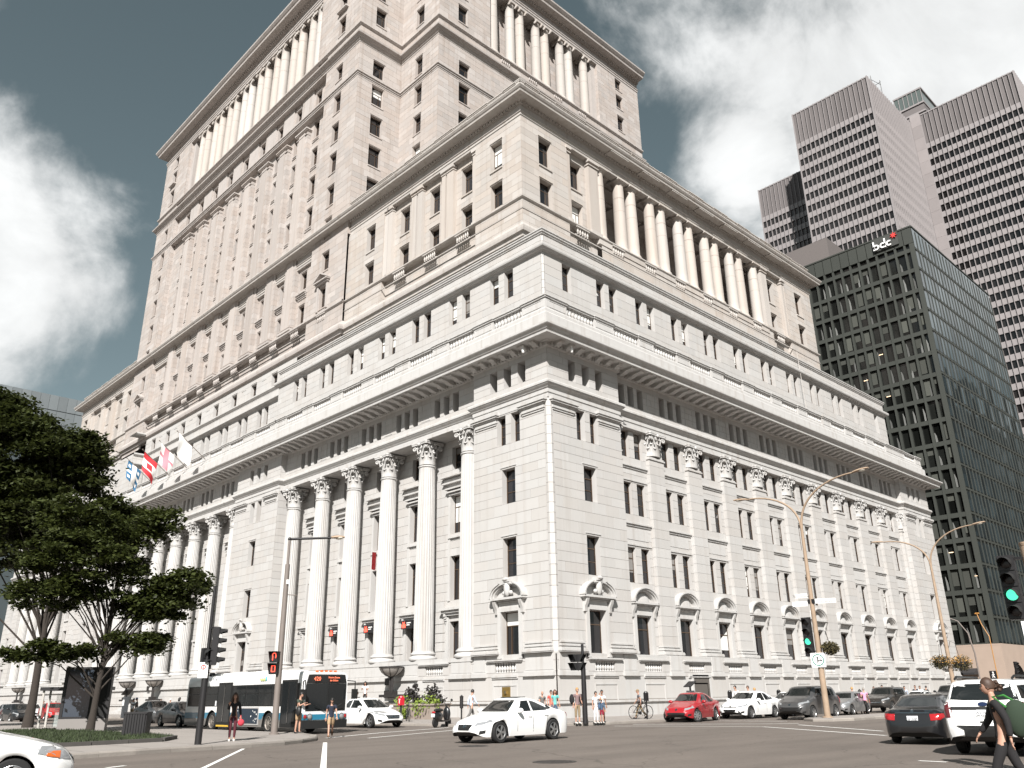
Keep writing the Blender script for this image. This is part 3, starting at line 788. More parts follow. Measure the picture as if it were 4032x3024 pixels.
# ---- parapet with balusters
blk = MB()
RECT = [(-LX, 0), (0, 0), (0, RY), (-LX, RY)]
run(blk, RECT, [(-1.4, 27.2), (.35, 27.15), (.35, 28.75), (.28, 28.85), (.16, 28.9), (.16, 29.2), (.1, 29.3), (-.45, 29.3), (-.45, 27.2)], closed=True)
blk.obj('parapet_base', M_TRIM, B)
def balu_mesh(h, r, mname, mm, seg=10):
    def mk():
        m = MB(); m.lathe([(r * .95, 0), (r * .95, .07 * h), (r * .55, .10 * h), (r * .55, .16 * h), (r * .85, .24 * h), (r, .34 * h), (r * .9, .46 * h), (r * .5, .68 * h), (r * .42, .8 * h), (r * .6, .84 * h), (r * .6, .88 * h), (r * .9, .92 * h), (r * .9, h)], seg)
        return m.mesh('baluster', mm, smooth=45)
    return cached(('balu', h, r, mname), mk)
def parapet(F, piers, z0, z1, n0, n1, mm, singles, seg=10, half=.0):
    """piers: list of (u0,u1) solid dies; open bays between them hold balusters"""
    for i, (a, b) in enumerate(piers):
        m = MB(); fbox(m, F, a, b, n0 - .04, n1 + .06, z0, z1 - .28)
        w = b - a
        if w > .9:
            for q in ((a + .15, b - .15, z0 + .12, z0 + .17), (a + .15, b - .15, z1 - .47, z1 - .42), (a + .15, a + .2, z0 + .17, z1 - .47), (b - .2, b - .15, z0 + .17, z1 - .47)): fbox(m, F, q[0], q[1], n1 + .05, n1 + .09, q[2], q[3])
        fbox(m, F, a - .05, b + .05, n0 - .1, n1 + .16, z1 - .28, z1 - .14); fbox(m, F, a - .08, b + .08, n0 - .12, n1 + .24, z1 - .14, z1 - .05); fbox(m, F, a - .05, b + .05, n0 - .1, n1 + .18, z1 - .05, z1)
        m.obj('parapet_die', mm, B)
    for (a, b), (c, d) in zip(piers, piers[1:]):
        if c - b < .2: continue
        m = MB(); fbox(m, F, b, c, n0, n1 + .08, z1 - .28, z1 - .14); fbox(m, F, b, c, n0, n1 + .16, z1 - .14, z1 - .05); fbox(m, F, b, c, n0, n1 + .12, z1 - .05, z1 - .01); fbox(m, F, b, c, n0, n1 + .02, z0, z0 + .06)
        o = m.obj('balustrade', mm, B)
        k = max(2, round((c - b) / .37)); h = z1 - .28 - z0 - .06; r = min(.145, h * .2)
        me = balu_mesh(round(h, 2), round(r, 3), mm.name, mm, seg)
        if singles:
            for i in range(k): link('baluster', me, o, F.p(b + (c - b) * (i + .5) / k, (n0 + n1) / 2 + .03, z0 + .06))
        else:
            j = MB()
            for i in range(k):
                x, y, z = F.p(b + (c - b) * (i + .5) / k, (n0 + n1) / 2 + .03, z0 + .06)
                j.lathe([(r * .9, 0), (r * .5, .12 * h), (r, .36 * h), (r * .45, .75 * h), (r * .85, .93 * h), (r * .85, h)], 8, (x, y, z), cap=False)
            j.obj('baluster_row', mm, o)['kind'] = 'stuff'
def piers_from(mids, half, u0, u1): 
    e = [u0] + [x for m_ in mids for x in (m_ - half, m_ + half)] + [u1]
    return [(e[i], e[i + 1]) for i in range(0, len(e), 2)]
parapet(FR, piers_from([4.0] + [9.75 + 5.5 * k for k in range(10)] + [68.4], 1.68, -.1, RY + .1), 29.3, 30.42, -.35, .02, M_TRIM, True)
lp = [4.15] + [9.85 + 5.5 * k for k in range(6)] + [44.3] + [50.6 + 5.45 * k for k in range(8)] + [95] + [102 + 5.5 * k for k in range(6)]
parapet(FL, piers_from(lp[:7], 1.68, -.1, 41.2), 29.3, 30.42, -.35, .02, M_TRIM, True)
parapet(FL, piers_from(lp[7:16], 1.68, 41.2, 97), 29.3, 30.42, -.35, .02, M_TRIM, False, 8)
# ---- base below the columns
def base_run(F, a, b, holes_c, single):
    H = [(c - 1.06, c + 1.06, 3.02, 3.70) for c in holes_c]
    H2 = []
    w_ = MB(); sheet(w_, F, a, b, -.6, 4.2, 0.0, H); wall = w_.obj('base_wall', M_MORT, B)
    s = MB(); ashlar(s, F, a, b, 1.2, 2.72, 0.0, H, .76 if not single else 1.52, 2.3, single=None); ashlar(s, F, a, b, 2.74, 4.2, .0, H, .74, 2.0, single=None)
    ashlar(s, F, a - .0, b + .0, -.6, 1.18, .14, [], .9, 2.6)
    for h in H:
        reveal(s, F, h, .02, .42); fquad(s, F, h[0], h[1], h[2], h[3], -.38)
    s.obj('stonework', M_STONE, wall)['kind'] = 'stuff'
    t = MB()
    for c in holes_c:
        fbox(t, F, c - 1.75, c + 1.75, -.02, .16, 3.72, 3.80); fbox(t, F, c - 1.8, c + 1.8, -.02, .22, 3.80, 3.9)
        fbox(t, F, c - 1.3, c + 1.3, -.02, .1, 2.62, 2.72); fbox(t, F, c - 1.25, c + 1.25, -.02, .16, 2.72, 2.86); fbox(t, F, c - 1.2, c + 1.2, -.02, .06, 2.16, 2.26)
        fbox(t, F, c - 1.2, c - 1.14, -.02, .06, .9, 2.16); fbox(t, F, c + 1.14, c + 1.2, -.02, .06, .9, 2.16)
        me = balu_mesh(.66, .12, 'trim', M_TRIM, 8)
        for i in range(8): link('baluster', me, wall, F.p(c - .93 + i * .266, -.12, 3.03))
    prev = a
    for c in list(holes_c) + [None]:
        e = (c - 1.85) if c is not None else b
        if e - prev > .5:
            fbox(t, F, prev + .1, e - .1, -.02, .1, 2.68, 2.74); fbox(t, F, prev + .05, e - .05, -.02, .22, 2.74, 3.0); fbox(t, F, prev + .08, e - .08, -.02, .14, 3.0, 3.1)
            fbox(t, F, prev + .2, e - .2, -.02, .08, 3.12, 4.18)
        prev = (c + 1.85) if c is not None else b
    t.obj('base_moulding', M_TRIM, wall)
    return wall
base_run(FR, 0.05, RY, [4.92] + [c - .25 for c in RB] + [67.9], True)
base_run(FL, 0.05, 8.3, [4.88], True)
base_run(FL, 8.3, 39.4, [12.75], False)
base_run(FL, 39.4, 49.2, [44.3], False)
base_run(FL, 49.2, 139, [94.8, 134.9], False)
t = MB(); run(t, RECT, [(.0, 1.15), (.3, 1.16), (.3, 1.02), (.16, .95), (.16, -.5)], closed=True)
run(t, RECT, [(-2.2, 4.2), (.02, 4.2), (.02, 4.1)], closed=True)
t.obj('plinth', M_TRIM, B)
# ---- windows with pediments at street level
def ring(m, cx, r0, r1, z0, n0, n1, a0=0, a1=PI, seg=18, ez=1.0):
    pts = lambda r, n: [(cx + r * math.cos(a0 + (a1 - a0) * k / seg), n, z0 + r * ez * math.sin(a0 + (a1 - a0) * k / seg)) for k in range(seg + 1)]
    A, Bq, C, D = pts(r0, n1), pts(r1, n1), pts(r1, n0), pts(r0, n0)
    m.grid([D, A, Bq, C])
def surround(F, c, n, carto):
    def mk():
        m = MB()
        for sg in (-1, 1):
            m.box(sg * 1.08 - .17, sg * 1.08 + .17, -.12, .1, 0, 3.15); m.box(sg * 1.12 - .13, sg * 1.12 + .13, -.16, .1, -.02, .18)
        m.box(-1.25, 1.25, -.12, .1, 3.15, 3.42)
        m.box(-1.12, 1.12, -.07, .1, 3.42, 3.75); m.box(-1.25, 1.25, -.16, .1, 3.75, 3.83)
        for sg in (-1, 1): m.extr([(.1, 3.86), (-.42, 3.86), (-.36, 3.6), (-.2, 3.35), (-.16, 3.0), (.1, 2.95)], 'x', sg * 1.32 - .13, sg * 1.32 + .13)
        w = 1.72 if carto else 1.5
        m.box(-w + .1, w - .1, -.3, .1, 3.86, 3.95); m.box(-w, w, -.46, .1, 3.95, 4.1)
        R = w - .02; z = 4.1; ez = .72 if not carto else .62
        ring(m, 0, R - .34, R - .2, z, .1, -.3, ez=ez); ring(m, 0, R - .2, R - .06, z, .1, -.44, ez=ez); ring(m, 0, R - .06, R + .06, z, .1, -.52, ez=ez) if not carto else None
        if carto:
            ring(m, 0, R - .06, R + .06, z, .1, -.52, 0, PI * .36, ez=ez); ring(m, 0, R - .06, R + .06, z, .1, -.52, PI * .64, PI, ez=ez)
        m.grid([[(x * (R - .3), .02, z + ez * s_ * math.sqrt(max(0, (R - .3) ** 2 - (x * (R - .3)) ** 2))) for x in [k / 8 - 1 for k in range(17)]] for s_ in (0, 1)])
        if carto:
            m.ball((0, -.32, z + .55), .34, 12, 8, sc=(.8, .6, 1.55)); m.box(-.3, .3, -.5, .1, z + 1.05, z + 1.3); m.ball((0, -.4, z + 1.22), .3, 10, 6, sc=(1.1, .7, .5))
            for sg in (-1, 1): m.ball((sg * .3, -.28, z + .9), .14, 8, 6); m.ball((sg * .34, -.25, z + .3), .16, 8, 6)
        else:
            m.ball((0, -.02, z + .1), .7, 14, 8, sc=(1.2, .18, .9))
        return m.mesh('window_surround', M_TRIM, smooth=40)
    return link('window_surround', cached(('surr', carto), mk), B, F.p(c, n, 3.95), F.rot)
surround(FR, 4.28, .02, True); surround(FR, 67.45, .02, True); surround(FL, 4.28, .02, True); surround(FL, 44.3, .02, True); surround(FL, 94.8, .02, True)
for c in RB: surround(FR, c, NW + .02, False)
# dark service door in the second bay of the base
t = MB(); fbox(t, FR, 15.25, 17.4, .0, .06, .13, 2.66); t.obj('service_door', mat('grey_steel_door', (.10, .09, .08), .6), B)
t = MB(); fbox(t, FR, 15.05, 17.6, .0, .16, 2.66, 2.84); fbox(t, FR, 15.05, 15.25, 0, .12, .13, 2.66); fbox(t, FR, 17.4, 17.6, 0, .12, .13, 2.66); t.obj('door_frame', M_TRIM, B)
t = MB(); fbox(t, FL, 4.35, 5.15, .05, .09, 1.35, 2.1); t.obj('brass_plaque', mat('brass', (.45, .30, .10), .35, metal=.8), B)
t = MB(); fbox(t, FL, 4.65, 4.85, .09, .2, 1.65, 1.85); t.obj('brass_valve', mat('polished_brass', (.6, .5, .3), .2, metal=.9), B)
# back and roof closing the volume
t = MB(); t.box(-LX + .5, -.5, 1.8, RY - .6, 27.0, 27.2); t.obj('roof', M_ROOF, B)
t = MB(); t.box(-LX, 0, RY - .3, RY - .05, -.5, 26.0); t.obj('rear_wall', M_STONE, B)
t = MB(); t.box(-LX, -LX + .3, .2, RY - .4, -.5, 26.0); t.obj('rear_wall', M_STONE, B)
# ---- attic storey behind the parapet
SA = 2.5
AL = Fac('L', 0, SA); AR = Fac('R', -SA, 0); AC = Fac('L', 0, 4.35)
aw = []
for k in range(7):
    c = 7.5 + 5.63 * k; aw += [(c - 1.46, c - .38, 33.4, 36.03), (c + .36, c + 1.46, 33.4, 36.03)]
wall_stage(AL, 'attic_wall', SA + .25, 46.3, 29.2, 38.0, 0, aw, ST1, ch=.74, bw=1.6, depth=.42, blind=.72, hood=.07)
aw = [(46.9 + 5.47 * k + d, 46.9 + 5.47 * k + d + 1.05, 33.4, 36.03) for k in range(9) for d in (-.2, 1.5)]
sw = [(51.0 + 5.47 * k - .4, 51.0 + 5.47 * k + 1.1, 38.4, 40.1) for k in range(8)]
wall_stage(AC, 'attic_wall', 46.0, 92.8, 29.2, 41.3, 0, aw + sw, ST1, ch=.74, bw=1.6, depth=.42, blind=.15, hood=.07)
wall_stage(AL, 'attic_wall', 92.5, LX - SA, 29.2, 38.0, 0, [], ST1, ch=.74, bw=1.6)
aw = [(4.84, 5.96, 33.4, 35.95)] + [q for k in range(10) for c in (10.72 + 5.54 * k,) for q in ((c - 1.44, c - .36, 33.4, 35.95), (c + .28, c + 1.38, 33.4, 35.95))] + [(65.7, 66.75, 33.4, 35.95)]
wall_stage(AR, 'attic_wall', SA + .25, 69.2, 29.2, 38.0, 0, aw, ST1, ch=.74, bw=1.6, depth=.42, blind=.5, hood=.07)
t = MB()
for k in range(12):
    z0 = 29.2 + k * .735; t.prism([(-SA - .26, SA - .0), (-SA - .1, SA - .03), (-SA + .03, SA + .1), (-SA, SA + .26), (-SA - .2, SA + .2)], z0 + .01, z0 + .72)
t.obj('attic_corner', M_STONE, B)['kind'] = 'stuff'
t = MB()
ap = [(-46.3, 4.35), (-46.3, SA), (-SA, SA), (-SA, 69.2), (-20, 69.2)]
run(t, ap, [(0, 36.2), (.06, 36.2), (.1, 36.3), (.3, 36.34), (.34, 36.42), (.46, 36.5), (.5, 36.62), (.5, 36.8), (.42, 36.84), (.02, 37.0)])
run(t, ap, [(0, 37.9), (.1, 37.92), (.1, 38.05), (.2, 38.08), (.2, 38.22), (.28, 38.26), (.28, 38.36), (.22, 38.4), (-1.2, 38.42)])
cp = [(-92.5, SA), (-92.5, 4.35), (-46.3, 4.35)]
for (z, o) in ((36.2, .5), (37.8, .3), (41.2, .3)):
    run(t, cp, [(0, z), (.1, z + .05), (o * .7, z + .12), (o, z + .2), (o, z + .38), (.02, z + .5)])
run(t, cp, [(.02, 41.6), (-3, 41.6)])
for k in range(9):
    x = 48.6 + 5.47 * k
    fbox(t, AC, x - .6, x + .6, -.02, .06, 39.9, 39.97)
t.obj('attic_cornice', M_TRIM, B)
t = MB(); t.box(-LX + 3, -SA - .6, SA + 4, 68.8, 38.0, 38.25); t.box(-LX + 3, -SA - 5, 68.9, 69.1, 29, 38); t.obj('roof', M_ROOF, B)

for e, sg in ((46.3, 1), (92.5, -1)): jog(AL, e, sg, -1.85, 0, 29.2, 38.0, M_STONE)
# ---- upper block with loggia
UX, UY = 7.2, 5.0
UL = Fac('L', 0, UY); UR = Fac('R', -UX, 0)
UE = 62.4
def up_rows(c, w=.82, z=((45.3, 48.15), (49.75, 52.95))): return [(c - w, c + w, a, b, 'three') for a, b in z]
wall_stage(UL, 'upper_wall', UX, 13.8, 39.8, 54.4, 0, up_rows(10.68), ST2, ch=.72, bw=1.7, depth=.5, blind=.2, sill=.12, hood=.1)
wall_stage(UL, 'upper_wall', 13.8, 29.6, 39.8, 54.4, -.6, [q for c in (15.75, 21.0, 26.3) for q in up_rows(c, .8)], ST2, ch=.72, bw=1.5, depth=.5, blind=.15, sill=.12, hood=.1)
wall_stage(UL, 'upper_wall', 29.6, 36.9, 39.8, 54.4, 0, up_rows(32.1), ST2, ch=.72, bw=1.7, depth=.5, blind=.15, sill=.12, hood=.1)
wall_stage(UL, 'upper_wall', 104.2, 109.5, 39.8, 54.4, 0, up_rows(106.5), ST2, ch=.72, bw=1.7, depth=.5, blind=.1, sill=.12, hood=.1)
wall_stage(UL, 'upper_wall', 109.5, 126.5, 39.8, 54.4, -.6, [q for c in (112.4, 117.8, 123.2) for q in up_rows(c, .8)], ST2, ch=.72, bw=1.5, depth=.5, blind=.1, sill=.12, hood=.1)
wall_stage(UL, 'upper_wall', 126.5, LX - UX, 39.8, 54.4, 0, up_rows(129), ST2, ch=.72, bw=1.7, depth=.5, blind=.1, sill=.12, hood=.1)
wall_stage(UR, 'upper_wall', UY, 11.5, 39.8, 54.4, 0, up_rows(8.25, .86), ST2, ch=.72, bw=1.7, depth=.5, blind=.2, sill=.12, hood=.1)
wall_stage(UR, 'upper_wall', 11.5, 16.3, 39.8, 54.4, -.6, up_rows(13.35, .86), ST2, ch=.72, bw=1.6, depth=.5, blind=.2, sill=.12, hood=.1)
wall_stage(UR, 'upper_wall', 50.3, 55.0, 39.8, 54.4, -.6, up_rows(52.1, .8), ST2, ch=.72, bw=1.6, depth=.5, blind=.1, sill=.12, hood=.1)
wall_stage(UR, 'upper_wall', 55.0, UE, 39.8, 54.4, 0, up_rows(58.6, .88), ST2, ch=.72, bw=1.7, depth=.5, blind=.1, sill=.12, hood=.1)
wall_stage(UR, 'upper_wall', 16.3, 50.3, 39.8, 45.0, 0.0, [], ST2, ch=.72, bw=1.7)
wall_stage(UR, 'loggia_wall', 16.3, 50.3, 44.6, 54.6, -6.5, [(19.5 + 5.45 * k, 20.9 + 5.45 * k, 46.2, 51.5, 'two') for k in range(6)], (M_TRIM3, M_TRIM3, M_MORT2), ch=.72, bw=1.6, blind=0)
t = MB(); fbox(t, UR, 15.6, 50.9, -6.6, -.3, 44.7, 45.0); t.obj('loggia_floor', M_TRIM3, B)
t = MB(); fbox(t, UR, 15.6, 50.9, -6.6, -.1, 54.35, 54.7)
for k in range(7): fbox(t, UR, 18.9 + 5.45 * k - .4, 18.9 + 5.45 * k + .4, -6.4, -.9, 53.9, 54.36)
for nn in (-2.6, -4.4): fbox(t, UR, 15.8, 50.7, nn - .2, nn + .2, 54.1, 54.37)
t.obj('loggia_ceiling', M_TRIM3, B)
for a in (15.3, 50.5):
    t = MB(); fbox(t, UR, a, a + .75, -6.6, -.6, 44.8, 54.4); t.obj('loggia_side_wall', M_TRIM3, B)
for a, b, n in ((11.5, 12.0, 0), (14.9, 16.35, .02), (49.1, 50.4, .02), (54.4, 55.0, 0)):
    t = MB(); fbox(t, UR, a, b, -.9, n - .06, 44.9, 53.7); fbox(t, UR, a - .1, b + .1, -.9, n + .06, 53.3, 53.42); fbox(t, UR, a - .12, b + .12, -.9, n + .14, 53.7, 54.05); fbox(t, UR, a - .1, b + .1, -.9, n + .1, 45.0, 45.5); t.obj('pilaster_strip', M_STONE2, B)
for a, b in ((13.8, 14.35), (17.45, 18.5), (18.75, 19.35), (22.7, 23.5), (23.8, 24.6), (28.2, 28.9), (29.0, 29.6), (109.5, 110.3), (114.4, 115.9), (119.8, 121.3), (125.7, 126.5)):
    t = MB(); fbox(t, UL, a, b, -.9, -.12, 44.9, 53.5); fbox(t, UL, a - .06, b + .06, -.9, -.04, 53.4, 53.52); fbox(t, UL, a - .12, b + .12, -.9, 0.04, 53.72, 54.1); fbox(t, UL, a - .1, b + .1, -.9, 0, 45.0, 45.45); t.obj('pilaster_strip', M_STONE2, B)
UP = [(-LX + UX, UY), (-109.5, UY), (-109.5, UY + .5), (-104.2, UY + .5), (-104.2, UY), (-UX, UY), (-UX, UE)]
UPr = [(-LX + UX, UE), (-LX + UX, UY), (-UX, UY), (-UX, UE), (-30, UE)]
t = MB()
run(t, UPr, [(0, 40.6), (.3, 40.62), (.32, 41.0), (.55, 41.06), (.6, 41.3), (.62, 41.55), (.5, 41.62), (.4, 41.75), (.1, 42.0), (.02, 42.3)])
run(t, UPr, [(0, 43.75), (.08, 43.77), (.08, 43.85), (0, 43.9)])
run(t, UPr, [(-.75, 44.9), (.08, 44.88), (.14, 44.93), (.22, 44.98), (.22, 45.1), (.1, 45.16), (-.75, 45.2)])
run(t, UPr, [(-.9, 54.02), (.0, 54.02), (.04, 54.28), (.1, 54.3), (.1, 54.55), (.2, 54.62), (.2, 54.7), (.02, 54.75), (.02, 55.5), (.2, 55.52), (.24, 55.75), (.4, 55.8), (1.25, 55.82), (1.3, 56.05), (1.38, 56.1), (1.5, 56.3), (1.5, 56.42), (.3, 56.6), (.2, 57.2), (-.3, 57.2)])
t.obj('upper_cornice', M_TRIM2, B)
t = MB()
for u in along(UR, UY, UE, .42): fbox(t, UR, u - .13, u + .13, .1, .36, 55.54, 55.78)
for u in along(UL, UX, 36.5, .42): fbox(t, UL, u - .13, u + .13, .1, .36, 55.54, 55.78)
for c in (18.9 + 5.45 * k for k in range(7)): fbox(t, UR, c - 1.5, c + 1.5, .3, 1.2, 55.68, 55.8)
t.obj('dentil_course', M_TRIM2, B)['kind'] = 'stuff'
pm = [8.6] + [15.6 + 5.45 * k for k in range(8)] + [59.2]
parapet(UR, piers_from(pm, 1.25, UY - .3, UE + .2), 57.1, 58.35, -.25, .12, M_TRIM2, False, 8)
parapet(UL, piers_from([10.5, 16, 21.4, 26.8, 32.2], 1.25, UX - .3, 36.8), 57.1, 58.35, -.25, .12, M_TRIM2, False, 8)
parapet(UL, piers_from([107, 112.4, 117.8, 123.2, 128.8], 1.25, 104.2, LX - UX), 57.1, 58.35, -.25, .12, M_TRIM2, False, 8)
for e, sg in ((13.8, 1), (29.6, -1), (109.5, 1), (126.5, -1)): jog(UL, e, sg, -.6, 0, 39.8, 54.4, M_STONE2)
for e, sg in ((11.5, 1), (55.0, -1)): jog(UR, e, sg, -.6, 0, 39.8, 54.4, M_STONE2)
# small balustrades under the recessed windows
def mini(F, c, w, z, n, mm, h=.72):
    m = MB(); fbox(m, F, c - w - .1, c + w + .1, n - .05, n + .02, z - .1, z)
    k = max(3, round(2 * w / .34))
    for i in range(k):
        x, y, zz = F.p(c - w + 2 * w * (i + .5) / k, n + .06, z)
        m.lathe([(.11, 0), (.06, .1 * h), (.13, .38 * h), (.055, .78 * h), (.11, .95 * h), (.11, h)], 8, (x, y, zz), cap=False)
    fbox(m, F, c - w - .08, c + w + .08, n - .1, n + .22, z + h, z + h + .12)
    m.obj('window_balustrade', mm, B)
for c in (15.75, 21.0, 26.3): mini(UL, c, .95, 44.05, -.05, M_TRIM2)
for c in [13.35] + [18.9 + 5.45 * k for k in range(6)] + [52.1]: mini(UR, c, .9, 44.05, -.02, M_TRIM2)
t = MB(); t.box(-LX + UX + .5, -UX - 7, UY + .8, UE - 1, 54.6, 57); t.box(-LX + UX, -UX - 7.3, UE - .3, UE, 38, 55); t.box(-LX + UX, -LX + UX + .3, UY, UE, 38, 55); t.obj('roof', M_ROOF, B)
def doric():
    def mk():
        m = MB(); H = 8.75
        m.lathe([(.85, 0), (.85, .15), (.8, .25), (.74, .3), (.7, .4)] + [(.68 - .09 * (k / 8) ** 2, .45 + (H - 1.0) * k / 8) for k in range(9)] + [(.64, H - .5), (.6, H - .45), (.62, H - .3), (.78, H - .16), (.8, H - .12)], 28)
        m.box(-.86, .86, -.86, .86, H - .12, H + .1)
        return m.mesh('loggia_column', M_STONE2, smooth=40)
    return cached('doric', mk)
ucol = [17.1] + [v for k in range(5) for v in (20.55 + 5.47 * k, 22.6 + 5.47 * k)] + [48.1]
def drums(o, H, r):
    def mk():
        m = MB()
        for k in range(1, 5): m.lathe([(r - .012 * k, H * k / 5 - .012), (r - .012 * k, H * k / 5 + .012)], 28, cap=False)
        return m.mesh('drum_joint', M_MORT2)
    link('drum_joint', cached(('drum', H, r), mk), o, (0, 0, 0))
for u in ucol:
    o = link('loggia_column', doric(), B, UR.p(u, -.72, 45.2)); drums(o, 8.2, .688)
    t = MB(); 
for a, b in [(19.6 + 5.47 * k, 23.5 + 5.47 * k) for k in range(5)] + [(15.9, 17.9), (47.2, 49.2)]:
    t = MB(); fbox(t, UR, a, b, -1.6, .1, 44.3, 45.22); t.obj('loggia_pedestal', M_STONE2, B)
# ---- tower
TY, TX, T1, TE = 4.6, -28.5, 36.65, 104.1
TLF = Fac('L', 0, TY); TRF = Fac('R', TX, 0)
Y2, YE = 11.45, 55.1
ROWS = [(45.7, 48.6), (50.8, 53.4), (55.3, 58.3), (60.1, 63.05), (65.0, 68.0), (69.8, 72.7), (74.5, 77.5)]
TB = [47.8 + 5.45 * k for k in range(9)]
def rows(c, w, lo=0): return [(c - w, c + w, a, b) for a, b in ROWS if a >= lo]
def twall(F, u0, u1, n, wins, z0=40.0, z1=86.9, blind=.12, bw=1.7, **k): wall_stage(F, 'tower_wall', u0, u1, z0, z1, n, wins, ST3, ch=.8, bw=bw, depth=.4, blind=blind, wname='tower_window', style='three', sill=.1, hood=.08, **k)
twall(TLF, T1, 44.9, 0, rows(41.4, .8) + [(40.65, 42.2, 79.9, 82.4)])
twall(TLF, 95.9, TE, 0, rows(99.3, .72) + [(98.6, 100, 79.9, 82.4)])
twall(TLF, 44.9, 95.9, -.75, [q for c in TB for q in rows(c, .7)] + [(c - .75, c + .75, 79.7, 82.4) for c in TB], bw=1.3)
# pilaster strips between the bays
def strip(w, h):
    def mk():
        m = MB(); n = int(h / .8)
        for k in range(n): m.box(-w / 2, w / 2, -.0, .62, k * h / n + .012, (k + 1) * h / n - .012)
        m.box(-w / 2 + .02, w / 2 - .02, .02, .62, 0, h)
        m.box(-w / 2 + .55, w / 2 - .55, -.1, .3, .3, h - .4)
        for e, z0, z1 in ((.05, h - 1.0, h - .9), (.06, h - .45, h - .35), (.14, h - .35, h - .2), (.24, h - .2, h)): m.box(-w / 2 - e, w / 2 + e, -.1 - e, .62, z0, z1)
        for e, z0, z1 in ((.18, 0, .25), (.1, .25, .42), (.14, .42, .55)): m.box(-w / 2 - e, w / 2 + e, -.1 - e, .62, z0, z1)
        return m.mesh('tower_pilaster', M_STONE3)
    return cached(('strip', w, h), mk)
for a, b in zip(TB, TB[1:]):
    u = (a + b) / 2; link('tower_pilaster', strip(2.7, 31.2), B, TLF.p(u, -.13, 45.4), 0)
t = MB()
for c in TB:
    for z, w, o in ((50.1, 1.15, .5), (49.9, 1.1, .36), (49.7, 1.05, .22), (49.5, 1.0, .12)): fbox(t, TLF, c - w, c + w, -.8, -.75 + o, z, z + .19)
    for (a, b) in ROWS[1:]: fbox(t, TLF, c - .85, c + .85, -.8, -.62, a - .5, a - .42)
for z0, z1, o in ((78.2, 78.4, .1), (78.4, 78.6, .2)): pass
for c in TB[:-1]:
    u = c + 2.725
    for s0, s1, z0, z1 in ((u - 1.1, u + 1.1, 82.2, 82.3), (u - 1.1, u + 1.1, 79.7, 79.8), (u - 1.1, u - 1.0, 79.8, 82.2), (u + 1.0, u + 1.1, 79.8, 82.2)): fbox(t, TLF, s0, s1, -.76, -.66, z0, z1)
    fbox(t, TLF, u - 1.5, u + 1.5, -.76, -.55, 78.7, 83.5)
for e, sg in ((44.9, 1), (95.9, -1)): jog(TLF, e, sg, -.75, 0, 42.0, 86.9, M_STONE3, .8)
# aedicule on the end bays
for u in (41.4, 99.3):
    for sg in (-1, 1): fbox(t, TLF, u + sg * 1.05 - .16, u + sg * 1.05 + .16, -.02, .22, 45.4, 48.9)
    fbox(t, TLF, u - 1.35, u + 1.35, -.02, .4, 48.9, 49.15); fbox(t, TLF, u - 1.5, u + 1.5, -.02, .62, 49.15, 49.3)
    for sg in (-1, 1):
        P = [TLF.p(u + sg * 1.55, .65, 49.3), TLF.p(u + sg * 1.55, .65, 49.5), TLF.p(u, .65, 50.35), TLF.p(u, .65, 50.15)]
        Q = [TLF.p(u + sg * 1.55, -.02, 49.3), TLF.p(u + sg * 1.55, -.02, 49.5), TLF.p(u, -.02, 50.35), TLF.p(u, -.02, 50.15)]
        t.grid([P, Q], closed=True); t.face(P)
    t.face([TLF.p(u - 1.4, .2, 49.3), TLF.p(u + 1.4, .2, 49.3), TLF.p(u, .2, 50.2)])
for u in (41.4, 99.3):
    for z in (92.05,): fbox(t, TLF, u - 1.2, u + 1.2, -.02, .5, z, z + .22)
t.obj('tower_moulding', M_TRIM3, B)['kind'] = 'stuff'
for c in TB: mini(TLF, c, .9, 44.0, -.1, M_TRIM3)
mini(TLF, 41.4, .9, 44.0, -.02, M_TRIM3)
# stepped inner corner and right-hand face
S1 = Fac('R', -T1, 0); S2 = Fac('L', 0, Y2)
twall(S1, TY, Y2, 0, [(6.85, 8.65, a, b) for a, b in ROWS[3:]] + [(6.85, 8.65, 79, 81.65)], z0=54)
twall(S2, -TX, T1, 0, [(31.9, 33.4, a, b) for a, b in ROWS[3:]] + [(31.9, 33.4, 79.3, 82.3)], z0=54)
twall(TRF, Y2, 20.7, 0, [(14.95, 16.8, a, b) for a, b in ROWS[3:]] + [(14.95, 16.8, 78.4, 81.1)], z0=54, blind=.4)
twall(TRF, 20.7, 44.4, -.0, [], z0=54)
twall(TRF, 44.4, YE, 0, [(48.98, 50.63, a, b) for a, b in ROWS[3:]], z0=54)
# belvedere storeys behind the upper colonnade
def upper3(F, u0, u1, n, cs, w=.82): wall_stage(F, 'tower_wall', u0, u1, 86.9, 99.0, n, [(c - w, c + w, a, b) for c in cs for a, b in ((87.9, 90.8), (92.5, 95.0), (96.3, 98.7))], ST3, ch=.8, bw=1.6, depth=.4, blind=.1, wname='tower_window', style='three', sill=.1, hood=.08)
upper3(TLF, T1, 47.6, 0, [41.5]); upper3(TLF, 93.2, TE, 0, [99.2])
upper3(TLF, 47.6, 93.2, -2.1, [50.1 + 2.7 + 5.42 * k for k in range(8)])
upper3(S1, TY, Y2, 0, [7.75]); upper3(S2, -TX, T1, 0, [32.6]); upper3(TRF, Y2, 20.7, 0, [15.6]); upper3(TRF, 44.4, YE, 0, [49.8])
upper3(TRF, 20.7, 44.4, -2.1, [23.4 + 5.4 * k for k in range(4)])
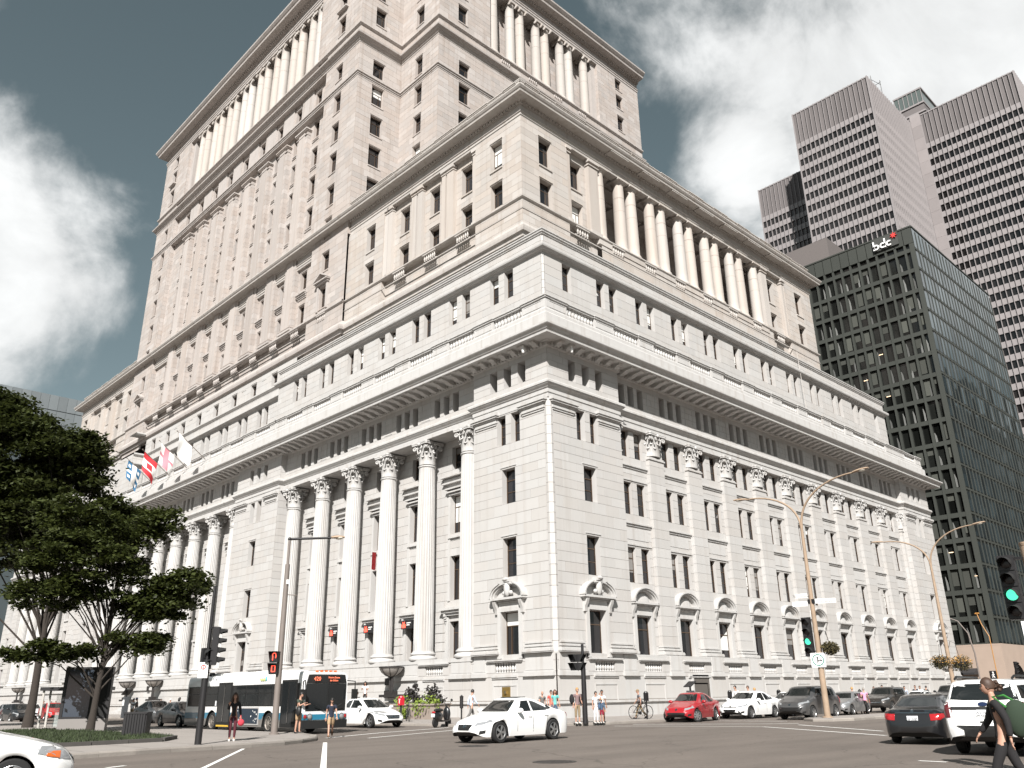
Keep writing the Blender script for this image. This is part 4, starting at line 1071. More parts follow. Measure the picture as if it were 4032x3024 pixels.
for F, a, b in ((TLF, 47.6, 93.2), (TRF, 20.7, 44.4)):
    for nm_, q in (('colonnade_soffit', (a, b, -2.2, .0, 98.55, 98.9)), ('colonnade_floor', (a, b, -2.2, 0, 86.4, 86.9)), ('colonnade_pilaster', (a + .02, a + 1.2, -2.2, -.5, 86.9, 98.5)), ('colonnade_pilaster', (b - 1.2, b - .02, -2.2, -.5, 86.9, 98.5))):
        t = MB(); fbox(t, F, *q); t.obj(nm_, M_TRIM3, B)
    jog(F, a, 1, -2.1, 0, 86.9, 98.5, M_STONE3, .8); jog(F, b, -1, -2.1, 0, 86.9, 98.5, M_STONE3, .8)
def ionic():
    def mk():
        m = MB(); H = 11.6
        m.lathe([(.95, 0), (.95, .2), (.88, .35), (.8, .4), (.78, .5)] + [(.76 - .1 * (k / 8) ** 2, .5 + (H - 1.1) * k / 8) for k in range(9)] + [(.7, H - .55), (.7, H - .45), (.66, H - .4), (.74, H - .3)], 26)
        m.box(-.85, .85, -.85, .85, H - .16, H)
        for sx in (-1, 1):
            for sy in (-1, 1):
                m.lathe([(.05, -.12), (.36, -.12), (.36, .12), (.05, .12)], 14, (sx * .78, sy * .62, H - .42), axis='y')
        return m.mesh('tower_column', M_STONE2, smooth=40)
    return cached('ionic', mk)
tc_ = [v for k in range(8) for v in (50.1 - 1.12 + 5.42 * k, 50.1 + 1.12 + 5.42 * k)]
for u in tc_:
    o = link('tower_column', ionic(), B, TLF.p(u, -.85, 86.9)); drums(o, 11.0, .768)
for u in [21.9, 25.35, 27.35, 30.8, 32.75, 36.2, 38.15, 41.8]:
    o = link('tower_column', ionic(), B, TRF.p(u, -.85, 86.9)); drums(o, 11.0, .768)
for c in (23.6, 29.1, 34.5, 40.0): mini(TRF, c, .9, 85.7, -.02, M_TRIM3)
TP = [(-TE, YE), (-TE, TY), (-T1, TY), (-T1, Y2), (TX, Y2), (TX, YE)]
t = MB()
run(t, TP, [(0, 40.6), (.25, 40.62), (.3, 41.0), (.6, 41.06), (.66, 41.35), (.66, 41.6), (.5, 41.7), (.3, 41.9), (.02, 42.4)])
run(t, TP[1:3], [(0, 44.75), (.12, 44.78), (.24, 44.9), (.24, 45.1), (0, 45.2)])
run(t, TP, [(-.8, 77.9), (.06, 77.9), (.06, 78.1), (.16, 78.14), (.16, 78.35), (.3, 78.4), (.3, 78.62), (.1, 78.75), (-.8, 78.8)])
run(t, TP, [(-.8, 83.4), (.06, 83.4), (.1, 83.65), (.2, 83.7), (.24, 83.95), (.42, 84.0), (.5, 84.2), (.72, 84.3), (.76, 84.5), (.6, 84.6), (.1, 84.9), (-.8, 85.0)])
run(t, TP, [(0, 86.3), (.12, 86.32), (.2, 86.45), (.3, 86.5), (.3, 86.7), (.1, 86.85), (-.6, 86.9)])
run(t, TP, [(-2.2, 98.5), (0, 98.5), (.05, 98.8), (.12, 98.82), (.12, 99.1), (.22, 99.2), (.24, 99.4), (.02, 99.5), (.02, 100.4), (.3, 100.45), (.36, 100.75), (.6, 100.85), (1.5, 100.95), (1.56, 101.25), (1.7, 101.4), (1.95, 101.75), (1.98, 102.0), (1.4, 102.15), (-.4, 102.2)])
t.obj('tower_cornice', M_TRIM3, B)
t = MB()
for u in along(TRF, Y2, YE, .5): fbox(t, TRF, u - .15, u + .15, .1, .52, 100.5, 100.8)
for u in along(TLF, T1, TE, .5): fbox(t, TLF, u - .15, u + .15, .1, .52, 100.5, 100.8)
t.obj('dentil_course', M_TRIM3, B)['kind'] = 'stuff'
t = MB(); t.box(-TE + .3, TX - .4, Y2 + 2.5, YE - .4, 98.9, 102.1); t.box(-TE + .3, -T1 - .4, TY + 2.4, Y2 + 3, 98.9, 102.1); t.obj('roof', M_ROOF, B)
for q in ((-TE, TX, YE - .3, YE - .01, 55, 102), (-TE + .01, -TE + .3, TY + .01, YE - .3, 40, 102)):
    t = MB(); t.box(*q); t.obj('rear_wall', M_STONE3, B)
# stepped tiers above the main cornice
for x0, x1, y0, y1, z0, z1 in ((-100.5, TX - 2.6, Y2 + 2, 45.0, 102.0, 107.0), (-96, TX - 7, Y2 + 5, 39.0, 107.0, 113.0)):
    FA = Fac('R', x1, 0); FB_ = Fac('L', 0, y0)
    wall_stage(FA, 'tower_wall', y0, y1, z0, z1, 0, [(y0 + 4 + 5.2 * k, y0 + 5.4 + 5.2 * k, z0 + 1.4, z0 + 3.4, 'plain') for k in range(5)], ST3, ch=.8, bw=1.6, depth=.3, blind=0, hood=.4, sill=.3)
    wall_stage(FB_, 'tower_wall', -x1, -x0, z0, z1, 0, [], ST3, ch=.8, bw=1.6)
    t = MB(); run(t, [(x0, y1), (x0, y0), (x1, y0), (x1, y1), (x0, y1)], [(0, z1 - .5), (.3, z1 - .4), (.6, z1 - .1), (.9, z1 + .2), (.9, z1 + .4), (.2, z1 + .5), (-2, z1 + .5)])
    t.box(x0 + .1, x1 - .1, y0 + .1, y1 - .02, z0, z1 + .45); t.obj('tower_tier', M_TRIM3, B)
# security cameras under the corner cornice
def dome_cam(x, y):
    m = MB(); m.box(-.05, .05, -.05, .05, .1, .4); m.lathe([(.0, -.24), (.08, -.2), (.11, -.1), (.12, 0), (.13, .02), (.11, .12), (.03, .16)], 14, cap=False)
    o = m.obj('security_camera', mat('white_enamel', (.8, .8, .78), .3), B, (x, y, 25.95))
dome_cam(-1.55, -.95); dome_cam(.95, 1.75)
# ------------------------------------------------------------------ dark glass office building beyond the side street
M_BDC = mat('grey_green_metal', (.043, .047, .041), .55, spec=.4, var=.1, nscale=.3, island=.08)
M_BDG = mat('smoked_glass', (.010, .011, .010), .08, spec=.5, island=.6)
M_BDB = mat('grey_green_blind', (.062, .066, .056), .9, island=.35)
M_SUNLIT = mat('sunlit_reveal', (.20, .205, .195), .9, island=.4)  # sunlight on the window interiors, put into a pale colour
M_TAN = mat('tan_stone', (.34, .265, .215), .85, var=.12, nscale=.6, bump=.1)
M_BLUEG = mat('reflective_blue_glass', (.10, .13, .14), .03, spec=.9, metal=.75, island=.5)
BD = thing('glass_office_building', 'dark green-grey office block with lettered white sign at its roof edge and tan stone base', 'building', (-.48, 90, 0))
W_ = 40; D_ = 38
m = MB(); m.box(-W_, 0, .45, D_, 7.2, 73.9); m.obj('core', M_BDG, BD)
mod = 1.565; fl = 3.68
# bands and mullions, each a piece
zb = [7.6 + fl * k for k in range(18)]
def band_mesh(l, h, d, nm, mm, ax='x'):
    def mk():
        t = MB(); t.box(-l, 0, 0, d, 0, h) if ax == 'x' else t.box(-d, 0, 0, l, 0, h); return t.mesh(nm, mm)
    return cached((nm, l, h, d, ax), mk)
for z in zb:
    link('spandrel', band_mesh(W_, .68, .55, 'spandrel', M_BDC), BD, (0, -.05, z - .76))
    link('spandrel', band_mesh(D_, .3, .2, 'spandrel', M_BDC, 'y'), BD, (.06, 0, z - .5))
nb = int(W_ / mod)
for k in range(nb):
    thick = k % 2 == 0
    link('mullion', band_mesh(.34 if k else .75, 63.5, .5, 'mullion', M_BDC), BD, (-k * mod - (0 if k == 0 else -.17), -.1 if k % 2 == 0 else -.06, 7.4))
for k in range(1, 26): link('mullion', band_mesh(.12, 66.0, .2, 'mullion', M_BDC, 'y'), BD, (.1, k * D_ / 25 - .06, 7.4))
br = random.Random(11)
for r, z in enumerate(zb[:-1]):
    for k in range(nb - 7):
        x1 = -k * mod - (.75 if k == 0 else .17); x0 = -(k + 1) * mod + .17; w = round(x1 - x0, 3); h = fl - .85
        o = link('window', cached(('bdwin', w, h), lambda: (lambda t: (t.box(-w, 0, 0, .05, 0, h), t.mesh('window', M_BDG))[1])(MB())), BD, (x1, .36, z + .0))
        q = br.random()
        if q < .42:
            fr = br.choice((.35, .5, .65, .8, .92))
            link('blind', cached(('bdbl', w, fr), lambda: (lambda t: (t.box(-w + .03, -.03, 0, .02, h * (1 - fr), h), t.mesh('blind', M_BDB))[1])(MB())), o, (0, -.06, 0))
        if q > .3 and br.random() < .75:
            hh = br.choice((1.5, 2.0, 2.3))
            link('sunlit_strip', cached(('bdcu', hh), lambda: (lambda t: (t.grid([[(-w + .05, 0, 0), (-w + .42, -.12, 0)], [(-w + .05, 0, hh * .6), (-w + .36, -.1, hh * .6)], [(-w + .05, 0, hh), (-w + .14, -.02, hh)]]), t.mesh('sunlit_strip', M_SUNLIT))[1])(MB())), o, (0, -.02, .05))  # added pale panel standing in for the sunlit interior at the window's left
        if br.random() < .06:
            link('ceiling_lamp', cached(('bdlamp',), lambda: (lambda t: (t.box(-1.0, -.3, 0, .02, 0, .09), t.mesh('ceiling_lamp', mat('office_tube_light', (.8, .6, .4), .5, emit=(1, .72, .45), estr=1.1)))[1])(MB())), o, (0, -.03, 1.7))
g_ = MB()
for r, z in enumerate(zb):
    for k in range(25):
        y0 = k * D_ / 25 + .07; y1 = (k + 1) * D_ / 25 - .07
        t = br.uniform(-.015, .015); s_ = br.uniform(-.012, .012)
        zt = z + fl - .85 if r < 17 else 73.7
        g_.face([(.02 + t, y0, z), (.02 - t, y1, z), (.02 - t + s_, y1, zt), (.02 + t + s_, y0, zt)])
g_.obj('side_glazing', M_BLUEG, BD)['kind'] = 'stuff'
# blank panel frieze under the roof edge
for k in range(nb):
    link('roof_panel', cached(('bdp',), lambda: (lambda t: (t.box(-mod + .05, -.05, 0, .4, 0, 2.9), t.mesh('roof_panel', M_BDC))[1])(MB())), BD, (-k * mod, -.02, 71.0))
link('coping', band_mesh(W_, .25, .5, 'coping', M_BDC), BD, (0, -.12, 73.9)); link('coping', band_mesh(D_, .25, .5, 'coping', M_BDC, 'y'), BD, (.12, 0, 73.9))
for x in (-6.75, -4.8, -3.2): pass
M_WHITE_EM = mat('white_sign_face', (.85, .85, .85), .5)
M_RED = mat('red_sign_face', (.62, .05, .045), .5)
t = MB(); t.box(-6.5, -2.2, -.3, -.12, 71.55, 73.85); t.obj('sign_panel', mat('sign_backing', (.05, .052, .048), .6), BD)
# lettering with heavy rounded strokes
t = MB()
def sring(cx, cz, r0, r1, a0=0, a1=2 * PI, n=22):
    A = []; 
    for k in range(n + 1):
        a = a0 + (a1 - a0) * k / n; A.append((math.cos(a), math.sin(a)))
    rows = [[(cx + c * r, y, cz + s * r) for c, s in A] for r, y in ((r0, -.34), (r0, -.5), (r1, -.5), (r1, -.34))]
    t.grid(rows)
bx = -5.85
t.box(bx - .5, bx - .27, -.5, -.34, 71.75, 73.4); sring(bx, 72.25, .27, .5)
sring(bx + 1.12, 72.25, .27, .5); t.box(bx + 1.12 + .27, bx + 1.12 + .5, -.5, -.34, 71.75, 73.4)
sring(bx + 2.2, 72.25, .27, .5, math.radians(45), math.radians(315))
t.obj('sign_letters', M_WHITE_EM, BD)
t = MB()
pl = []
for k in range(14):
    r = .62 if k % 2 == 0 else .25; a = PI / 2 + k * PI / 7; pl.append((-2.78 + r * math.cos(a), 73.35 + r * math.sin(a)))
t.extr(pl, 'y', -.5, -.34); t.obj('sign_star', M_RED, BD)
m = MB(); m.box(-45, -15.8, 4.0, 20, 73.9, 80.4); m.obj('roof_plant_room', mat('brown_cladding', (.13, .115, .11), .8, var=.1), BD)
# stone base with arches
def arch_wall(mb, x0, x1, z1, cs, r, zs, f):
    e = sorted([x0, x1] + [v for c in cs for v in (c - r, c + r)])
    for a, b in zip(e[::2], e[1::2]): mb.face([f(a, 0), f(b, 0), f(b, z1), f(a, z1)])
    for c in cs:
        n = 14; P = [(c - r * math.cos(PI * k / n), zs + r * math.sin(PI * k / n)) for k in range(n + 1)]
        for p, q in zip(P, P[1:]): mb.face([f(p[0], p[1]), f(q[0], q[1]), f(q[0], z1), f(p[0], z1)])
def fy(x, z): return (x, -.25, z)
def fx(y, z): return (.25, y, z)
m = MB(); arch_wall(m, -W_, .25, 7.1, [-30, -23, -16, -9], 2.2, 3.0, fy); arch_wall(m, -.25, D_, 7.1, [5.2, 12.5, 19.8, 27.1, 34.4], 2.5, 2.2, fx)
m.box(-W_, .25, -.26, D_, 7.1, 7.35); m.obj('stone_base', M_TAN, BD)
m = MB(); m.box(-W_ + .1, -1.5, 1.6, D_ - 1, 0, 7.0); m.obj('shop_front', mat('dark_shop_front', (.03, .028, .028), .3), BD)
m = MB(); m.extr([(-.4, 4.2), (-2.4, 3.6), (-2.4, 3.35), (-.3, 3.4)], 'x', -9.5, -3.2); m.obj('awning', mat('black_awning', (.02, .02, .022), .8), BD)
text('RUE KYO', .55, M_WHITE_EM, BD, Matrix.Translation((-5.6, -.45, 2.35)), .03, 'shop_lettering')

# ------------------------------------------------------------------ cruciform tower
M_PVM = mat('pale_pink_aluminium', (.27, .25, .25), .55, metal=.1, var=.08, nscale=.15)
M_PVMD = mat('aluminium_louvre', (.135, .122, .121), .7, var=.18, nscale=.25, island=.15)
M_PVG = mat('tower_dark_glass', (.016, .015, .015), .07, spec=.5, island=.5)
PV = thing('office_tower', 'tall cross-shaped tower of pale metal fins and ribbon windows behind the dark office block', 'building', (-21.4, 150, 0))
pw = [0]
def tower_face(x0, x1, y, z0, ztop, blank, side=None, single=True, mod=1.26, fl=3.72, glass_in=.35):
    """front facing -y at y (side None) or +x at x = y (side 'x')"""
    n = round((x1 - x0) / mod); mod = (x1 - x0) / n
    def P(u, d, z): return (u, y + d, z) if side is None else (y - d, u, z)
    nfl = int((ztop - blank - z0) / fl); zt = ztop - blank
    def bx(mb, u0, u1, d0, d1, a, b):
        p = P(u0, d0, a); q = P(u1, d1, b); mb.box(p[0], q[0], p[1], q[1], a, b)
    m = MB(); bx(m, x0, x1, glass_in, glass_in + .3, z0, ztop); m.obj('tower_wall', M_PVMD, PV)
    for k in range(nfl + 1):
        m = MB(); bx(m, x0, x1, .0, glass_in + .05, zt - k * fl - 1.62 + .55, zt - k * fl + .55); m.obj('spandrel', M_PVM, PV)
    m = MB(); bx(m, x0, x1, .02, .3, ztop - .35, ztop); m.obj('coping', M_PVM, PV)
    for k in range(n):
        m = MB(); bx(m, x0 + k * mod, x0 + (k + 1) * mod - .05, .14 + .03 * (k % 2), .4, zt + .56, ztop - .36); m.obj('louvre_panel', M_PVMD, PV)
    for k in range(n + 1):
        m = MB(); e = .12 if 0 < k < n else .3; bx(m, x0 + k * mod - e / 2, x0 + k * mod + e / 2, -.28, .02, z0, ztop - .05); m.obj('fin', M_PVM, PV)
    rest = MB()
    for k in range(nfl):
        za = zt - (k + 1) * fl + .55; zb_ = za + fl - 1.62
        for j in range(n):
            u0 = x0 + j * mod + .1; u1 = x0 + (j + 1) * mod - .1
            if single and pw[0] < 300:
                pw[0] += 1
                o = link('window', cached(('pvw', round(u1 - u0, 3), side), lambda: (lambda t: (t.box(*( (0, u1 - u0, 0, .03) if side is None else (-.03, 0, 0, u1 - u0)), 0, fl - 1.62), t.mesh('window', M_PVG))[1])(MB())), PV, P(u0, glass_in - .08, za))
            else:
                rest.face([P(u0, glass_in - .06, za), P(u1, glass_in - .06, za), P(u1, glass_in - .06, zb_), P(u0, glass_in - .06, zb_)])
    if rest.f: rest.obj('window_grid', M_PVG, PV)['kind'] = 'stuff'
def pbox(name, mm, *q): m = MB(); m.box(*q); m.obj(name, mm, PV)
tower_face(-21.4, 0, 0, 66, 154.5, 10.6)
tower_face(0.4, 28, 0, 66, 154.5, 10.6, side='x', single=False)
tower_face(2.9, 27.3, 28.27, 56, 155.6, 10.6, single=True)
tower_face(28.6, 62, 27.3, 56, 155.6, 10.6, side='x', single=False)
tower_face(-40.6, -21.6, 12, 66, 144.3, 10.2, single=False)
for k in range(22):
    m = MB(); m.box(.32, 2.9, 27.9, 28.4, 68 + k * 4.0, 71.97 + k * 4.0); m.obj('concrete_panel', mat('pale_concrete_panel', (.27, .245, .243), .85, var=.12, nscale=.4, island=.12), PV)
pbox('core', M_PVMD, -21.2, -.5, .7, 28, 0, 154.2); pbox('core', M_PVMD, .0, 27.0, 28.8, 62, 0, 155.3); pbox('core', M_PVMD, -40.4, -21, 12.6, 60, 0, 144.0); pbox('core', M_PVMD, -20, 0, 28, 60, 0, 155)
# glazed roof storey and mast
pbox('roof_storey', M_PVMD, -3.4, 4.3, 30, 48, 155, 160); pbox('roof_storey_glass', mat('green_grey_glass', (.10, .12, .115), .1, spec=.6), -3.3, 4.2, 29.9, 48, 160.6, 165)
for z in (160.1, 165.0, 157.2): pbox('roof_band', M_PVM, -3.6, 4.5, 29.7, 48.2, z, z + .5)
for k in range(7): pbox('roof_mullion', M_PVM, -3.5 + k * 1.28, -3.35 + k * 1.28, 29.75, 29.95, 160, 165.2)
t = MB()
for x, y, h in ((-1.2, 7, 5.5), (-.6, 12, 6.5), (-.9, 13, 4)): t.tube([(x, y, 154), (x, y, 154 + h)], .09, 6)
t.tube([(-1.2, 7, 158.2), (-.6, 12, 159)], .06, 5); t.tube([(-1.6, 10, 158), (.2, 10, 158.4)], .06, 5); t.tube([(-1.2, 7, 156), (-.6, 12, 159.6)], .04, 5)
t.obj('antenna_mast', mat('mast_steel', (.1, .1, .1), .6), PV)

# ------------------------------------------------------------------ grey metal clad block far up the avenue
GB = thing('metal_clad_building', 'grey metal clad building showing its flat panelled top above the left maple', 'building', (-190, 0, 0))
M_ZINC = mat('zinc_panels', (.24, .265, .275), .45, metal=.4, var=.16, nscale=.12, island=.14)
m = MB(); m.box(-40, -.2, -70, 21, 0, 76.8); m.obj('core', M_ZINC, GB)
for r, (z0, z1) in enumerate(((72.9, 76.9), (69.2, 72.7), (66.5, 69.0))):
    for k in range(30):
        y0 = 21 - k * 2.2
        link('facade_panel', cached(('zinc', r), lambda: (lambda t: (t.box(-.2, .0, .03, 2.17, 0, z1 - z0), t.mesh('facade_panel', M_ZINC))[1])(MB())), GB, (.05 * (r == 0), y0 - 2.2, z0))
m = MB(); m.box(-.2, -.02, -70, 21, 0, 66.3); m.obj('glazing', mat('grey_ribbon_glass', (.07, .085, .09), .1), GB)
# the block across the side street that the blue glass mirrors
OB = thing('stone_office_block', 'dark brick office block across the street from the blue glass flank', 'building', (74, 190, 0))
m = MB(); m.box(0, 40, 0, 430, 0, 132); m.obj('wall', mat('dark_brick', (.075, .062, .055), .9, var=.2, nscale=.3), OB)
for r in range(9):
    for k in range(30):
        link('window', cached(('obw',), lambda: (lambda t: (t.box(-.03, .05, 0, 9, 0, 6), t.mesh('window', M_PVG))[1])(MB())), OB, (0, 4 + k * 14, 6 + r * 14))
# ------------------------------------------------------------------ trees
M_BARK = mat('maple_bark', (.035, .028, .023), .95, var=.4, nscale=6, bump=.6, bscale=30)
def leaf_mat(name, col):
    m = mat(name, col, .55, spec=.35, island=.55, var=.25, nscale=.5, tint=(col[0] * 1.5, col[1] * 1.35, col[2] * .9))
    n = m.node_tree.nodes; l = m.node_tree.links; b = n['Principled BSDF']
    tr = n.new('ShaderNodeBsdfTranslucent'); mx = n.new('ShaderNodeMixShader'); mx.inputs[0].default_value = .38
    l.new(b.inputs['Base Color'].links[0].from_socket, tr.inputs['Color']); l.new(b.outputs[0], mx.inputs[1]); l.new(tr.outputs[0], mx.inputs[2])
    l.new(mx.outputs[0], n['Material Output'].inputs['Surface']); return m
M_LEAF = leaf_mat('maple_leaves', (.048, .062, .018))
M_LEAF2 = leaf_mat('old_maple_leaves', (.042, .054, .017))
def tree(label, x, y, trunk, envs, npads, per, lmat, seed, group, pad=(.55, 1.0), leafsize=(.10, .17), lean=(0, 0), solid=1.0):
    R_ = random.Random(seed)
    vd = Vector((x - CAM.x, y - CAM.y, 0)).normalized(); rt = Vector((vd.y, -vd.x, 0))
    o = thing('maple_tree', label, 'tree', (x, y, KZ), group=group)
    m = MB(); H, r0 = trunk
    pts = [Vector((0, 0, 0))]
    for k in range(1, 9): pts.append(Vector((lean[0] * k / 8 * rt.x + R_.uniform(-.05, .05), lean[0] * k / 8 * rt.y + R_.uniform(-.05, .05), H * k / 8)))
    rad = [r0 * (1.35 if k == 0 else 1.0 - .62 * k / 8) for k in range(9)]
    m.tube(pts, rad, 12)
    pads = []
    for k in range(npads):
        e = R_.choices(envs, [q[6] for q in envs])[0]
        for _ in range(30):
            a = Vector((R_.gauss(0, 1), R_.gauss(0, 1), R_.gauss(0, 1))).normalized() * (R_.uniform(.35, 1.0) ** .5)
            p = Vector((e[0] + a.x * e[3], e[1] + a.y * e[4], e[2] + a.z * e[5])); break
        pads.append(rt * p.x + vd * p.y + Vector((0, 0, p.z - KZ)))
    # limbs run from the trunk to clusters
    order = sorted(range(len(pads)), key=lambda i: R_.random())
    for i in order[:46]:
        p = pads[i]; h = min(max(p.z * R_.uniform(.35, .62), H * .2), H * .96); q = h / H * 8; j = int(q)
        b = pts[min(j, 8)].lerp(pts[min(j + 1, 8)], q - j); mid = b.lerp(p, .5) + Vector((0, 0, .12 * (p - b).length))
        rr = max(.025, r0 * .34 * (1 - .5 * h / H)); m.tube([b, b.lerp(mid, .5), mid, p], [rr, rr * .8, rr * .55, rr * .2], 6)
    m.obj('trunk', M_BARK, o, smooth=60)
    f = MB()
    for p in pads:
        pr = R_.uniform(*pad); tilt = Vector((R_.uniform(-.25, .25), R_.uniform(-.25, .25), 1)).normalized()
        for _ in range(per):
            a = Vector((R_.gauss(0, .5), R_.gauss(0, .5), R_.gauss(0, .5))); 
            q = p + Vector((a.x * pr, a.y * pr, a.z * pr * .42 - .12 * (a.x ** 2 + a.y ** 2) * pr))
            nrm = (tilt + Vector((R_.gauss(0, .45), R_.gauss(0, .45), R_.gauss(0, .3)))).normalized()
            s = R_.uniform(*leafsize); t1 = nrm.cross(Vector((R_.uniform(-1, 1), R_.uniform(-1, 1), .1))).normalized(); t2 = nrm.cross(t1)
            i = len(f.v); dr = nrm * -.25 * s
            f.v += [tuple(q - t1 * s), tuple(q - t2 * s * .72 + dr), tuple(q + t1 * s * 1.05 + dr), tuple(q + t2 * s * .72 + dr)]
            f.f += [(i, i + 1, i + 2, i + 3)]; f.m.append(0)
    f.obj('crown', lmat, o)
    return o
# envelopes: (right, away, height, r_right, r_away, r_height, weight)
tree('young maple with low leafy boughs on the lawn, in front of the dark advertising panel', -6.8, -26.2, (7.6, .17),
     [(-1.2, 0, 8.3, 3.1, 2.6, 1.9, 2.2), (3.3, -.3, 7.3, 1.6, 1.6, .75, .8), (2.2, -.2, 6.3, 1.9, 1.6, .8, .8), (1.5, 0, 4.5, 1.4, 1.5, .7, .5), (-2.3, 0, 4.0, 2.3, 1.4, .42, .5), (-3.0, .2, 6.6, 2.0, 1.8, .7, .6), (1.9, 0, 10.6, 1.1, 1.2, .75, .45), (-1.9, .4, 10.6, 2.4, 2.0, 1.2, .8)],
     300, 150, M_LEAF, 21, 'maples on the corner lawn', pad=(.32, .8), leafsize=(.08, .15), lean=(.25, 0))
tree('tall dense maple at the left edge, crown reaching above the parapet line', -20.8, -25.2, (13, .26),
     [(-4.4, 0, 17.0, 4.6, 4.0, 3.6, 3.0), (-.9, 0, 14.6, 4.0, 3.6, 3.6, 2.2), (-5.5, 0, 11.5, 5.0, 3.5, 3.0, 1.4), (2.4, .5, 12.0, 2.2, 2.2, 1.3, .6), (.0, 0, 17.9, 1.6, 1.8, 1.0, .35), (-5.2, 0, 20.0, 2.2, 2, 1.0, .3), (3.6, .2, 13.6, 1.3, 1.2, .5, .2)],
     600, 150, M_LEAF2, 8, 'maples on the corner lawn', pad=(.5, 1.15), leafsize=(.11, .2))
tree('maple mostly outside the left edge, only its lower leaf tips in view', 1.5, -38.5, (8.5, .2),
     [(-4.2, 0, 6.6, 3.0, 2.5, 2.2, 2.0), (-2.6, 0, 4.1, 2.0, 2.0, .6, .5)],
     130, 150, M_LEAF, 33, 'maples on the corner lawn', pad=(.5, .9), leafsize=(.085, .15))
# ------------------------------------------------------------------ street furniture
M_POLE = mat('weathered_tan_pole', (.30, .22, .155), .75, var=.35, nscale=2.0, bump=.2, bscale=20)
M_POLEG = mat('brown_grey_pole', (.165, .14, .125), .6, var=.15, nscale=2)
M_BLACK = mat('black_enamel', (.014, .013, .014), .45)
M_BLACKM = mat('matt_black', (.012, .012, .012), .9)
M_LAMPG = mat('lamp_lens', (.55, .52, .45), .3)
M_SIGNW = mat('white_sign_sheet', (.78, .78, .76), .5)
M_SIGNG = mat('green_sign_ring', (.02, .16, .12), .5)
M_SIGNK = mat('black_sign_print', (.015, .015, .015), .6)
M_GREEN = mat('green_signal_lit', (.05, .5, .3), .3, emit=(.08, .75, .42), estr=1.0)
M_REDL = mat('red_signal_lit', (.6, .05, .03), .3, emit=(1, .10, .06), estr=1.3)
M_LENS = mat('dark_signal_lens', (.02, .014, .014), .25)
def T(*p): return Matrix.Translation(p)
def RZ(a): return Matrix.Rotation(a, 4, 'Z')
def lamp_head(parent, p, d, L=1.0):
    """cobra head luminaire at p pointing along d"""
    d = Vector(d).normalized(); s = Vector((-d.y, d.x, 0)).normalized(); u = d.cross(s) * -1
    if u.z < 0: u = -u
    m = MB(); rows = []
    for k in range(9):
        t = k / 8; w = .17 * (.35 + .65 * math.sin(PI * min(1, t * .8 + .12))) ; h = .11 * (.5 + .5 * math.sin(PI * min(1, t * .85 + .1)))
        c = p + d * L * t
        rows.append([c + s * w * math.cos(a) + u * h * (math.sin(a) if math.sin(a) > 0 else .35 * math.sin(a)) for a in [2 * PI * j / 12 for j in range(12)]])
    m.grid(rows, closed=True); m.face(rows[0]); m.face(rows[-1])
    m.obj('lamp_head', M_POLE, parent, smooth=50)
    m = MB(); m.ball(tuple(p + d * L * .6 - u * .03), .15, 10, 6, sc=(1.5, 1, .45)); m.obj('lamp_glass', M_LAMPG, parent)
def twin_lamp(label, x, y, hs=1.0):
    t = thing('street_lamp', label, 'street lamp', (x, y, KZ), group='twin-armed street lamps on the median')
    m = MB(); m.tube([(0, 0, 0), (0, 0, 2.4), (0, 0, 5), (0, 0, 8), (0, 0, 10.9)], [.175, .165, .14, .115, .085], 14); m.lathe([(.3, 0), (.3, .04), (.2, .07)], 16); m.obj('pole', M_POLE, t, smooth=60)
    for sg, L, H in ((-1, 3.5, 13.1), (1, 3.7, 13.5)):
        pts = []
        for k in range(13):
            q = k / 12; a = q * PI / 2
            pts.append(Vector((sg * (L * (1 - math.cos(a))) * .99 + sg * .02, 0, 10.7 + (H - 10.7) * math.sin(a) ** .9)))
        m = MB(); m.tube(pts, [.075 - .03 * k / 12 for k in range(13)], 8); m.obj('arm', M_POLE, t, smooth=60)
        lamp_head(t, pts[-1], (sg, 0, .10), .95)
    return t
L1 = twin_lamp('twin-armed tan street lamp on the median nose, carrying signal and street name plates', 15.15, 6.1)
twin_lamp('twin-armed tan street lamp farther up the median, beyond the black sedan', 13.9, 29.6)
def signal(parent, M, n, lit=None, litm=None, s=.34, name='signal_head', sym=None):
    """n-section head facing -y in matrix M, hung from its top"""
    e = bpy.data.objects.new(name, None); 
    m = MB(); m.box(-s / 2, s / 2, 0, .2, -n * s * 1.04, 0)
    for k in range(n): m.box(-s / 2 + .012, s / 2 - .012, -.02, 0, -(k + 1) * s * 1.04 + .012, -k * s * 1.04 - .012)
    bpy.data.objects.remove(e)
    o = m.obj(name, M_BLACK, parent); o.matrix_local = M
    for k in range(n):
        zc = -(k + .5) * s * 1.04; r = s * .36
        mm = (litm if lit == k else M_LENS)
        q = MB(); q.ball((0, -.02, zc), r, 14, 8, sc=(1, .18, 1)); q.obj('lens', mm, o, smooth=60)
        v = MB(); rows = []
        for j in range(15):
            a = -.15 * PI + 1.3 * PI * j / 14
            rows.append([(r * 1.12 * math.cos(a), -.02, zc + r * 1.12 * math.sin(a)), (r * 1.08 * math.cos(a), -.30 if .1 < a < 3.0 else -.12, zc + r * 1.06 * math.sin(a) - .03)])
        v.grid(rows); v.obj('visor', M_BLACKM, o)
    return o
def name_plate(parent, M, w, txt, top, h=.26):
    o = MB(); o.box(-w / 2, w / 2, -.012, .012, -h / 2, h / 2); o = o.obj('name_plate', M_SIGNW, parent); o.matrix_local = M
    text(txt, h * .62, M_SIGNK, o, T(0, -.018, -.03), .006)
    if top: text(top, h * .22, M_SIGNK, o, T(-.1, -.018, h * .36), .006)
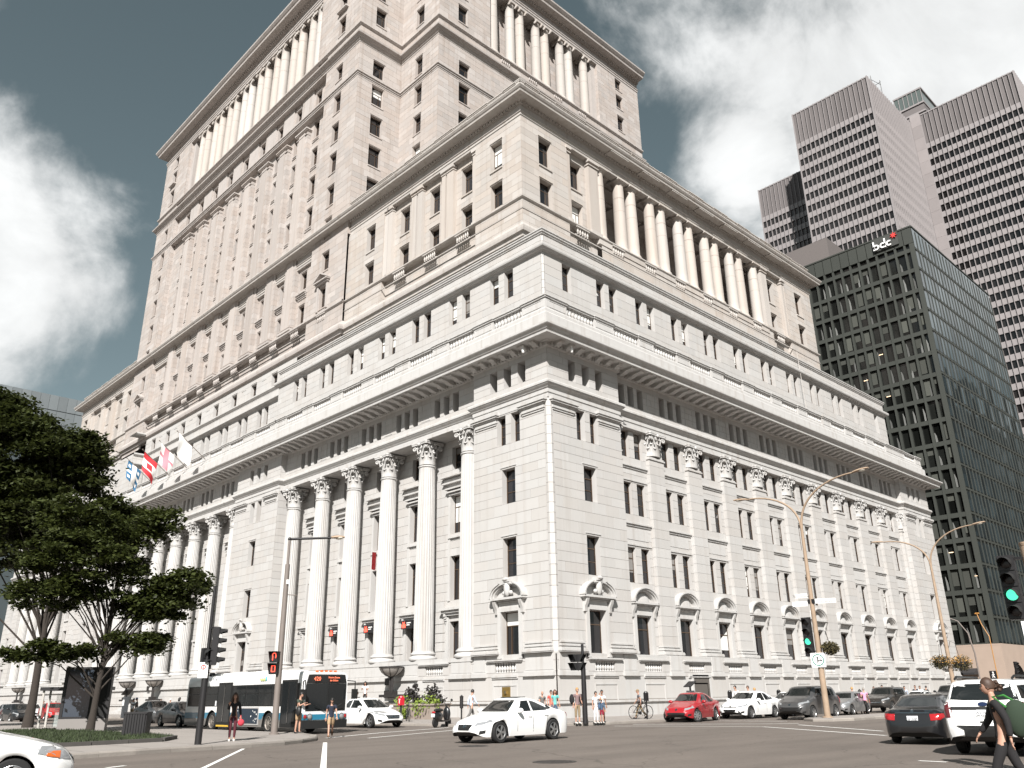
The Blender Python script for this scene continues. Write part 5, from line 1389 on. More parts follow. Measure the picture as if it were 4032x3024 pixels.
def arrow_sign(parent, M, s):
    o = MB(); o.box(-s / 2, s / 2, -.01, .01, -s / 2, s / 2); o = o.obj('arrow_sign', M_SIGNW, parent); o.matrix_local = M
    m = MB(); r = s * .42
    rows = [[(q * math.cos(a), -.014, q * math.sin(a)) for a in [2 * PI * k / 32 for k in range(32)]] for q in (r * .82, r)]
    m.grid(rows, closed=True); m.obj('ring', M_SIGNG, o)
    m = MB(); y = -.015
    def bar(x0, z0, x1, z1, w=.035):
        d = Vector((x1 - x0, z1 - z0)).normalized(); n = Vector((-d.y, d.x)) * w * s
        m.face([(x0 * s - n.x, y, z0 * s - n.y), (x1 * s - n.x, y, z1 * s - n.y), (x1 * s + n.x, y, z1 * s + n.y), (x0 * s + n.x, y, z0 * s + n.y)])
    bar(-.04, -.27, -.04, .16); bar(-.04, -.12, .04, -.02); bar(.04, -.02, .2, -.02)
    m.face([(-.04 * s, y, .3 * s), (-.13 * s, y, .12 * s), (.05 * s, y, .12 * s)]); m.face([(.31 * s, y, -.02 * s), (.16 * s, y, .08 * s), (.16 * s, y, -.12 * s)])
    m.obj('arrow', M_SIGNK, o)
RA = math.atan2(.449, .893)          # the way the corner plates are turned
signal(L1, T(-.42, -.28, 5.48) @ RZ(RA - .35), 4, 2, M_GREEN, .52)
m = MB(); m.box(-.42, .0, -.06, .0, 5.3, 5.36); m.box(-.42, .0, -.06, 0, 3.55, 3.61); m.obj('signal_bracket', M_BLACK, L1)
arrow_sign(L1, T(.02, -.24, 3.08) @ RZ(RA), .78)
name_plate(L1, T(.80, .1, 6.36) @ RZ(RA), 1.15, 'Cathédrale', 'Rue de la')
name_plate(L1, T(-.62, -.28, 6.26) @ RZ(RA), .85, 'Metcalfe', 'Rue'); name_plate(L1, T(-.48, -.25, 6.72) @ RZ(RA), .68, 'René-Lévesque', 'Boul.', .24)
m = MB(); m.box(-.2, .3, -.12, .12, 6.25, 6.5); m.obj('plate_clamp', M_BLACK, L1)
M_FLOW = mat('trailing_basket_leaves', (.045, .04, .018), .8, island=.6, tint=(.12, .09, .02))
M_FLOWY = mat('orange_basket_flowers', (.45, .24, .06), .7, island=.4)
def basket(x, y, z, r, label, flowers, seed, arm=None):
    t = thing('flower_basket', label, 'flower basket', (x, y, z), group='hanging flower baskets')
    R_ = random.Random(seed); f = MB(); fl = MB()
    for k in range(1100):
        a = Vector((R_.gauss(0, 1), R_.gauss(0, 1), R_.gauss(0, 1))).normalized() * R_.uniform(.5, 1.05)
        p = Vector((a.x * r, a.y * r, a.z * r * .72 - .1)); n = Vector((R_.gauss(0, 1), R_.gauss(0, 1), R_.gauss(0, 1))).normalized(); s = R_.uniform(.035, .08)
        t1 = n.orthogonal().normalized(); t2 = n.cross(t1); tgt = fl if (flowers and a.z > -.1 and R_.random() < flowers) else f
        tgt.face([p - t1 * s, p - t2 * s * .6, p + t1 * s, p + t2 * s * .6])
    f.obj('foliage', M_FLOW, t)
    if fl.f: fl.obj('flowers', M_FLOWY, t)
    m = MB(); m.lathe([(r * .35, -r * .6), (r * .6, -r * .3), (r * .68, .0)], 14); m.obj('pot', M_BLACKM, t)
    m = MB()
    if arm: m.tube([(0, 0, .1), (arm[0] * .2, arm[1] * .2, r * 1.6), (arm[0] * .7, arm[1] * .7, r * 1.8), (arm[0], arm[1], r * 1.2)], .02, 6); m.obj('hanger', M_BLACK, t)
basket(15.72, 6.4, 3.95, .52, 'round dark flower basket hanging beside the lit signal on the median lamp', 0, 1, (-.55, -.25, 0))
basket(13.35, 29.3, 3.6, .75, 'left flower basket with yellow tips on the farther twin lamp', .3, 2, (.5, .2, 0))
basket(14.6, 29.9, 3.5, .85, 'right flower basket with pale orange blooms on the farther twin lamp', .45, 3, (-.6, -.2, 0))

# lamp with a straight arm on the left pavement
t = thing('street_lamp', 'grey-brown street lamp with one straight arm on the left pavement, red hand signal on it', 'street lamp', (4.3, -22.35, KZ))
m = MB(); m.tube([(0, 0, 0), (0, 0, 3.5), (0, 0, 7.2)], [.145, .125, .105], 14); m.tube([(0, 0, 7.15), (0, 0, 8.4)], .062, 10); m.lathe([(.22, 0), (.22, .05), (.15, .08)], 14); m.obj('pole', M_POLEG, t, smooth=60)
m = MB(); m.tube([(-.02, 0, 8.36), (.9, 1.65, 8.48)], [.06, .05], 8); m.ball((0, 0, 8.36), .09, 8, 6); m.obj('arm', M_BLACK, t, smooth=60)
lamp_head(t, Vector((.9, 1.65, 8.48)), (.483, .876, .06), .62)
m = MB(); m.tube([(0, 0, 5.85), (.24, .44, 5.82)], .022, 6); m.obj('side_arm', M_POLEG, t)
m = MB(); m.box(.05, .17, -.05, .05, 6.3, 6.5); m.obj('junction_box', M_SIGNW, t)
o = MB(); o.box(-.2, .2, 0, .24, -.46, 0); o.box(-.2, .2, 0, .24, -.95, -.49); o = o.obj('pedestrian_signal', M_BLACK, t); o.matrix_local = T(.02, -.30, 3.38) @ RZ(.55)
for z in (0, -.49):
    m = MB(); m.grid([[(-.2, 0, z), (-.2, -.2, z)], [(.2, 0, z), (.2, -.2, z)]]); m.grid([[(.2, 0, z), (.2, -.2, z)], [(.2, 0, z - .46), (.2, -.02, z - .46)]]); m.grid([[(-.2, 0, z), (-.2, -.2, z)], [(-.2, 0, z - .46), (-.2, -.02, z - .46)]]); m.obj('visor', M_BLACKM, o)
m = MB()
m.tube([(-.07, -.012, -.37), (-.07, -.012, -.22), (-.09, -.012, -.12), (-.03, -.012, -.07), (.06, -.012, -.08), (.09, -.012, -.2), (.07, -.012, -.28)], .02, 5); m.obj('red_hand', M_REDL, o)
m = MB(); m.tube([(-.08, -.012, -.84), (-.08, -.012, -.6), (.08, -.012, -.6), (.08, -.012, -.84), (-.08, -.012, -.84)], .022, 5); m.obj('red_digit', M_REDL, o)

# black signal post on the left pavement
t = thing('traffic_light', 'black traffic light post seen side-on at the left pavement corner, long visors to the right', 'traffic light', (9.5, -28.05, KZ))
m = MB(); m.tube([(0, 0, 0), (0, 0, 2.75)], .115, 14); m.tube([(0, 0, 2.75), (0, 0, 5.3)], .052, 10); m.obj('post', M_BLACK, t, smooth=60)
ang = math.atan2(.91, .414) + PI / 2
signal(t, T(.15, .26, 3.86) @ RZ(ang), 4, s=.31)
signal(t, T(-.05, .02, 3.15) @ RZ(ang - 1.2), 2, s=.34, name='pedestrian_signal')
m = MB(); m.box(-.06, .2, -.03, .3, 3.8, 3.86); m.box(-.06, .2, -.03, .3, 2.7, 2.76); m.obj('signal_bracket', M_BLACK, t)
o = MB(); o.box(-.16, .16, -.01, .01, -.26, .26); o = o.obj('parking_sign', M_SIGNW, t); o.matrix_local = T(.08, -.14, 2.4) @ RZ(1.0)
m = MB(); rows = [[(q * math.cos(a), -.014, .1 + q * math.sin(a)) for a in [2 * PI * k / 20 for k in range(20)]] for q in (.055, .085)]; m.grid(rows, closed=True); m.box(-.012, .012, -.016, -.012, .03, .17); m.obj('red_ring', mat('sign_red', (.5, .03, .03), .5), o)
# black pedestrian signal post at the building corner
t = thing('traffic_light', 'black pedestrian signal post at the building corner with two back-to-back heads', 'traffic light', (8.2, -6.65, KZ))
m = MB(); m.tube([(0, 0, 0), (0, 0, 2.9)], [.14, .125], 14); m.tube([(0, 0, 2.9), (0, 0, 3.95)], .075, 10); m.obj('post', M_BLACK, t, smooth=60)
for dx, a, col in ((-.40, -.75, 0), (-.02, 1.1, 1)):
    o = MB(); o.box(-.2, .2, 0, .2, -.38, 0); o.box(-.2, .2, 0, .2, -.8, -.42); o = o.obj('pedestrian_signal', M_BLACK, t); o.matrix_local = T(dx * .75 + .02, dx * .66 - .16, 3.42) @ RZ(a + .72)
    for z in (0, -.42):
        m = MB(); m.grid([[(-.2, 0, z), (-.2, -.26, z)], [(.2, 0, z), (.2, -.26, z)]]); m.grid([[(.2, 0, z), (.2, -.26, z)], [(.2, 0, z - .38), (.2, -.03, z - .38)]]); m.grid([[(-.2, 0, z), (-.2, -.26, z)], [(-.2, 0, z - .38), (-.2, -.03, z - .38)]]); m.obj('visor', M_BLACKM, o)
m = MB(); m.box(-.17, -.13, -.26, -.22, 2.6, 3.42); m.obj('signal_strip', M_SIGNW, t)
# near signal at the right edge
t = thing('traffic_light', 'large black signal head with lit green lamp at the right edge, on a pale pole', 'traffic light', (34.38, -22.95, 0))
m = MB(); m.tube([(0, 0, 0), (0, 0, 4.22)], [.16, .15], 16); m.lathe([(.155, 4.15), (.165, 4.2), (.02, 4.24)], 16); m.obj('pole', M_POLE, t, smooth=60)
signal(t, T(-.38, -.3, 3.98) @ RZ(.10), 4, 2, M_GREEN, .29)
m = MB(); m.box(-.36, .1, -.1, 0, 3.9, 3.95); m.box(-.36, .1, -.1, 0, 2.85, 2.9); m.obj('signal_bracket', M_BLACK, t)
arrow_sign(t, T(-.02, -.3, 2.42) @ RZ(.15), .62)

# wall lamps shaped as bowls
M_IRONB = mat('dark_wrought_iron', (.022, .019, .018), .6)
M_BOWL = mat('frosted_bowl_glass', (.30, .28, .26), .5)
def bowl(x, label):
    t = thing('wall_lamp', label, 'wall lamp', (x, -.95, 1.55), group='bowl lamps along the colonnade base')
    m = MB(); m.lathe([(.12, 1.5), (.45, 1.62), (.75, 1.85), (.93, 2.12), (.96, 2.2), (.9, 2.2), (.7, 1.9)], 28); m.obj('lamp_shade', M_BOWL, t, smooth=60)
    m = MB(); m.lathe([(.93, 2.14), (1.0, 2.16), (1.0, 2.24), (.93, 2.26)], 28)
    for k in range(8):
        a = k * PI / 4; m.tube([(r * math.cos(a), r * math.sin(a), z) for r, z in ((.13, 1.49), (.47, 1.61), (.77, 1.84), (.95, 2.12))], .028, 5)
    m.obj('rim', M_IRONB, t)
    for sx in (-.14, .14):
        m = MB(); m.tube([(sx, 0, .45), (sx, 0, 1.55)], .09, 8); m.obj('stem', M_IRONB, t)
    m = MB(); m.box(-1.15, 1.15, -.3, .75, .0, .2); m.box(-.5, .5, -.22, .3, .2, .45); m.obj('bracket', M_IRONB, t)
bowl(-16.9, 'bowl-shaped wall lamp on the colonnade base right of the bus front')
bowl(-63.6, 'bowl-shaped wall lamp beyond the grey cars, left of the bus'); bowl(-71.9, 'bowl-shaped wall lamp half hidden by the dark advertising panel'); bowl(-118.5, 'bowl-shaped wall lamp at far left above the white oncoming sedan')
for x0, x1, z0, z1, lab in ((-18.75, -18.2, 2.45, 2.97, 'small upright dark plaque on the base beside the bowl lamp'), (-18.8, -17.55, 1.5, 2.05, 'wide dark plaque low on the base beside the bowl lamp'), (-67.4, -66.7, 2.6, 3.2, 'small dark plaque on the pale base above the grey cars'), (-63.8, -62.4, .9, 1.5, 'dark plaque under the bowl lamp behind the grey cars')):
    m = MB(); m.box(x0, x1, -.24, -.16, z0, z1); m.box(x0 + .05, x1 - .05, -.25, -.24, z0 + .05, z1 - .05); tag(m.obj('plaque', M_IRONB), lab, 'plaque', 'plaques on the colonnade base')
# red banner and signs in the colonnade
m = MB()
m.grid([[(0, 0, 0), (0, -.78, -.08)], [(0, .02, 1.5), (0, -.76, 1.42)]]); m.grid([[(.05, 0, 0), (.05, -.78, -.08)], [(.05, .02, 1.5), (.05, -.76, 1.42)]]); m.box(0, .05, -.78, .0, -.09, -.04)
o = m.obj('banner', mat('red_banner_cloth', (.55, .03, .035), .7)); o.location = (-22.95, 1.25, 12.2); o.rotation_euler = (0, 0, .55); tag(o, 'red cloth banner hanging between two giant columns', 'banner')
for k, x in enumerate((-29.6, -24.0, -18.45)):
    t = thing('logo_sign', 'small dark box sign with red emblem over the %s recessed doorway behind the columns' % ('left', 'middle', 'right')[k], 'sign', (x, 1.55, 7.2), group='box signs in the colonnade')
    m = MB(); m.box(-.75, .75, 0, .2, -.35, .35); m.obj('box', M_BLACK, t)
    m = MB(); m.extr([(-.6, -.25), (-.15, -.25), (-.12, .02), (-.25, .0), (-.28, .25), (-.42, .1), (-.55, .25), (-.52, .0), (-.65, .02)], 'y', -.03, 0); m.obj('emblem', M_REDL, t)
    m = MB(); m.box(.0, .55, -.02, 0, .08, .16); m.box(.0, .4, -.02, 0, -.08, .0); m.obj('sign_text', M_SIGNW, t)
# steps at the far entrance
for k in range(7):
    pass
t = thing('entrance_steps', 'flight of pale stone steps at the far colonnade entrance, beside people with a bicycle', 'steps', (-68.8, -.2, KZ))
for k in range(7):
    m = MB(); m.box(-2.4, 2.4, -2.8 + k * .38, 0, k * .165, (k + 1) * .165 - .01); m.obj('step', M_TRIM, t)
# planters
M_CONC = mat('planter_concrete', (.30, .25, .215), .9, var=.15, nscale=2)
M_LIME = mat('lime_leaves', (.16, .22, .025), .6, island=.5); M_DARKL = mat('dark_purple_leaves', (.022, .018, .016), .6, island=.5)
def planter(x, y, label, seed):
    t = thing('planter', label, 'planter', (x, y, KZ), .05, group='square planters by the corner'); R_ = random.Random(seed)
    m = MB(); m.extr([(-.72, 0), (.72, 0), (.92, .92), (-.92, .92)], 'x', -.98, .98); m.box(-1.05, 1.05, -.98, .98, .88, .98); m.obj('box', M_CONC, t)
    def tuft(cs, mm, n, s0, nm):
        f = MB()
        for c, r, dz in cs:
            for k in range(n):
                a = Vector((R_.gauss(0, .5), R_.gauss(0, .5), R_.gauss(0, .5))); p = Vector(c) + Vector((a.x * r, a.y * r * .8, a.z * r * dz)); nn = Vector((R_.gauss(0, 1), R_.gauss(0, 1) - .6, R_.gauss(0, .8) + .5)).normalized()
                t1 = nn.orthogonal().normalized(); t2 = nn.cross(t1); s = R_.uniform(s0 * .6, s0)
                f.face([p - t1 * s, p - t2 * s * .7, p + t1 * s, p + t2 * s * .7])
        f.obj(nm, mm, t)
    tuft([((-.6, -.3, 1.15), .5, .6), ((.5, -.85, .75), .55, 1.1), ((.55, -.95, .35), .35, 1.0)] if seed == 1 else [((-.35, -.8, .85), .4, 1.1), ((.55, -.7, 1.05), .62, .9), ((.7, -.3, .95), .5, .8)], M_LIME, 150, .11, 'lime_foliage')
    tuft([((0, 0, 1.35), .6, .7), ((.6, .2, 1.25), .5, .6), ((-.1, .1, 1.7), .35, .9)], M_DARKL, 150, .12, 'dark_foliage')
    tuft([((.45, .1, 2.0), .18, 1.2), ((-.2, .2, 1.8), .16, 1.2)], M_DARKL, 14, .2, 'tall_leaves')
planter(-10.9, -3.6, 'left concrete planter overflowing with lime green leaves, beside the parked bicycle', 1); planter(-8.3, -3.8, 'right concrete planter with lime and purple leaves, behind the black scooter', 2)
# red and black boxes on posts
t = thing('alarm_box', 'red alarm box on a short dark post at the kerb left of the planters', 'alarm box', (-5.35, -8.5, KZ))
m = MB(); m.tube([(0, 0, 0), (0, 0, 1.0)], .07, 10); m.obj('post', M_BLACK, t)
m = MB(); m.box(-.16, .16, -.13, .13, .95, 1.4); m.lathe([(.17, 1.4), (.14, 1.47), (.02, 1.5)], 12); m.obj('box', mat('alarm_red', (.5, .015, .03), .4), t)
m = MB(); m.box(-.03, .03, -.14, -.13, 1.05, 1.3); m.box(-.08, .08, -.14, -.13, 1.27, 1.32); m.obj('label_plate', M_SIGNW, t)
t = thing('ash_post', 'black cylindrical ash post on the corner pavement by the man in a white shirt', 'ash post', (-2.5, -6.0, KZ))
m = MB(); m.lathe([(.05, 0), (.05, .7), (.11, .75), (.11, 1.35), (.13, 1.4), (.06, 1.45), (.04, 1.5)], 14); m.obj('post', M_BLACK, t)
def meter(x, y, label, h=1.55):
    t = thing('parking_meter', label, 'parking meter', (x, y, KZ), group='black meter posts along the kerb'); m = MB(); m.tube([(0, 0, 0), (0, 0, h - .55)], .04, 8); m.obj('post', M_BLACK, t)
    m = MB(); m.box(-.11, .11, -.1, .1, h - .55, h - .1); m.lathe([(.13, h - .1), (.1, h - .03), (.02, h)], 10); m.obj('head', M_BLACK, t)
meter(6.9, .3, 'black meter post behind the man in the checked shirt'); meter(6.95, 9.25, 'black meter post between the red and the white parked cars'); meter(7.0, 31, 'black meter post by the dark oncoming sport utility car'); meter(7.0, 15.5, 'black meter post behind the grey minivan')
t = thing('pay_station', 'parking pay station with solar cap behind the red car', 'pay station', (7.15, 4.5, KZ))
m = MB(); m.box(-.2, .2, -.16, .16, 0, 1.55); m.obj('cabinet', mat('pay_station_grey', (.06, .065, .07), .4), t)
m = MB(); m.extr([(-.3, 1.75), (.3, 2.05), (.3, 2.1), (-.3, 1.8)], 'x', -.28, .28); m.obj('solar_panel', M_BLACK, t)
m = MB(); m.box(-.04, .04, -.04, .04, 1.55, 1.92); m.obj('neck', M_BLACK, t); m = MB(); m.lathe([(.02, -.18), (.13, -.18), (.13, -.165)], 18, (0, 0, 1.3), axis='y'); m.obj('blue_disc', mat('blue_sign', (.02, .14, .32), .5), t); m = MB(); m.box(-.16, .16, -.19, -.16, .75, 1.05); m.obj('pay_panel', M_SIGNW, t)
t = thing('pay_station', 'parking pay station with tilted solar cap beside the grey hatchback at left', 'pay station', (-43.0, -11.4, KZ))
m = MB(); m.box(-.22, .22, -.2, .2, 0, 1.8); m.obj('cabinet', mat('pay_station_grey', (.06, .065, .07), .4), t); m = MB(); m.extr([(-.4, 1.95), (.4, 2.35), (.4, 2.42), (-.4, 2.02)], 'y', -.35, .35); m.obj('solar_panel', M_BLACK, t); m = MB(); m.box(-.05, .05, -.05, .05, 1.8, 2.18); m.obj('neck', M_BLACK, t); m = MB(); m.box(-.18, .18, -.22, -.2, 1.05, 1.55); m.obj('pay_panel', M_SIGNW, t)
# waste bin
t = thing('waste_bin', 'square black slatted waste bin on the pavement by the lawn', 'bin', (1.15, -27.0, KZ), .95)
m = MB(); m.box(-.42, .42, -.42, .42, .04, .92); m.obj('liner', M_BLACKM, t); m = MB(); m.box(-.47, .47, -.47, .47, .92, .99); m.obj('rim', M_BLACK, t)
for k in range(8):
    for a in range(4):
        def mk():
            q = MB(); q.box(-.04, .04, -.455, -.425, .05, .92); return q.mesh('slat', M_BLACK)
        o = link('slat', cached(('slat',), mk), t); o.matrix_local = RZ(a * PI / 2) @ T(-.37 + k * .105, 0, 0)
# advertising panel and shelter
t = thing('advertising_panel', 'tall dark advertising panel standing on the lawn edge behind the young maple', 'advertising panel', (-8.6, -26.0, KZ), .95)
m = MB(); m.box(-1.15, 1.15, -.16, .16, 0, .62); m.obj('base', mat('grey_panel_base', (.2, .185, .175), .7), t)
m = MB(); m.box(-1.15, -1.0, -.16, .16, .62, 3.1); m.box(1.0, 1.15, -.16, .16, .62, 3.1); m.box(-1.0, 1.0, -.16, .16, 2.98, 3.1); m.box(-1.0, 1.0, -.16, .16, .62, .72); m.obj('frame', M_BLACK, t)
m = MB(); m.box(-1.0, .2, -.12, .12, .72, 2.98); m.obj('poster_glass', mat('poster_dark_glass', (.045, .055, .07), .08, spec=.7), t)
m = MB(); m.box(.2, 1.0, -.12, .12, .72, 2.98); m.obj('side_panel', M_BLACKM, t)
t = thing('bus_shelter', 'glass bus shelter with flat dark roof at the left pavement', 'bus shelter', (-11.3, -25.6, KZ), 1.0, scale=.8)
M_CLEAR = mat('shelter_glass', (.55, .62, .6), .02, alpha=.22, spec=.5)
for x in (-1.9, 1.9):
    for y in (-.7, .7):
        m = MB(); m.box(x - .06, x + .06, y - .05, y + .05, 0, 2.5); m.obj('post', mat('pale_steel', (.4, .38, .35), .5), t)
for x in (-1.0, 0, 1.0):
    m = MB(); m.box(x - .47, x + .47, .68, .70, .25, 2.3); m.obj('pane', M_CLEAR, t)
m = MB(); m.box(1.88, 1.9, -.6, .6, .25, 2.3); m.obj('pane', M_CLEAR, t); m = MB(); m.box(-2.1, 2.1, -.9, .9, 2.5, 2.72); m.obj('roof', M_BLACK, t)
m = MB(); m.box(-1.0, 1.0, .3, .6, .45, .5); m.obj('bench_seat', M_BLACK, t)
for x in (-.8, .8):
    m = MB(); m.box(x - .03, x + .03, .4, .5, 0, .45); m.obj('bench_leg', M_BLACK, t)
# flags over the middle colonnade
def flag(x, label, kind, seed, dropped=True):
    t = thing('flag', label, 'flag', (x, -.25, 29.5), group='flags over the middle colonnade')
    m = MB(); tip = Vector((-.0, -3.9, 2.9)); m.tube([(0, 0, 0), tip], [.05, .03], 6); m.ball(tuple(tip), .08, 8, 6); m.obj('pole', M_POLEG, t)
    if kind is None: return
    a = tip * .93; b = tip * .46; R_ = random.Random(seed); nx, nz = 12, 14; H = 2.5
    def pt(i, j):
        u = i / nx; v = j / nz; p = a.lerp(b, u) + Vector((.22 * math.sin(5 * u + 3 * v + seed) * (.3 + v), .12 * math.sin(7 * u + seed) * v, -H * v - .35 * u * v)); p.y += (a.y - p.y) * .12 * v; return p
    m = MB(); mats = kind[1]
    for i in range(nx):
        for j in range(nz): m.face([pt(i, j), pt(i + 1, j), pt(i + 1, j + 1), pt(i, j + 1)], kind[0]((i + .5) / nx, (j + .5) / nz))
    m.obj('cloth', mats, t, smooth=60)
FW = mat('flag_white', (.75, .74, .72), .8); FR_ = mat('flag_red', (.55, .03, .04), .8); FB = mat('flag_blue', (.03, .13, .25), .8); FP = mat('flag_pink', (.6, .22, .26), .8); FGY = mat('flag_grey_print', (.5, .5, .48), .8)
leafpoly = lambda u, v: abs(u - .5) < (.30 - abs(v - .5) * .9) * (1 if int((v * 40) % 3) else .75) and abs(v - .5) < .17
flag(-58.5, 'white flag with faint print, rightmost of the four flags above the middle colonnade', (lambda u, v: 1 if .55 < v < .62 and .3 < u < .8 else 0, [FW, FGY]), 1)
flag(-63.9, 'white flag with pink cross, second from right above the middle colonnade', (lambda u, v: 1 if abs(u - .5) < .14 or abs(v - .5) < .1 else 0, [FW, FP]), 2)
flag(-69.3, 'red and white maple leaf flag above the middle colonnade', (lambda u, v: 1 if v < .26 or v > .74 or leafpoly(u, v) else 0, [FW, FR_]), 3)
flag(-74.8, 'blue flag with white cross beside the tall maple', (lambda u, v: 1 if not (abs(u - .5) < .13 or abs(v - .5) < .09) and not (abs(abs(u - .5) - .31) < .08 and abs(abs(v - .5) - .3) < .06) else 0, [FW, FB]), 4)
# far lamp and signals at the side street
t = thing('street_lamp', 'thin curved street lamp in front of the dark glass office block', 'street lamp', (-1.9, 84, 0))
m = MB(); m.tube([(0, 0, 0), (0, 0, 6.0), (-.3, -.2, 8.6), (-1.2, -.5, 10.2), (-2.4, -.9, 10.8), (-3.4, -1.2, 10.9)], [.12, .1, .09, .08, .07, .05], 8); m.obj('pole', M_POLEG, t, smooth=60); lamp_head(t, Vector((-3.4, -1.2, 10.9)), (-1, -.3, .02), .8)
t = thing('traffic_light', 'far black traffic light in profile before the tan stone arch', 'traffic light', (3.2, 82, 0))
m = MB(); m.tube([(0, 0, 0), (0, 0, 4.6)], .1, 8); m.obj('post', M_BLACK, t); signal(t, T(.2, .0, 4.7) @ RZ(1.3), 5, s=.52)
t = thing('information_sign', 'small dark sign with white walking figure before the tan stone base', 'sign', (-.3, 84.5, 0))
m = MB(); m.tube([(0, 0, 0), (0, 0, 3.6)], .06, 8); m.obj('post', M_BLACK, t); m = MB(); m.box(-.45, .45, -.06, .06, 2.7, 3.7); m.obj('panel', M_BLACK, t)
m = MB(); m.ball((0, -.09, 3.5), .1, 8, 6, sc=(1, .3, 1)); m.tube([(0, -.09, 3.4), (-.02, -.09, 3.15), (.14, -.09, 2.85)], .05, 5); m.tube([(-.02, -.09, 3.15), (-.15, -.09, 2.85)], .05, 5); m.tube([(-.16, -.09, 3.15), (0, -.09, 3.35), (.15, -.09, 3.2)], .04, 5); m.obj('figure', M_SIGNW, t)
t = thing('orange_post', 'slender orange post rising behind the right flower basket', 'post', (3.4, 74, 0))
m = MB(); m.tube([(0, 0, 0), (0, 0, 7.5), (-.6, 0, 9.0), (-.9, 0, 10.3)], .055, 6); m.tube([(-1.1, 0, 10.3), (-.6, 0, 10.3)], .1, 6); m.obj('arm', mat('orange_paint', (.36, .17, .04), .5), t)
# ------------------------------------------------------------------ vehicles
from mathutils.bvhtree import BVHTree
M_TYRE = mat('tyre_rubber', (.012, .012, .012), .85)
M_RIM = mat('alloy_rim', (.42, .42, .42), .3, metal=.8)
M_CGLASS = mat('car_window_glass', (.012, .014, .014), .03, spec=.7)
M_CHROME = mat('chrome', (.6, .6, .6), .12, metal=1.0)
M_BLK = mat('black_plastic', (.012, .012, .012), .5)
M_HEADL = mat('headlight_glass', (.34, .35, .36), .08, spec=.8, metal=.35)
M_TAIL = mat('tail_light_red', (.32, .012, .015), .12, spec=.8)
M_TAILD = mat('tail_light_dark', (.10, .012, .015), .12, spec=.8)
M_PLATE = mat('licence_plate', (.6, .61, .63), .5)
M_ORANGE = mat('indicator_orange', (.55, .12, .02), .2)
M_UNDER = mat('car_underside', (.008, .008, .008), .95)
M_SEAM = mat('panel_gap', (.02, .02, .02), .8)
def paint(n, c, metal=0.0, rough=.32): return mat(n, c, rough, metal=metal, coat=.8, spec=.5)
P_WHITE = paint('white_car_paint', (.78, .78, .77)); P_RED = paint('red_car_paint', (.30, .008, .014)); P_GREY = paint('grey_metal_paint', (.10, .098, .098), .5); P_DKGREY = paint('dark_grey_paint', (.04, .04, .042), .4)
P_BLACK = paint('black_car_paint', (.008, .008, .009)); P_SILVER = paint('silver_paint', (.30, .30, .30), .6); P_BROWNGREY = paint('olive_grey_paint', (.055, .05, .046), .5); P_ROSSO = paint('bright_red_paint', (.36, .012, .012))
def lin(tab, x):
    if x <= tab[0][0]: return tab[0][1]
    for (a, p), (b, q) in zip(tab, tab[1:]):
        if x <= b:
            t = (x - a) / (b - a) if b > a else 0; t2 = t
            return p + (q - p) * t2
    return tab[-1][1]
def smooth_tab(tab, n=70, it=2):
    x0, x1 = tab[0][0], tab[-1][0]; xs = [x0 + (x1 - x0) * k / n for k in range(n + 1)]; ys = [lin(tab, x) for x in xs]
    for _ in range(it): ys = [ys[0]] + [(a + 2 * b + c) / 4 for a, b, c in zip(ys, ys[1:], ys[2:])] + [ys[-1]]
    return list(zip(xs, ys))
def wheel_meshes(R, w, spokes, rim_m):
    def mk():
        m = MB(); r = R * .70
        m.lathe([(r, -w / 2), (R * .93, -w / 2), (R, -w * .36), (R, w * .36), (R * .93, w / 2), (r, w / 2), (r * .97, w * .3)], 28, axis='y', cap=False)
        ty = m.mesh('tyre', M_TYRE, smooth=40)
        m = MB()
        m.lathe([(r, -w * .46), (r * .93, -w * .5), (r * .88, -w * .38), (r * .88, w * .3)], 28, axis='y', cap=False)
        for k in range(spokes):
            a = 2 * PI * k / spokes
            for da in ((-.1, .1) if spokes <= 7 else (0,)):
                c, s = math.cos(a + da * .4), math.sin(a + da * .4); c2, s2 = math.cos(a + da), math.sin(a + da); hw = .028 if spokes <= 7 else .02
                m.grid([[(r * .12 * c - s * hw, -w * .47, r * .12 * s + c * hw), (r * .12 * c + s * hw, -w * .47, r * .12 * s - c * hw)], [(r * .9 * c2 - s2 * hw, -w * .42, r * .9 * s2 + c2 * hw), (r * .9 * c2 + s2 * hw, -w * .42, r * .9 * s2 - c2 * hw)]])
        m.lathe([(r * .2, -w * .42), (r * .17, -w * .5), (.005, -w * .5)], 14, axis='y', cap=False)
        ri = m.mesh('rim', rim_m)
        m = MB(); m.lathe([(r * .86, -w * .2), (.01, -w * .2)], 20, axis='y', cap=False); bk = m.mesh('brake_disc', M_BLK)
        return ty, ri, bk
    return cached(('wheel', R, w, spokes, rim_m.name), mk)
class Car: pass
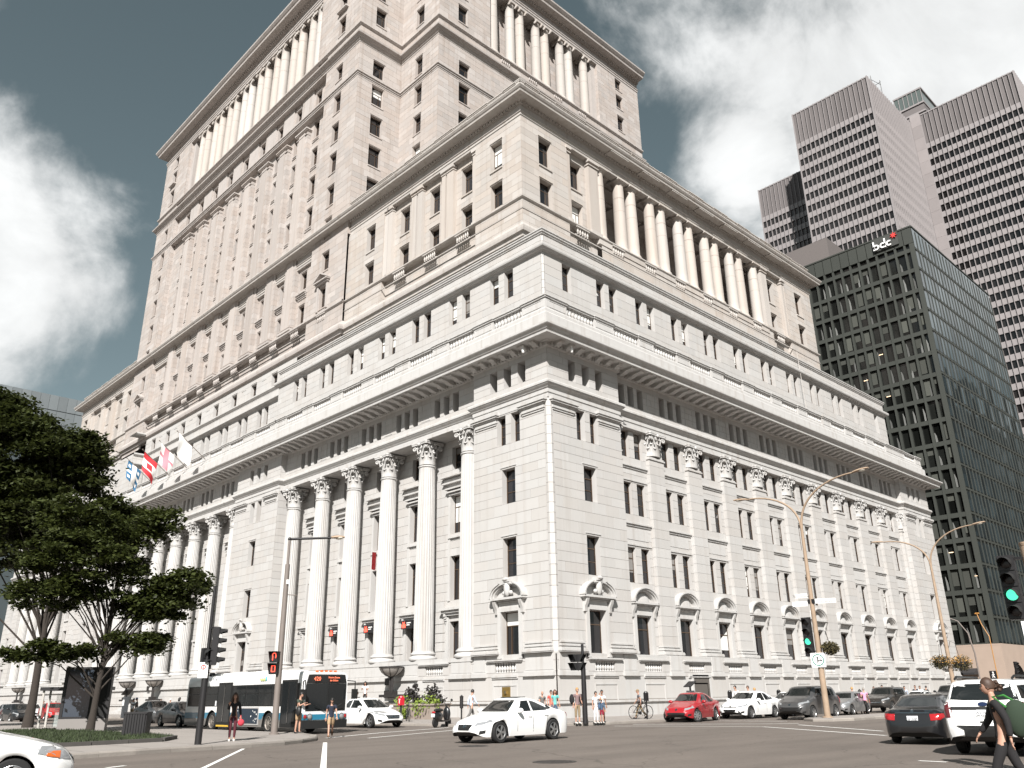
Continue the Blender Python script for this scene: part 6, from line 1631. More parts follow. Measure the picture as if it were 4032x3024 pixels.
def car_body(key, L, W, top, belt, halfw, wheels, R, zs=.22, roofw=.70, paint_m=None, tumble=.93, cabin=None):
    """lofted shell: top = centre-line heights, belt = shoulder heights, halfw = half widths along x (front +)"""
    def mk():
        T_ = smooth_tab(top); B_ = smooth_tab(belt, it=3); H_ = smooth_tab(halfw, it=3)
        x0, x1 = -L / 2, L / 2
        xs = [x0 + (x1 - x0) * (0.5 - 0.5 * math.cos(PI * k / 90)) * .5 + (x0 + (x1 - x0) * k / 90) * .5 - x0 * .0 for k in range(91)]
        xs = [x0 + (x1 - x0) * k / 90 for k in range(91)]
        xs[0] = x0 + .0; rows = []
        for x in xs:
            zt = lin(T_, x); zb = min(lin(B_, x), zt - .02); w = lin(H_, x)
            e = min(x - x0, x1 - x) ; rise = .13 * max(0, 1 - e / .35) ** 2
            z0 = zs + rise
            for wx in wheels:
                d = abs(x - wx)
                if d < R * 1.17: z0 = max(z0, R * .98 + math.sqrt((R * 1.17) ** 2 - d * d))
            z0 = min(z0, zb - .06)
            hgt = max(0, zt - zb); cab = min(1, hgt / .38)     # 1 in the cabin, 0 on bonnet and boot
            wr = w * (roofw * cab + .80 * (1 - cab)); wb = w * (tumble * cab + .90 * (1 - cab))
            zr = zb + hgt * (.90 * cab + .80 * (1 - cab))
            m1 = zb - z0
            sec = [(0, z0 + .02), (w * .80, z0 + .02), (w * .955, z0), (w * .985, z0 + m1 * .22), (w, z0 + m1 * .5), (w * .995, z0 + m1 * .78), (w * .965, zb - .012), (wb, zb + hgt * .05),
                   (wb + (wr - wb) * .36, zb + (zr - zb) * .38), (wb + (wr - wb) * .72, zb + (zr - zb) * .75), (wr, zr), (wr * .88, zr + (zt - zr) * .55), (wr * .55, zr + (zt - zr) * .9), (0, zt)]
            rows.append([(x, y, z) for y, z in sec] + [(x, -y, z) for y, z in sec[-2:0:-1]])
        m = MB(); n = len(rows[0])
        m.grid(rows, 0, closed=True)
        nf = len(m.f)
        # dark underside
        for i in range(90):
            for j in (0, 1, n - 1, n - 2): m.m[i * n + j] = 1
        for r_, fl in ((rows[0], 1), (rows[-1], 0)):
            c = (r_[0][0] + (-.03 if fl else .03), 0, (min(p[2] for p in r_) + max(p[2] for p in r_)) / 2)
            mid = [(r_[0][0] + (-.02 if fl else .02), p[1] * .6, c[2] + (p[2] - c[2]) * .6) for p in r_]
            m.grid([r_, mid] if fl else [mid, r_], 0, closed=True); m.face(mid[::-1] if not fl else mid, 0)
        me = m.mesh('body', [paint_m, M_UNDER], smooth=50)
        bvh = BVHTree.FromPolygons([v.co.copy() for v in me.vertices], [list(p.vertices) for p in me.polygons])
        return me, bvh
    return cached(('body', key, paint_m.name), mk)
def patch(bvh, poly, axis, sign, off=.006, rings=(1, .9, .6, .3), sub=4, lim=9):
    """star-shaped 2-D outline projected on to the shell. axis 'y': poly (x,z) seen from the side; 'x': poly (y,z) seen from an end; 'z': poly (x,y) seen from above"""
    P = []
    for (a, b), (c, d) in zip(poly, poly[1:] + poly[:1]):
        for k in range(sub): P.append((a + (c - a) * k / sub, b + (d - b) * k / sub))
    cx = sum(p[0] for p in P) / len(P); cz = sum(p[1] for p in P) / len(P); rows = []
    def hit(u, v):
        if axis == 'y': o = Vector((u, 6 * sign, v)); d = Vector((0, -sign, 0))
        elif axis == 'x': o = Vector((8 * sign, u, v)); d = Vector((-sign, 0, 0))
        else: o = Vector((u, v, 6)); d = Vector((0, 0, -1))
        r = bvh.ray_cast(o, d)
        if r[0] is None: return None
        return r[0] - d * off
    m = MB(); last = None
    for k, s in enumerate(rings):
        row = []
        for (u, v) in P:
            h = hit(cx + (u - cx) * s, cz + (v - cz) * s)
            t = s
            while h is None and t > .2: t -= .06; h = hit(cx + (u - cx) * t, cz + (v - cz) * t)
            row.append(h if h is not None else Vector((0, 0, 0)))
        rows.append(row)
    ed = []
    for h in rows[0]:
        dd = {'y': Vector((0, -sign, 0)), 'x': Vector((-sign, 0, 0)), 'z': Vector((0, 0, -1))}[axis]; ed.append(h + dd * off * 2.5)
    m.grid([ed] + rows, closed=True); m.face(rows[-1]); return m
def put_wheels(t, wheels, track, R, w=.205, spokes=5, rim_m=None, steer=0.0):
    ty, ri, bk = wheel_meshes(R, w, spokes, rim_m or M_RIM)
    for i, wx in enumerate(wheels):
        for sg in (-1, 1):
            o = bpy.data.objects.new('wheel', None); COL.objects.link(o); o.parent = t; o.location = (wx, sg * track, R); o.rotation_euler = (0, 0, (PI if sg > 0 else 0) + (steer if i == 0 else 0)); o.empty_display_size = .1
            link('tyre', ty, o); link('rim', ri, o); link('brake_disc', bk, o)
def make_car(name, label, cat, x, y, head, kind, pm, scale=1.0, plate=None, steer=0.0, rear=None, spokes=5, rim_m=None, group=None, grille='bar', dark_tail=False, detail=True):
    K = CARS[kind]; t = thing(name, label, cat, (x, y, 0), head, group, scale)
    me, bvh = car_body(kind, K['L'], K['W'], K['top'], K['belt'], K['hw'], K['wheels'], K['R'], K.get('zs', .2), K.get('roofw', .7), pm, K.get('tumble', .93))
    link('body', me, t)
    def add(nm, axis, sg, poly, m_, off=.006, part=None, **k):
        def mk():
            try: return patch(bvh, poly, axis, sg, off, **k).mesh(nm, m_, smooth=60)
            except Exception: return None
        q = cached(('patch', kind, nm, axis, sg, tuple(map(tuple, poly)), m_.name), mk)
        return link(nm, q, part or t) if q else None
    for sg in (-1, 1):
        for poly in K['side']: add('side_window', 'y', sg, poly, M_CGLASS, .007)
        for poly in K.get('doors', []):
            for (a, b) in poly: add('door_gap', 'y', sg, [(a[0] - .007, a[1]), (a[0] + .007, a[1]), (b[0] + .007, b[1]), (b[0] - .007, b[1])], M_SEAM, .003, rings=(1, .5), sub=6)
        for (hx, hz) in K.get('handles', []):
            add('door_handle', 'y', sg, [(hx - .1, hz - .018), (hx + .1, hz - .012), (hx + .1, hz + .02), (hx - .1, hz + .016)], pm if K.get('hchrome') is None else M_CHROME, .028, rings=(1, .6), sub=2)
        # mirror
        mx, mz = K['mirror']; m = MB(); w = K['W'] / 2
        m.ball((mx, sg * (w + .07), mz), .105, 12, 8, sc=(.75, 1.25, .8)); m.tube([(mx + .03, sg * (w - .1), mz - .08), (mx, sg * (w + .03), mz - .03)], .03, 6); m.obj('mirror', pm, t, smooth=60)
        add('headlight', 'x', 1, [(a * sg, b) for a, b in K['headl']], M_HEADL, .012)
        if K.get('headls'): add('headlight', 'y', sg, K['headls'], M_HEADL, .012)
        add('tail_light', 'x', -1, [(a * sg, b) for a, b in K['taill']], M_TAILD if dark_tail else M_TAIL, .012)
        if K.get('taills'): add('tail_light', 'y', sg, K['taills'], M_TAILD if dark_tail else M_TAIL, .012)
        if K.get('fog'): add('fog_lamp', 'x', 1, [(a * sg, b) for a, b in K['fog']], M_BLK, .006)
        # dark arch lining shadow line
    if K.get('ws'): add('windscreen', 'x', 1, K['ws'], M_CGLASS, .007)
    if K.get('rw'): add('rear_window', 'x', -1, K['rw'], M_CGLASS, .007)
    add('grille', 'x', 1, K['grille'], M_BLK, .008)
    if K.get('bars'):
        for z in K['bars']: add('grille_bar', 'x', 1, [(-K['barw'], z), (K['barw'], z), (K['barw'], z + .025), (-K['barw'], z + .025)], M_CHROME, .02, rings=(1, .5), sub=4)
    for poly in K.get('intake', []): add('air_intake', 'x', 1, poly, M_BLK, .008)
    badge = K.get('badge')
    if badge: add('badge', 'x', 1, [(.07 * math.cos(a * PI / 5), badge + .055 * math.sin(a * PI / 5)) for a in range(10)], M_CHROME, .022, sub=1)
    add('licence_plate', 'x', -1, [(-.16, K['pz']), (.16, K['pz']), (.16, K['pz'] + .13), (-.16, K['pz'] + .13)], M_PLATE, .014, sub=3)
    put_wheels(t, K['wheels'], K['W'] / 2 - .115, K['R'], spokes=spokes, rim_m=rim_m, steer=steer)
    for (w0, w1, z0, z1) in ((.0, .0, 0, 0),): pass
    t['_k'] = 0; del t['_k']
    return t, bvh, K
def sedan(L, W, H, zs=.2, wb=2.73, ff=.86, hoodz=.76, cowl=None, roof0=.28, roof1=-.62, decklen=.62, deckz=.98, nose=.62, R=.33, gr=None, **kw):
    h = L / 2; wf = h - ff; wr = wf - wb; cowl = cowl if cowl is not None else wf - .52
    top = [(-h, .62 if deckz < 1.05 else .8), (-h + .04, deckz - .12), (-h + .12, deckz - .02), (-h + decklen, deckz + .03), (roof1, H - .06), ((roof0 + roof1) / 2, H), (roof0, H - .035), (cowl, hoodz + .17), (cowl + .35, hoodz + .10), (h - .35, hoodz - .05), (h - .10, nose + .02), (h, nose - .16)]
    belt = [(-h, deckz - .2), (-h + .3, deckz - .05), (wr, .955), (0, .925), (cowl, .86), (h - .5, hoodz - .1), (h, nose - .2)]
    hw = [(-h, W * .36), (-h + .07, W * .43), (-h + .3, W * .475), (wr, W * .497), (0, W * .498), (wf, W * .497), (h - .4, W * .465), (h - .14, W * .40), (h, W * .30)]
    D = dict(L=L, W=W, top=top, belt=belt, hw=hw, wheels=(wf, wr), R=R, zs=zs, roofw=.66, mirror=(cowl - .36, .99))
    zb = .955; ztop = H - .115
    a0 = cowl - .42; c1 = roof1 + .06; bp = (roof0 + roof1) / 2 - .02
    D['side'] = [[(a0 + .02, zb), (bp + .05, zb + .012), (bp + .04, ztop + .0), (roof0 - .1, ztop - .012), (a0 - .18, zb + .16)], [(bp - .05, zb + .012), (wr + .30, zb + .03), (wr + .22, zb + .1), (roof1 + .15, ztop - .04), (bp - .04, ztop)],
                 [(wr + .26, zb + .045), (wr - .02, zb + .08), (wr + .10, zb + .19), (wr + .22, zb + .20)]]
    D['doors'] = [[((a0 + .12, .34), (a0 + .10, .9)), ((bp, .3), (bp, .92)), ((wr + .38, .52), (wr + .30, .92))]]
    D['handles'] = [(bp + .18, .80), (wr + .42, .82)]
    D['ws'] = [(-W * .36, hoodz + .20), (W * .36, hoodz + .20), (W * .285, H - .10), (-W * .285, H - .10)]
    D['rw'] = [(-W * .33, deckz + .08), (W * .33, deckz + .08), (W * .27, H - .12), (-W * .27, H - .12)]
    D['headl'] = [(W * .25, nose - .10), (W * .36, nose - .06), (W * .445, nose + .04), (W * .40, nose + .06), (W * .26, nose + .0)]
    D['headls'] = [(h - .22, nose - .03), (h - .62, nose + .13), (h - .55, nose + .02)]
    D['taill'] = [(W * .24, deckz - .23), (W * .44, deckz - .25), (W * .44, deckz - .08), (W * .26, deckz - .10)]
    D['taills'] = [(-h + .05, deckz - .22), (-h + .30, deckz - .1), (-h + .2, deckz - .06), (-h + .06, deckz - .08)]
    D['grille'] = [(-.3, nose - .2), (.3, nose - .2), (.36, nose - .03), (-.36, nose - .03)]
    D['intake'] = [[(-.36, .24), (.36, .24), (.42, .36), (-.42, .36)]]
    D['fog'] = [(W * .34, .28), (W * .42, .32), (W * .43, .42), (W * .36, .40)]
    D['pz'] = .68; D['badge'] = nose - .1
    D.update(kw); return D
CARS = {}
CARS['luxury'] = sedan(4.6, 1.80, 1.425, roofw=.66, nose=.64, R=.335, grille=[(-.27, .40), (.27, .40), (.35, .575), (-.33, .575)])
CARS['luxury']['grille'] = [(-.25, .41), (.25, .41), (.33, .585), (-.33, .585)]; CARS['luxury']['intake'] = [[(-.42, .235), (.42, .235), (.47, .33), (-.47, .33)]]
CARS['family'] = sedan(4.82, 1.84, 1.47, wb=2.8, nose=.66, deckz=1.0, roof0=.2, roof1=-.95, cowl=1.12, R=.33, bars=(.47, .51, .55, .59), barw=.36)
CARS['family']['grille'] = [(-.34, .44), (.34, .44), (.44, .62), (-.44, .62)]
CARS['compact'] = sedan(4.5, 1.76, 1.47, wb=2.64, nose=.68, hoodz=.82, deckz=1.05, roof0=.25, roof1=-.7, cowl=1.02, R=.32)
CARS['compact']['grille'] = [(-.42, .26), (.42, .26), (.52, .44), (.4, .47), (-.4, .47), (-.52, .44)]; CARS['compact']['intake'] = []; CARS['compact']['badge'] = .62
CARS['blueoval'] = sedan(4.53, 1.82, 1.48, wb=2.65, nose=.68, hoodz=.84, deckz=1.06, roof0=.25, roof1=-.75, cowl=1.05, R=.32)
CARS['blueoval']['grille'] = [(-.32, .30), (.32, .30), (.40, .5), (-.40, .5)]; CARS['blueoval']['intake'] = [[(-.42, .585), (.42, .585), (.40, .625), (-.40, .625)], [(.5, .3), (.66, .27), (.56, .46)], [(-.5, .3), (-.66, .27), (-.56, .46)]]; CARS['blueoval']['badge'] = .66
CARS['saloon'] = sedan(4.87, 1.86, 1.47, wb=2.87, nose=.68, hoodz=.84, deckz=1.03, roof0=.15, roof1=-.9, cowl=.95, R=.34, decklen=.72)
CARS['saloon']['taill'] = [(.52, .70), (.90, .73), (.90, .90), (.50, .885)]; CARS['saloon']['taills'] = [(-2.38, .73), (-2.1, .80), (-2.12, .9), (-2.38, .9)]; CARS['saloon']['pz'] = .70
CARS['wagon'] = sedan(4.5, 1.74, 1.48, wb=2.52, ff=.93, nose=.72, hoodz=.90, deckz=1.0, roof0=.2, roof1=-1.5, cowl=.98, R=.33)
CARS['wagon']['headl'] = [(.48, .60), (.72, .62), (.82, .80), (.50, .78)]; CARS['wagon']['headls'] = [(2.10, .62), (1.66, .72), (1.70, .84), (2.06, .84)]
def van(L, W, H, wb, ff, hoodz, nose, cowl, roof0, tail, R, zs=.24):
    h = L / 2; wf = h - ff; wr = wf - wb
    D = sedan(L, W, H, zs=zs, wb=wb, ff=ff, hoodz=hoodz, cowl=cowl, nose=nose, R=R)
    D['top'] = [(-h, .75), (-h + .03, 1.0), (-h + .12, 1.12), (-h + tail, H - .10), (-h + tail + .3, H - .02), (0, H), (roof0, H - .035), (cowl, hoodz + .17), (cowl + .35, hoodz + .10), (h - .35, hoodz - .03), (h - .10, nose + .03), (h, nose - .16)]
    zb = hoodz + .13
    D['belt'] = [(-h, zb - .02), (wr, zb + .02), (0, zb), (cowl, zb - .05), (h - .5, hoodz - .08), (h, nose - .2)]
    D['hw'] = [(-h, W * .41), (-h + .1, W * .465), (wr, W * .498), (0, W * .5), (wf, W * .497), (h - .4, W * .468), (h - .14, W * .41), (h, W * .31)]
    a0 = cowl - .40; zt = H - .14; e = -h + tail
    b1 = .05; b2 = wr + .25
    D['side'] = [[(a0, zb + .05), (b1 + .05, zb + .05), (b1 + .04, zt), (roof0 - .05, zt - .02), (a0 - .2, zb + .22)], [(b1 - .05, zb + .05), (b2 + .05, zb + .06), (b2 + .05, zt - .01), (b1 - .04, zt)], [(b2 - .05, zb + .06), (e + .0, zb + .1), (e + .22, zt - .04), (b2 - .05, zt - .02)]]
    D['doors'] = [[((a0 + .12, .36), (a0 + .1, zb)), ((b1, .33), (b1, zb)), ((b2, .6), (b2, zb))]]
    D['handles'] = [(b1 + .2, zb - .12), (b2 + .2, zb - .12)]
    D['ws'] = [(-W * .38, hoodz + .2), (W * .38, hoodz + .2), (W * .30, H - .12), (-W * .30, H - .12)]
    D['rw'] = [(-W * .36, zb + .12), (W * .36, zb + .12), (W * .31, H - .14), (-W * .31, H - .14)]
    D['taill'] = [(W * .37, zb - .35), (W * .455, zb - .36), (W * .44, zb + .08), (W * .36, zb + .05)]; D['taills'] = [(-h + .08, zb - .33), (-h + .24, zb - .3), (-h + .2, zb + .06), (-h + .1, zb + .06)]
    D['mirror'] = (cowl - .35, zb + .10); D['pz'] = .82; D['roofw'] = .74; D['tumble'] = .95
    return D
CARS['minivan'] = van(4.58, 1.76, 1.63, 2.75, .92, .94, .80, 1.28, .55, .42, .33)
CARS['minivan']['grille'] = [(-.5, .33), (.5, .33), (.64, .58), (.5, .6), (-.5, .6), (-.64, .58)]; CARS['minivan']['intake'] = []; CARS['minivan']['badge'] = .74
CARS['suv'] = van(4.7, 1.88, 1.72, 2.7, .95, 1.02, .88, 1.12, .4, .38, .37, .3)
CARS['suv']['grille'] = [(-.44, .62), (.44, .62), (.5, .78), (-.5, .78)]; CARS['suv']['bars'] = (.66, .72); CARS['suv']['barw'] = .42; CARS['suv']['intake'] = [[(-.5, .32), (.5, .32), (.55, .48), (-.55, .48)]]
CARS['bigsuv'] = van(5.0, 2.0, 1.79, 2.86, .95, 1.08, .92, 1.25, .5, .30, .39, .3)
B_K = CARS['bigsuv']; B_K['rw'] = [(-.80, 1.28), (.80, 1.28), (.70, 1.66), (-.70, 1.66)]; B_K['taill'] = [(.76, .88), (.93, .86), (.92, 1.24), (.80, 1.24)]; B_K['taills'] = [(-2.46, .88), (-2.24, .9), (-2.28, 1.22), (-2.44, 1.24)]; B_K['pz'] = .93
CARS['hatch'] = van(4.2, 1.72, 1.50, 2.55, .85, .86, .74, .95, .3, .55, .32, .2)
GP = 'cars parked along the kerb'; GT = 'cars moving in traffic'
HD = lambda dx, dy: math.atan2(dy, dx)
tLex, bvhL, _ = make_car('car', 'white sedan turning in the middle of the crossing, dark grille and open asphalt around it', 'car', 15.25, -18.75, HD(.06, -1), 'luxury', P_WHITE, 1.05, group=GT, spokes=5)
m = MB(); m.box(-.35, .12, -.38, .38, 1.405, 1.432); m.obj('sunroof', M_CGLASS, tLex, smooth=60)
make_car('car', 'white sedan with dark roof glass and chrome slatted grille, half hidden by the bus front', 'car', -2.75, -12.75, HD(1, -.02), 'family', P_WHITE, 1.06, group=GT)
make_car('car', 'red compact sedan with front wheel turned out at the right kerb', 'car', 8.95, 1.95, HD(.22, -1), 'compact', P_RED, 1.08, steer=-.5, group=GP, spokes=7)
make_car('car', 'white compact sedan parked between the red car and the grey minivan', 'car', 8.95, 8.3, HD(.02, -1), 'blueoval', P_WHITE, 1.1, group=GP, spokes=7)
make_car('car', 'white parked car mostly hidden behind the grey minivan nose, dark roof', 'car', 8.7, 13.9, HD(0, -1), 'compact', P_WHITE, 1.06, group=GP)
make_car('minivan', 'grey minivan with wide smiling grille waiting beside the median lamp', 'minivan', 13.15, 7.9, HD(.06, -1), 'minivan', P_GREY, 1.14, group=GT, spokes=7)
make_car('car', 'silver hatchback peeking out behind the grey minivan', 'car', 11.0, 17.5, HD(.05, -1), 'hatch', P_SILVER, 1.0, group=GT)
make_car('sport_utility_car', 'dark olive sport utility car facing us beyond the median, chrome grille', 'sport utility car', 10.7, 24.6, HD(.05, -1), 'suv', P_BROWNGREY, 1.03, group=GT)
make_car('sport_utility_car', 'dark sport utility car far down the street, only its roof showing behind the black sedan', 'sport utility car', 10.9, 37.5, HD(.05, -1), 'bigsuv', P_DKGREY, 1.05, group=GT)
make_car('car', 'white car roof showing far behind the black sedan', 'car', 10.3, 31.8, HD(.05, -1), 'family', P_WHITE, 1.0, group=GT)
tM, bv, K = make_car('car', 'black sedan seen from behind, red tail lights and chrome boot strip', 'car', 27.75, -12.1, HD(-.16, 1), 'saloon', P_BLACK, .97, group=GT)
def strip_on(t, bv, name, poly, mm, off=.016, sg=-1): patch(bv, poly, 'x', sg, off, rings=(1, .5), sub=6).obj(name, mm, t)
strip_on(tM, bv, 'chrome_strip', [(-.5, .905), (.5, .905), (.5, .935), (-.5, .935)], M_CHROME)
strip_on(tM, bv, 'badge', [(.05 * math.cos(a * PI / 5), .975 + .045 * math.sin(a * PI / 5)) for a in range(10)], M_CHROME); strip_on(tM, bv, 'model_badge', [(.36, .955), (.62, .955), (.62, .985), (.36, .985)], M_CHROME); strip_on(tM, bv, 'model_badge', [(-.6, .955), (-.36, .955), (-.36, .985), (-.6, .985)], M_CHROME)
text('S20 AAB', .085, M_SIGNK, tM, T(-2.465, 0, .765) @ RZ(-PI / 2), .006)
tX, bv, K = make_car('sport_utility_car', 'large white sport utility car seen from behind at right, black lower body and roof rails', 'sport utility car', 31.15, -15.7, HD(-.09, 1), 'bigsuv', P_WHITE, 1.0, group=GT, dark_tail=True)
strip_on(tX, bv, 'black_bumper', [(-.97, .36), (.97, .36), (.95, .70), (-.95, .70)], M_BLK, .03)
strip_on(tX, bv, 'dark_garnish', [(-.74, 1.06), (.74, 1.06), (.74, 1.13), (-.74, 1.13)], M_BLK, .015); strip_on(tX, bv, 'badge', [(.11 * math.cos(a * PI / 6), 1.19 + .05 * math.sin(a * PI / 6)) for a in range(12)], mat('badge_blue', (.01, .02, .06), .3), .024)
strip_on(tX, bv, 'boot_handle', [(-.1, .77), (.1, .77), (.1, .80), (-.1, .80)], M_BLK, .02)
text('G43 HCR', .10, M_SIGNK, tX, T(-2.545, -.0, .99) @ RZ(-PI / 2), .006)
for sg in (-1, 1):
    m = MB(); m.tube([(.6, sg * .66, 1.76), (.4, sg * .67, 1.83), (-1.6, sg * .67, 1.84), (-1.85, sg * .66, 1.78)], .03, 6); m.obj('roof_rail', M_BLK, tX)
    m = MB(); m.box(-1.9, 2.0, sg * .99 - .02, sg * .99 + .02, .32, .48); m.obj('sill_trim', M_BLK, tX)
tS, bv, K = make_car('car', 'white station car entering at the lower left corner, orange indicator in its headlamp', 'car', 20.85, -38.0, HD(.28, .96), 'wagon', P_WHITE, 1.0, group=GT)
patch(bv, [(2.02, .64), (1.80, .68), (1.82, .76), (2.02, .75)], 'y', -1, .02, rings=(1, .5), sub=2).obj('indicator', M_ORANGE, tS)
patch(bv, [(2.02, .64), (1.80, .68), (1.82, .76), (2.02, .75)], 'y', 1, .02, rings=(1, .5), sub=2).obj('indicator', M_ORANGE, tS)
make_car('car', 'dark grey sedan just behind the bus rear end', 'car', -16.6, -17.4, HD(1, 0), 'family', P_DKGREY, 1.02, group=GT)
make_car('car', 'lighter grey sedan second in line behind the bus', 'car', -28.0, -14.6, HD(1, -.03), 'compact', P_GREY, 1.08, group=GT)
make_car('car', 'white sedan approaching far left beside the left tree trunk, black lower grille', 'car', -58.4, -14.9, HD(1, -.12), 'family', P_WHITE, 1.02, group=GT)
make_car('car', 'red car seen through the bus shelter glass', 'car', -49.1, -15.6, HD(1, -.1), 'compact', P_ROSSO, 1.05, group=GT)
make_car('car', 'silver car at the far left edge behind the white sedan', 'car', -65.6, -15.2, HD(1, -.08), 'compact', P_SILVER, 1.0, group=GT)
make_car('car', 'black car at far left in front of the white oncoming sedan', 'car', -43.3, -20.0, HD(1, 0), 'hatch', P_BLACK, 1.0, group=GT)

# ------------------------------------------------------------------ city bus
P_BUSW = paint('bus_white', (.76, .76, .75)); P_BUSB = paint('bus_blue', (.02, .15, .24)); P_BUSG = paint('bus_grey_skirt', (.16, .15, .14))
M_BUSGL = mat('bus_glass', (.014, .016, .017), .06, spec=.6)
M_LED = mat('orange_led', (.5, .12, .05), .5, emit=(1, .22, .12), estr=.9)
BUSL, BUSW, BUSH = 12.5, 2.55, 2.78
bus = thing('city_bus', 'white and blue city bus at the left kerb showing an orange route number', 'bus', (-3.55, -18.95, 0), 0)
# local: x forward, right-hand side is -y (towards the viewer)
h = BUSL / 2; WHX = (3.25, -2.9)
def bus_skin():
    m = MB(); w = BUSW / 2
    xs = [-h] + [-h + BUSL * k / 100 for k in range(1, 100)] + [h]; rows = []
    for x in xs:
        z0 = .27
        for wx in WHX:
            d = abs(x - wx)
            if d < .62: z0 = max(z0, .42 + math.sqrt(.62 ** 2 - d * d))
        f = max(0, (x - (h - .5)) / .5); ww = w - .06 * f ** 2; zt = BUSH - .08 * f ** 2
        lv = [z0, max(z0, .62), max(z0, .92), max(z0, 1.2), 2.28, 2.55, zt - .08, zt]
        sec = [(0, z0), (ww * .99, lv[0]), (ww, lv[1]), (ww, lv[2]), (ww, lv[3]), (ww * .985, lv[4]), (ww * .97, lv[5]), (ww * .93, lv[6]), (ww * .84, zt - .01), (0, zt + .02)]
        rows.append([(x, y, z) for y, z in sec] + [(x, -y, z) for y, z in sec[-2:0:-1]])
    n = len(rows[0]); i0 = len(m.f); m.grid(rows, 0, closed=True)
    for i in range(len(rows) - 1):
        for j in range(n):
            k = j if j < 9 else n - 1 - j
            m.m[i * n + j] = 3 if k == 0 else (2 if k == 1 else (1 if k == 2 else 0))
    lo, hi = rows[0], rows[-1]
    m.face(lo); 
    # rounded front: nose section
    nose = [(p[0] + .16 * (1 - abs(p[1]) / (w * 1.05)) + .05, p[1] * .97, p[2]) for p in hi]
    m.grid([hi, nose], 0, closed=True)
    for j in range(n):
        k = j if j < 9 else n - 1 - j; m.m[len(m.f) - n + j] = 3 if k <= 1 else (1 if k == 2 else 0)
    m.face(nose, 0)
    return m
bsk = bus_skin(); body = bsk.obj('body', [P_BUSW, P_BUSB, P_BUSG, M_UNDER], bus, smooth=40)
def bpanel(name, mm, x0, x1, z0, z1, y=-BUSW / 2, d=.02, parent=bus):
    m = MB(); m.box(x0, x1, y - d, y + .01, z0, z1); return m.obj(name, mm, parent)
for sgn, yy in ((-1, -BUSW / 2), (1, BUSW / 2)):
    yo = yy if sgn < 0 else yy + .01
    wins = [(-6.0, -4.05), (-3.95, -2.4)] + ([] if sgn < 0 else [(-2.3, -1.0)]) + [(-.55, .75), (.85, 2.1), (2.2, 3.45), (3.55, 4.35)] + ([] if sgn < 0 else [(4.45, 5.8)])
    bpanel('window_band', M_BLK, -6.05, 6.05, 1.22, 2.24, yo, .008)
    for a, b in wins:
        o = bpanel('side_window', M_BUSGL, a, b, 1.27, 2.2, yo, .016)
        bpanel('window_bar', M_BLK, a, b, 1.82, 1.86, yo, .024, o)
    if sgn < 0:
        for a, b in ((-2.3, -.75), (4.45, 5.85)):
            d = bpanel('door', M_BLK, a, b, .3, 2.4, yo, .02)
            for c, e in ((a + .08, (a + b) / 2 - .05), ((a + b) / 2 + .05, b - .08)): bpanel('door_glass', M_BUSGL, c, e, .45, 2.3, yo, .03, d)
            bpanel('door_post', M_CHROME, (a + b) / 2 - .02, (a + b) / 2 + .02, .5, 2.2, yo, .05, d)
        bpanel('yellow_step', mat('yellow_edge', (.6, .38, .05), .6), -2.2, -.85, .24, .32, yo, .03)
        ad = bpanel('advert', mat('advert_dark_blue', (.02, .03, .045), .4), -.45, 2.25, .42, 1.12, yo, .03)
        bpanel('advert_frame', mat('advert_frame', (.35, .34, .33), .5), -.52, 2.32, .36, 1.18, yo, .022)
        ar = random.Random(4); m = MB()
        for k in range(26):
            cx = -.1 if k % 2 else 1.55; a = ar.uniform(0, 2 * PI); r = ar.uniform(.2, .34); m.ball((cx + r * 1.1 * math.cos(a) + .3, yo - .034, .77 + r * math.sin(a) * .9), .022, 6, 4, sc=(1, .2, 1.8))
        m.obj('advert_print', M_SIGNW, ad)
        m = MB(); m.tube([(2.2 + .5 * k / 12, yo - .01, 2.5 + .06 * math.sin(k * 1.4) - .04) for k in range(13)], .03, 6); m.obj('wave_emblem', mat('lime_print', (.45, .5, .2), .6), bus)
        m = MB(); m.ball((2.78, yo + .0, 2.5), .1, 10, 6, sc=(.8, .25, 1.1)); m.obj('blue_emblem', mat('cyan_print', (.12, .4, .48), .6), bus)
        text('28-037', .17, M_SIGNK, bus, T(4.0, yo - .004, 2.46), .006)
        m = MB(); m.box(-2.55, -2.4, yo - .03, yo, 1.25, 1.5); m.obj('side_marker', M_PLATE, bus)
        m = MB(); m.lathe([(.02, -.01), (.1, -.01)], 14, (-4.1, yo - .012, .75), axis='y', cap=False); m.obj('round_emblem', M_PLATE, bus)
FXN = h + .235
def fpanel(name, mm, pts, d=.0, parent=bus):
    """front panel: (y,z) outline following the bowed nose"""
    def xx(y): return h + .05 + .16 * (1 - abs(y) / (BUSW / 2 * 1.05)) + .012 + d
    m = MB(); N_ = 8; rows = []
    for k in range(N_ + 1):
        t = k / N_; rows.append([(xx(pts[0][0] + (pts[1][0] - pts[0][0]) * t), pts[0][0] + (pts[1][0] - pts[0][0]) * t, pts[0][1] + (pts[1][1] - pts[0][1]) * t), (xx(pts[3][0] + (pts[2][0] - pts[3][0]) * t), pts[3][0] + (pts[2][0] - pts[3][0]) * t, pts[3][1] + (pts[2][1] - pts[3][1]) * t)])
    m.grid(rows); return m.obj(name, mm, parent)
ws = fpanel('windscreen', M_BUSGL, [(-1.08, 1.0), (1.08, 1.0), (1.1, 2.2), (-1.1, 2.2)])
fpanel('windscreen_pillar', M_BLK, [(-.03, 1.0), (.03, 1.0), (.03, 2.2), (-.03, 2.2)], .01, ws)
db = fpanel('destination_box', M_BLK, [(-1.1, 2.22), (1.1, 2.22), (1.0, 2.6), (-1.0, 2.6)], .002)
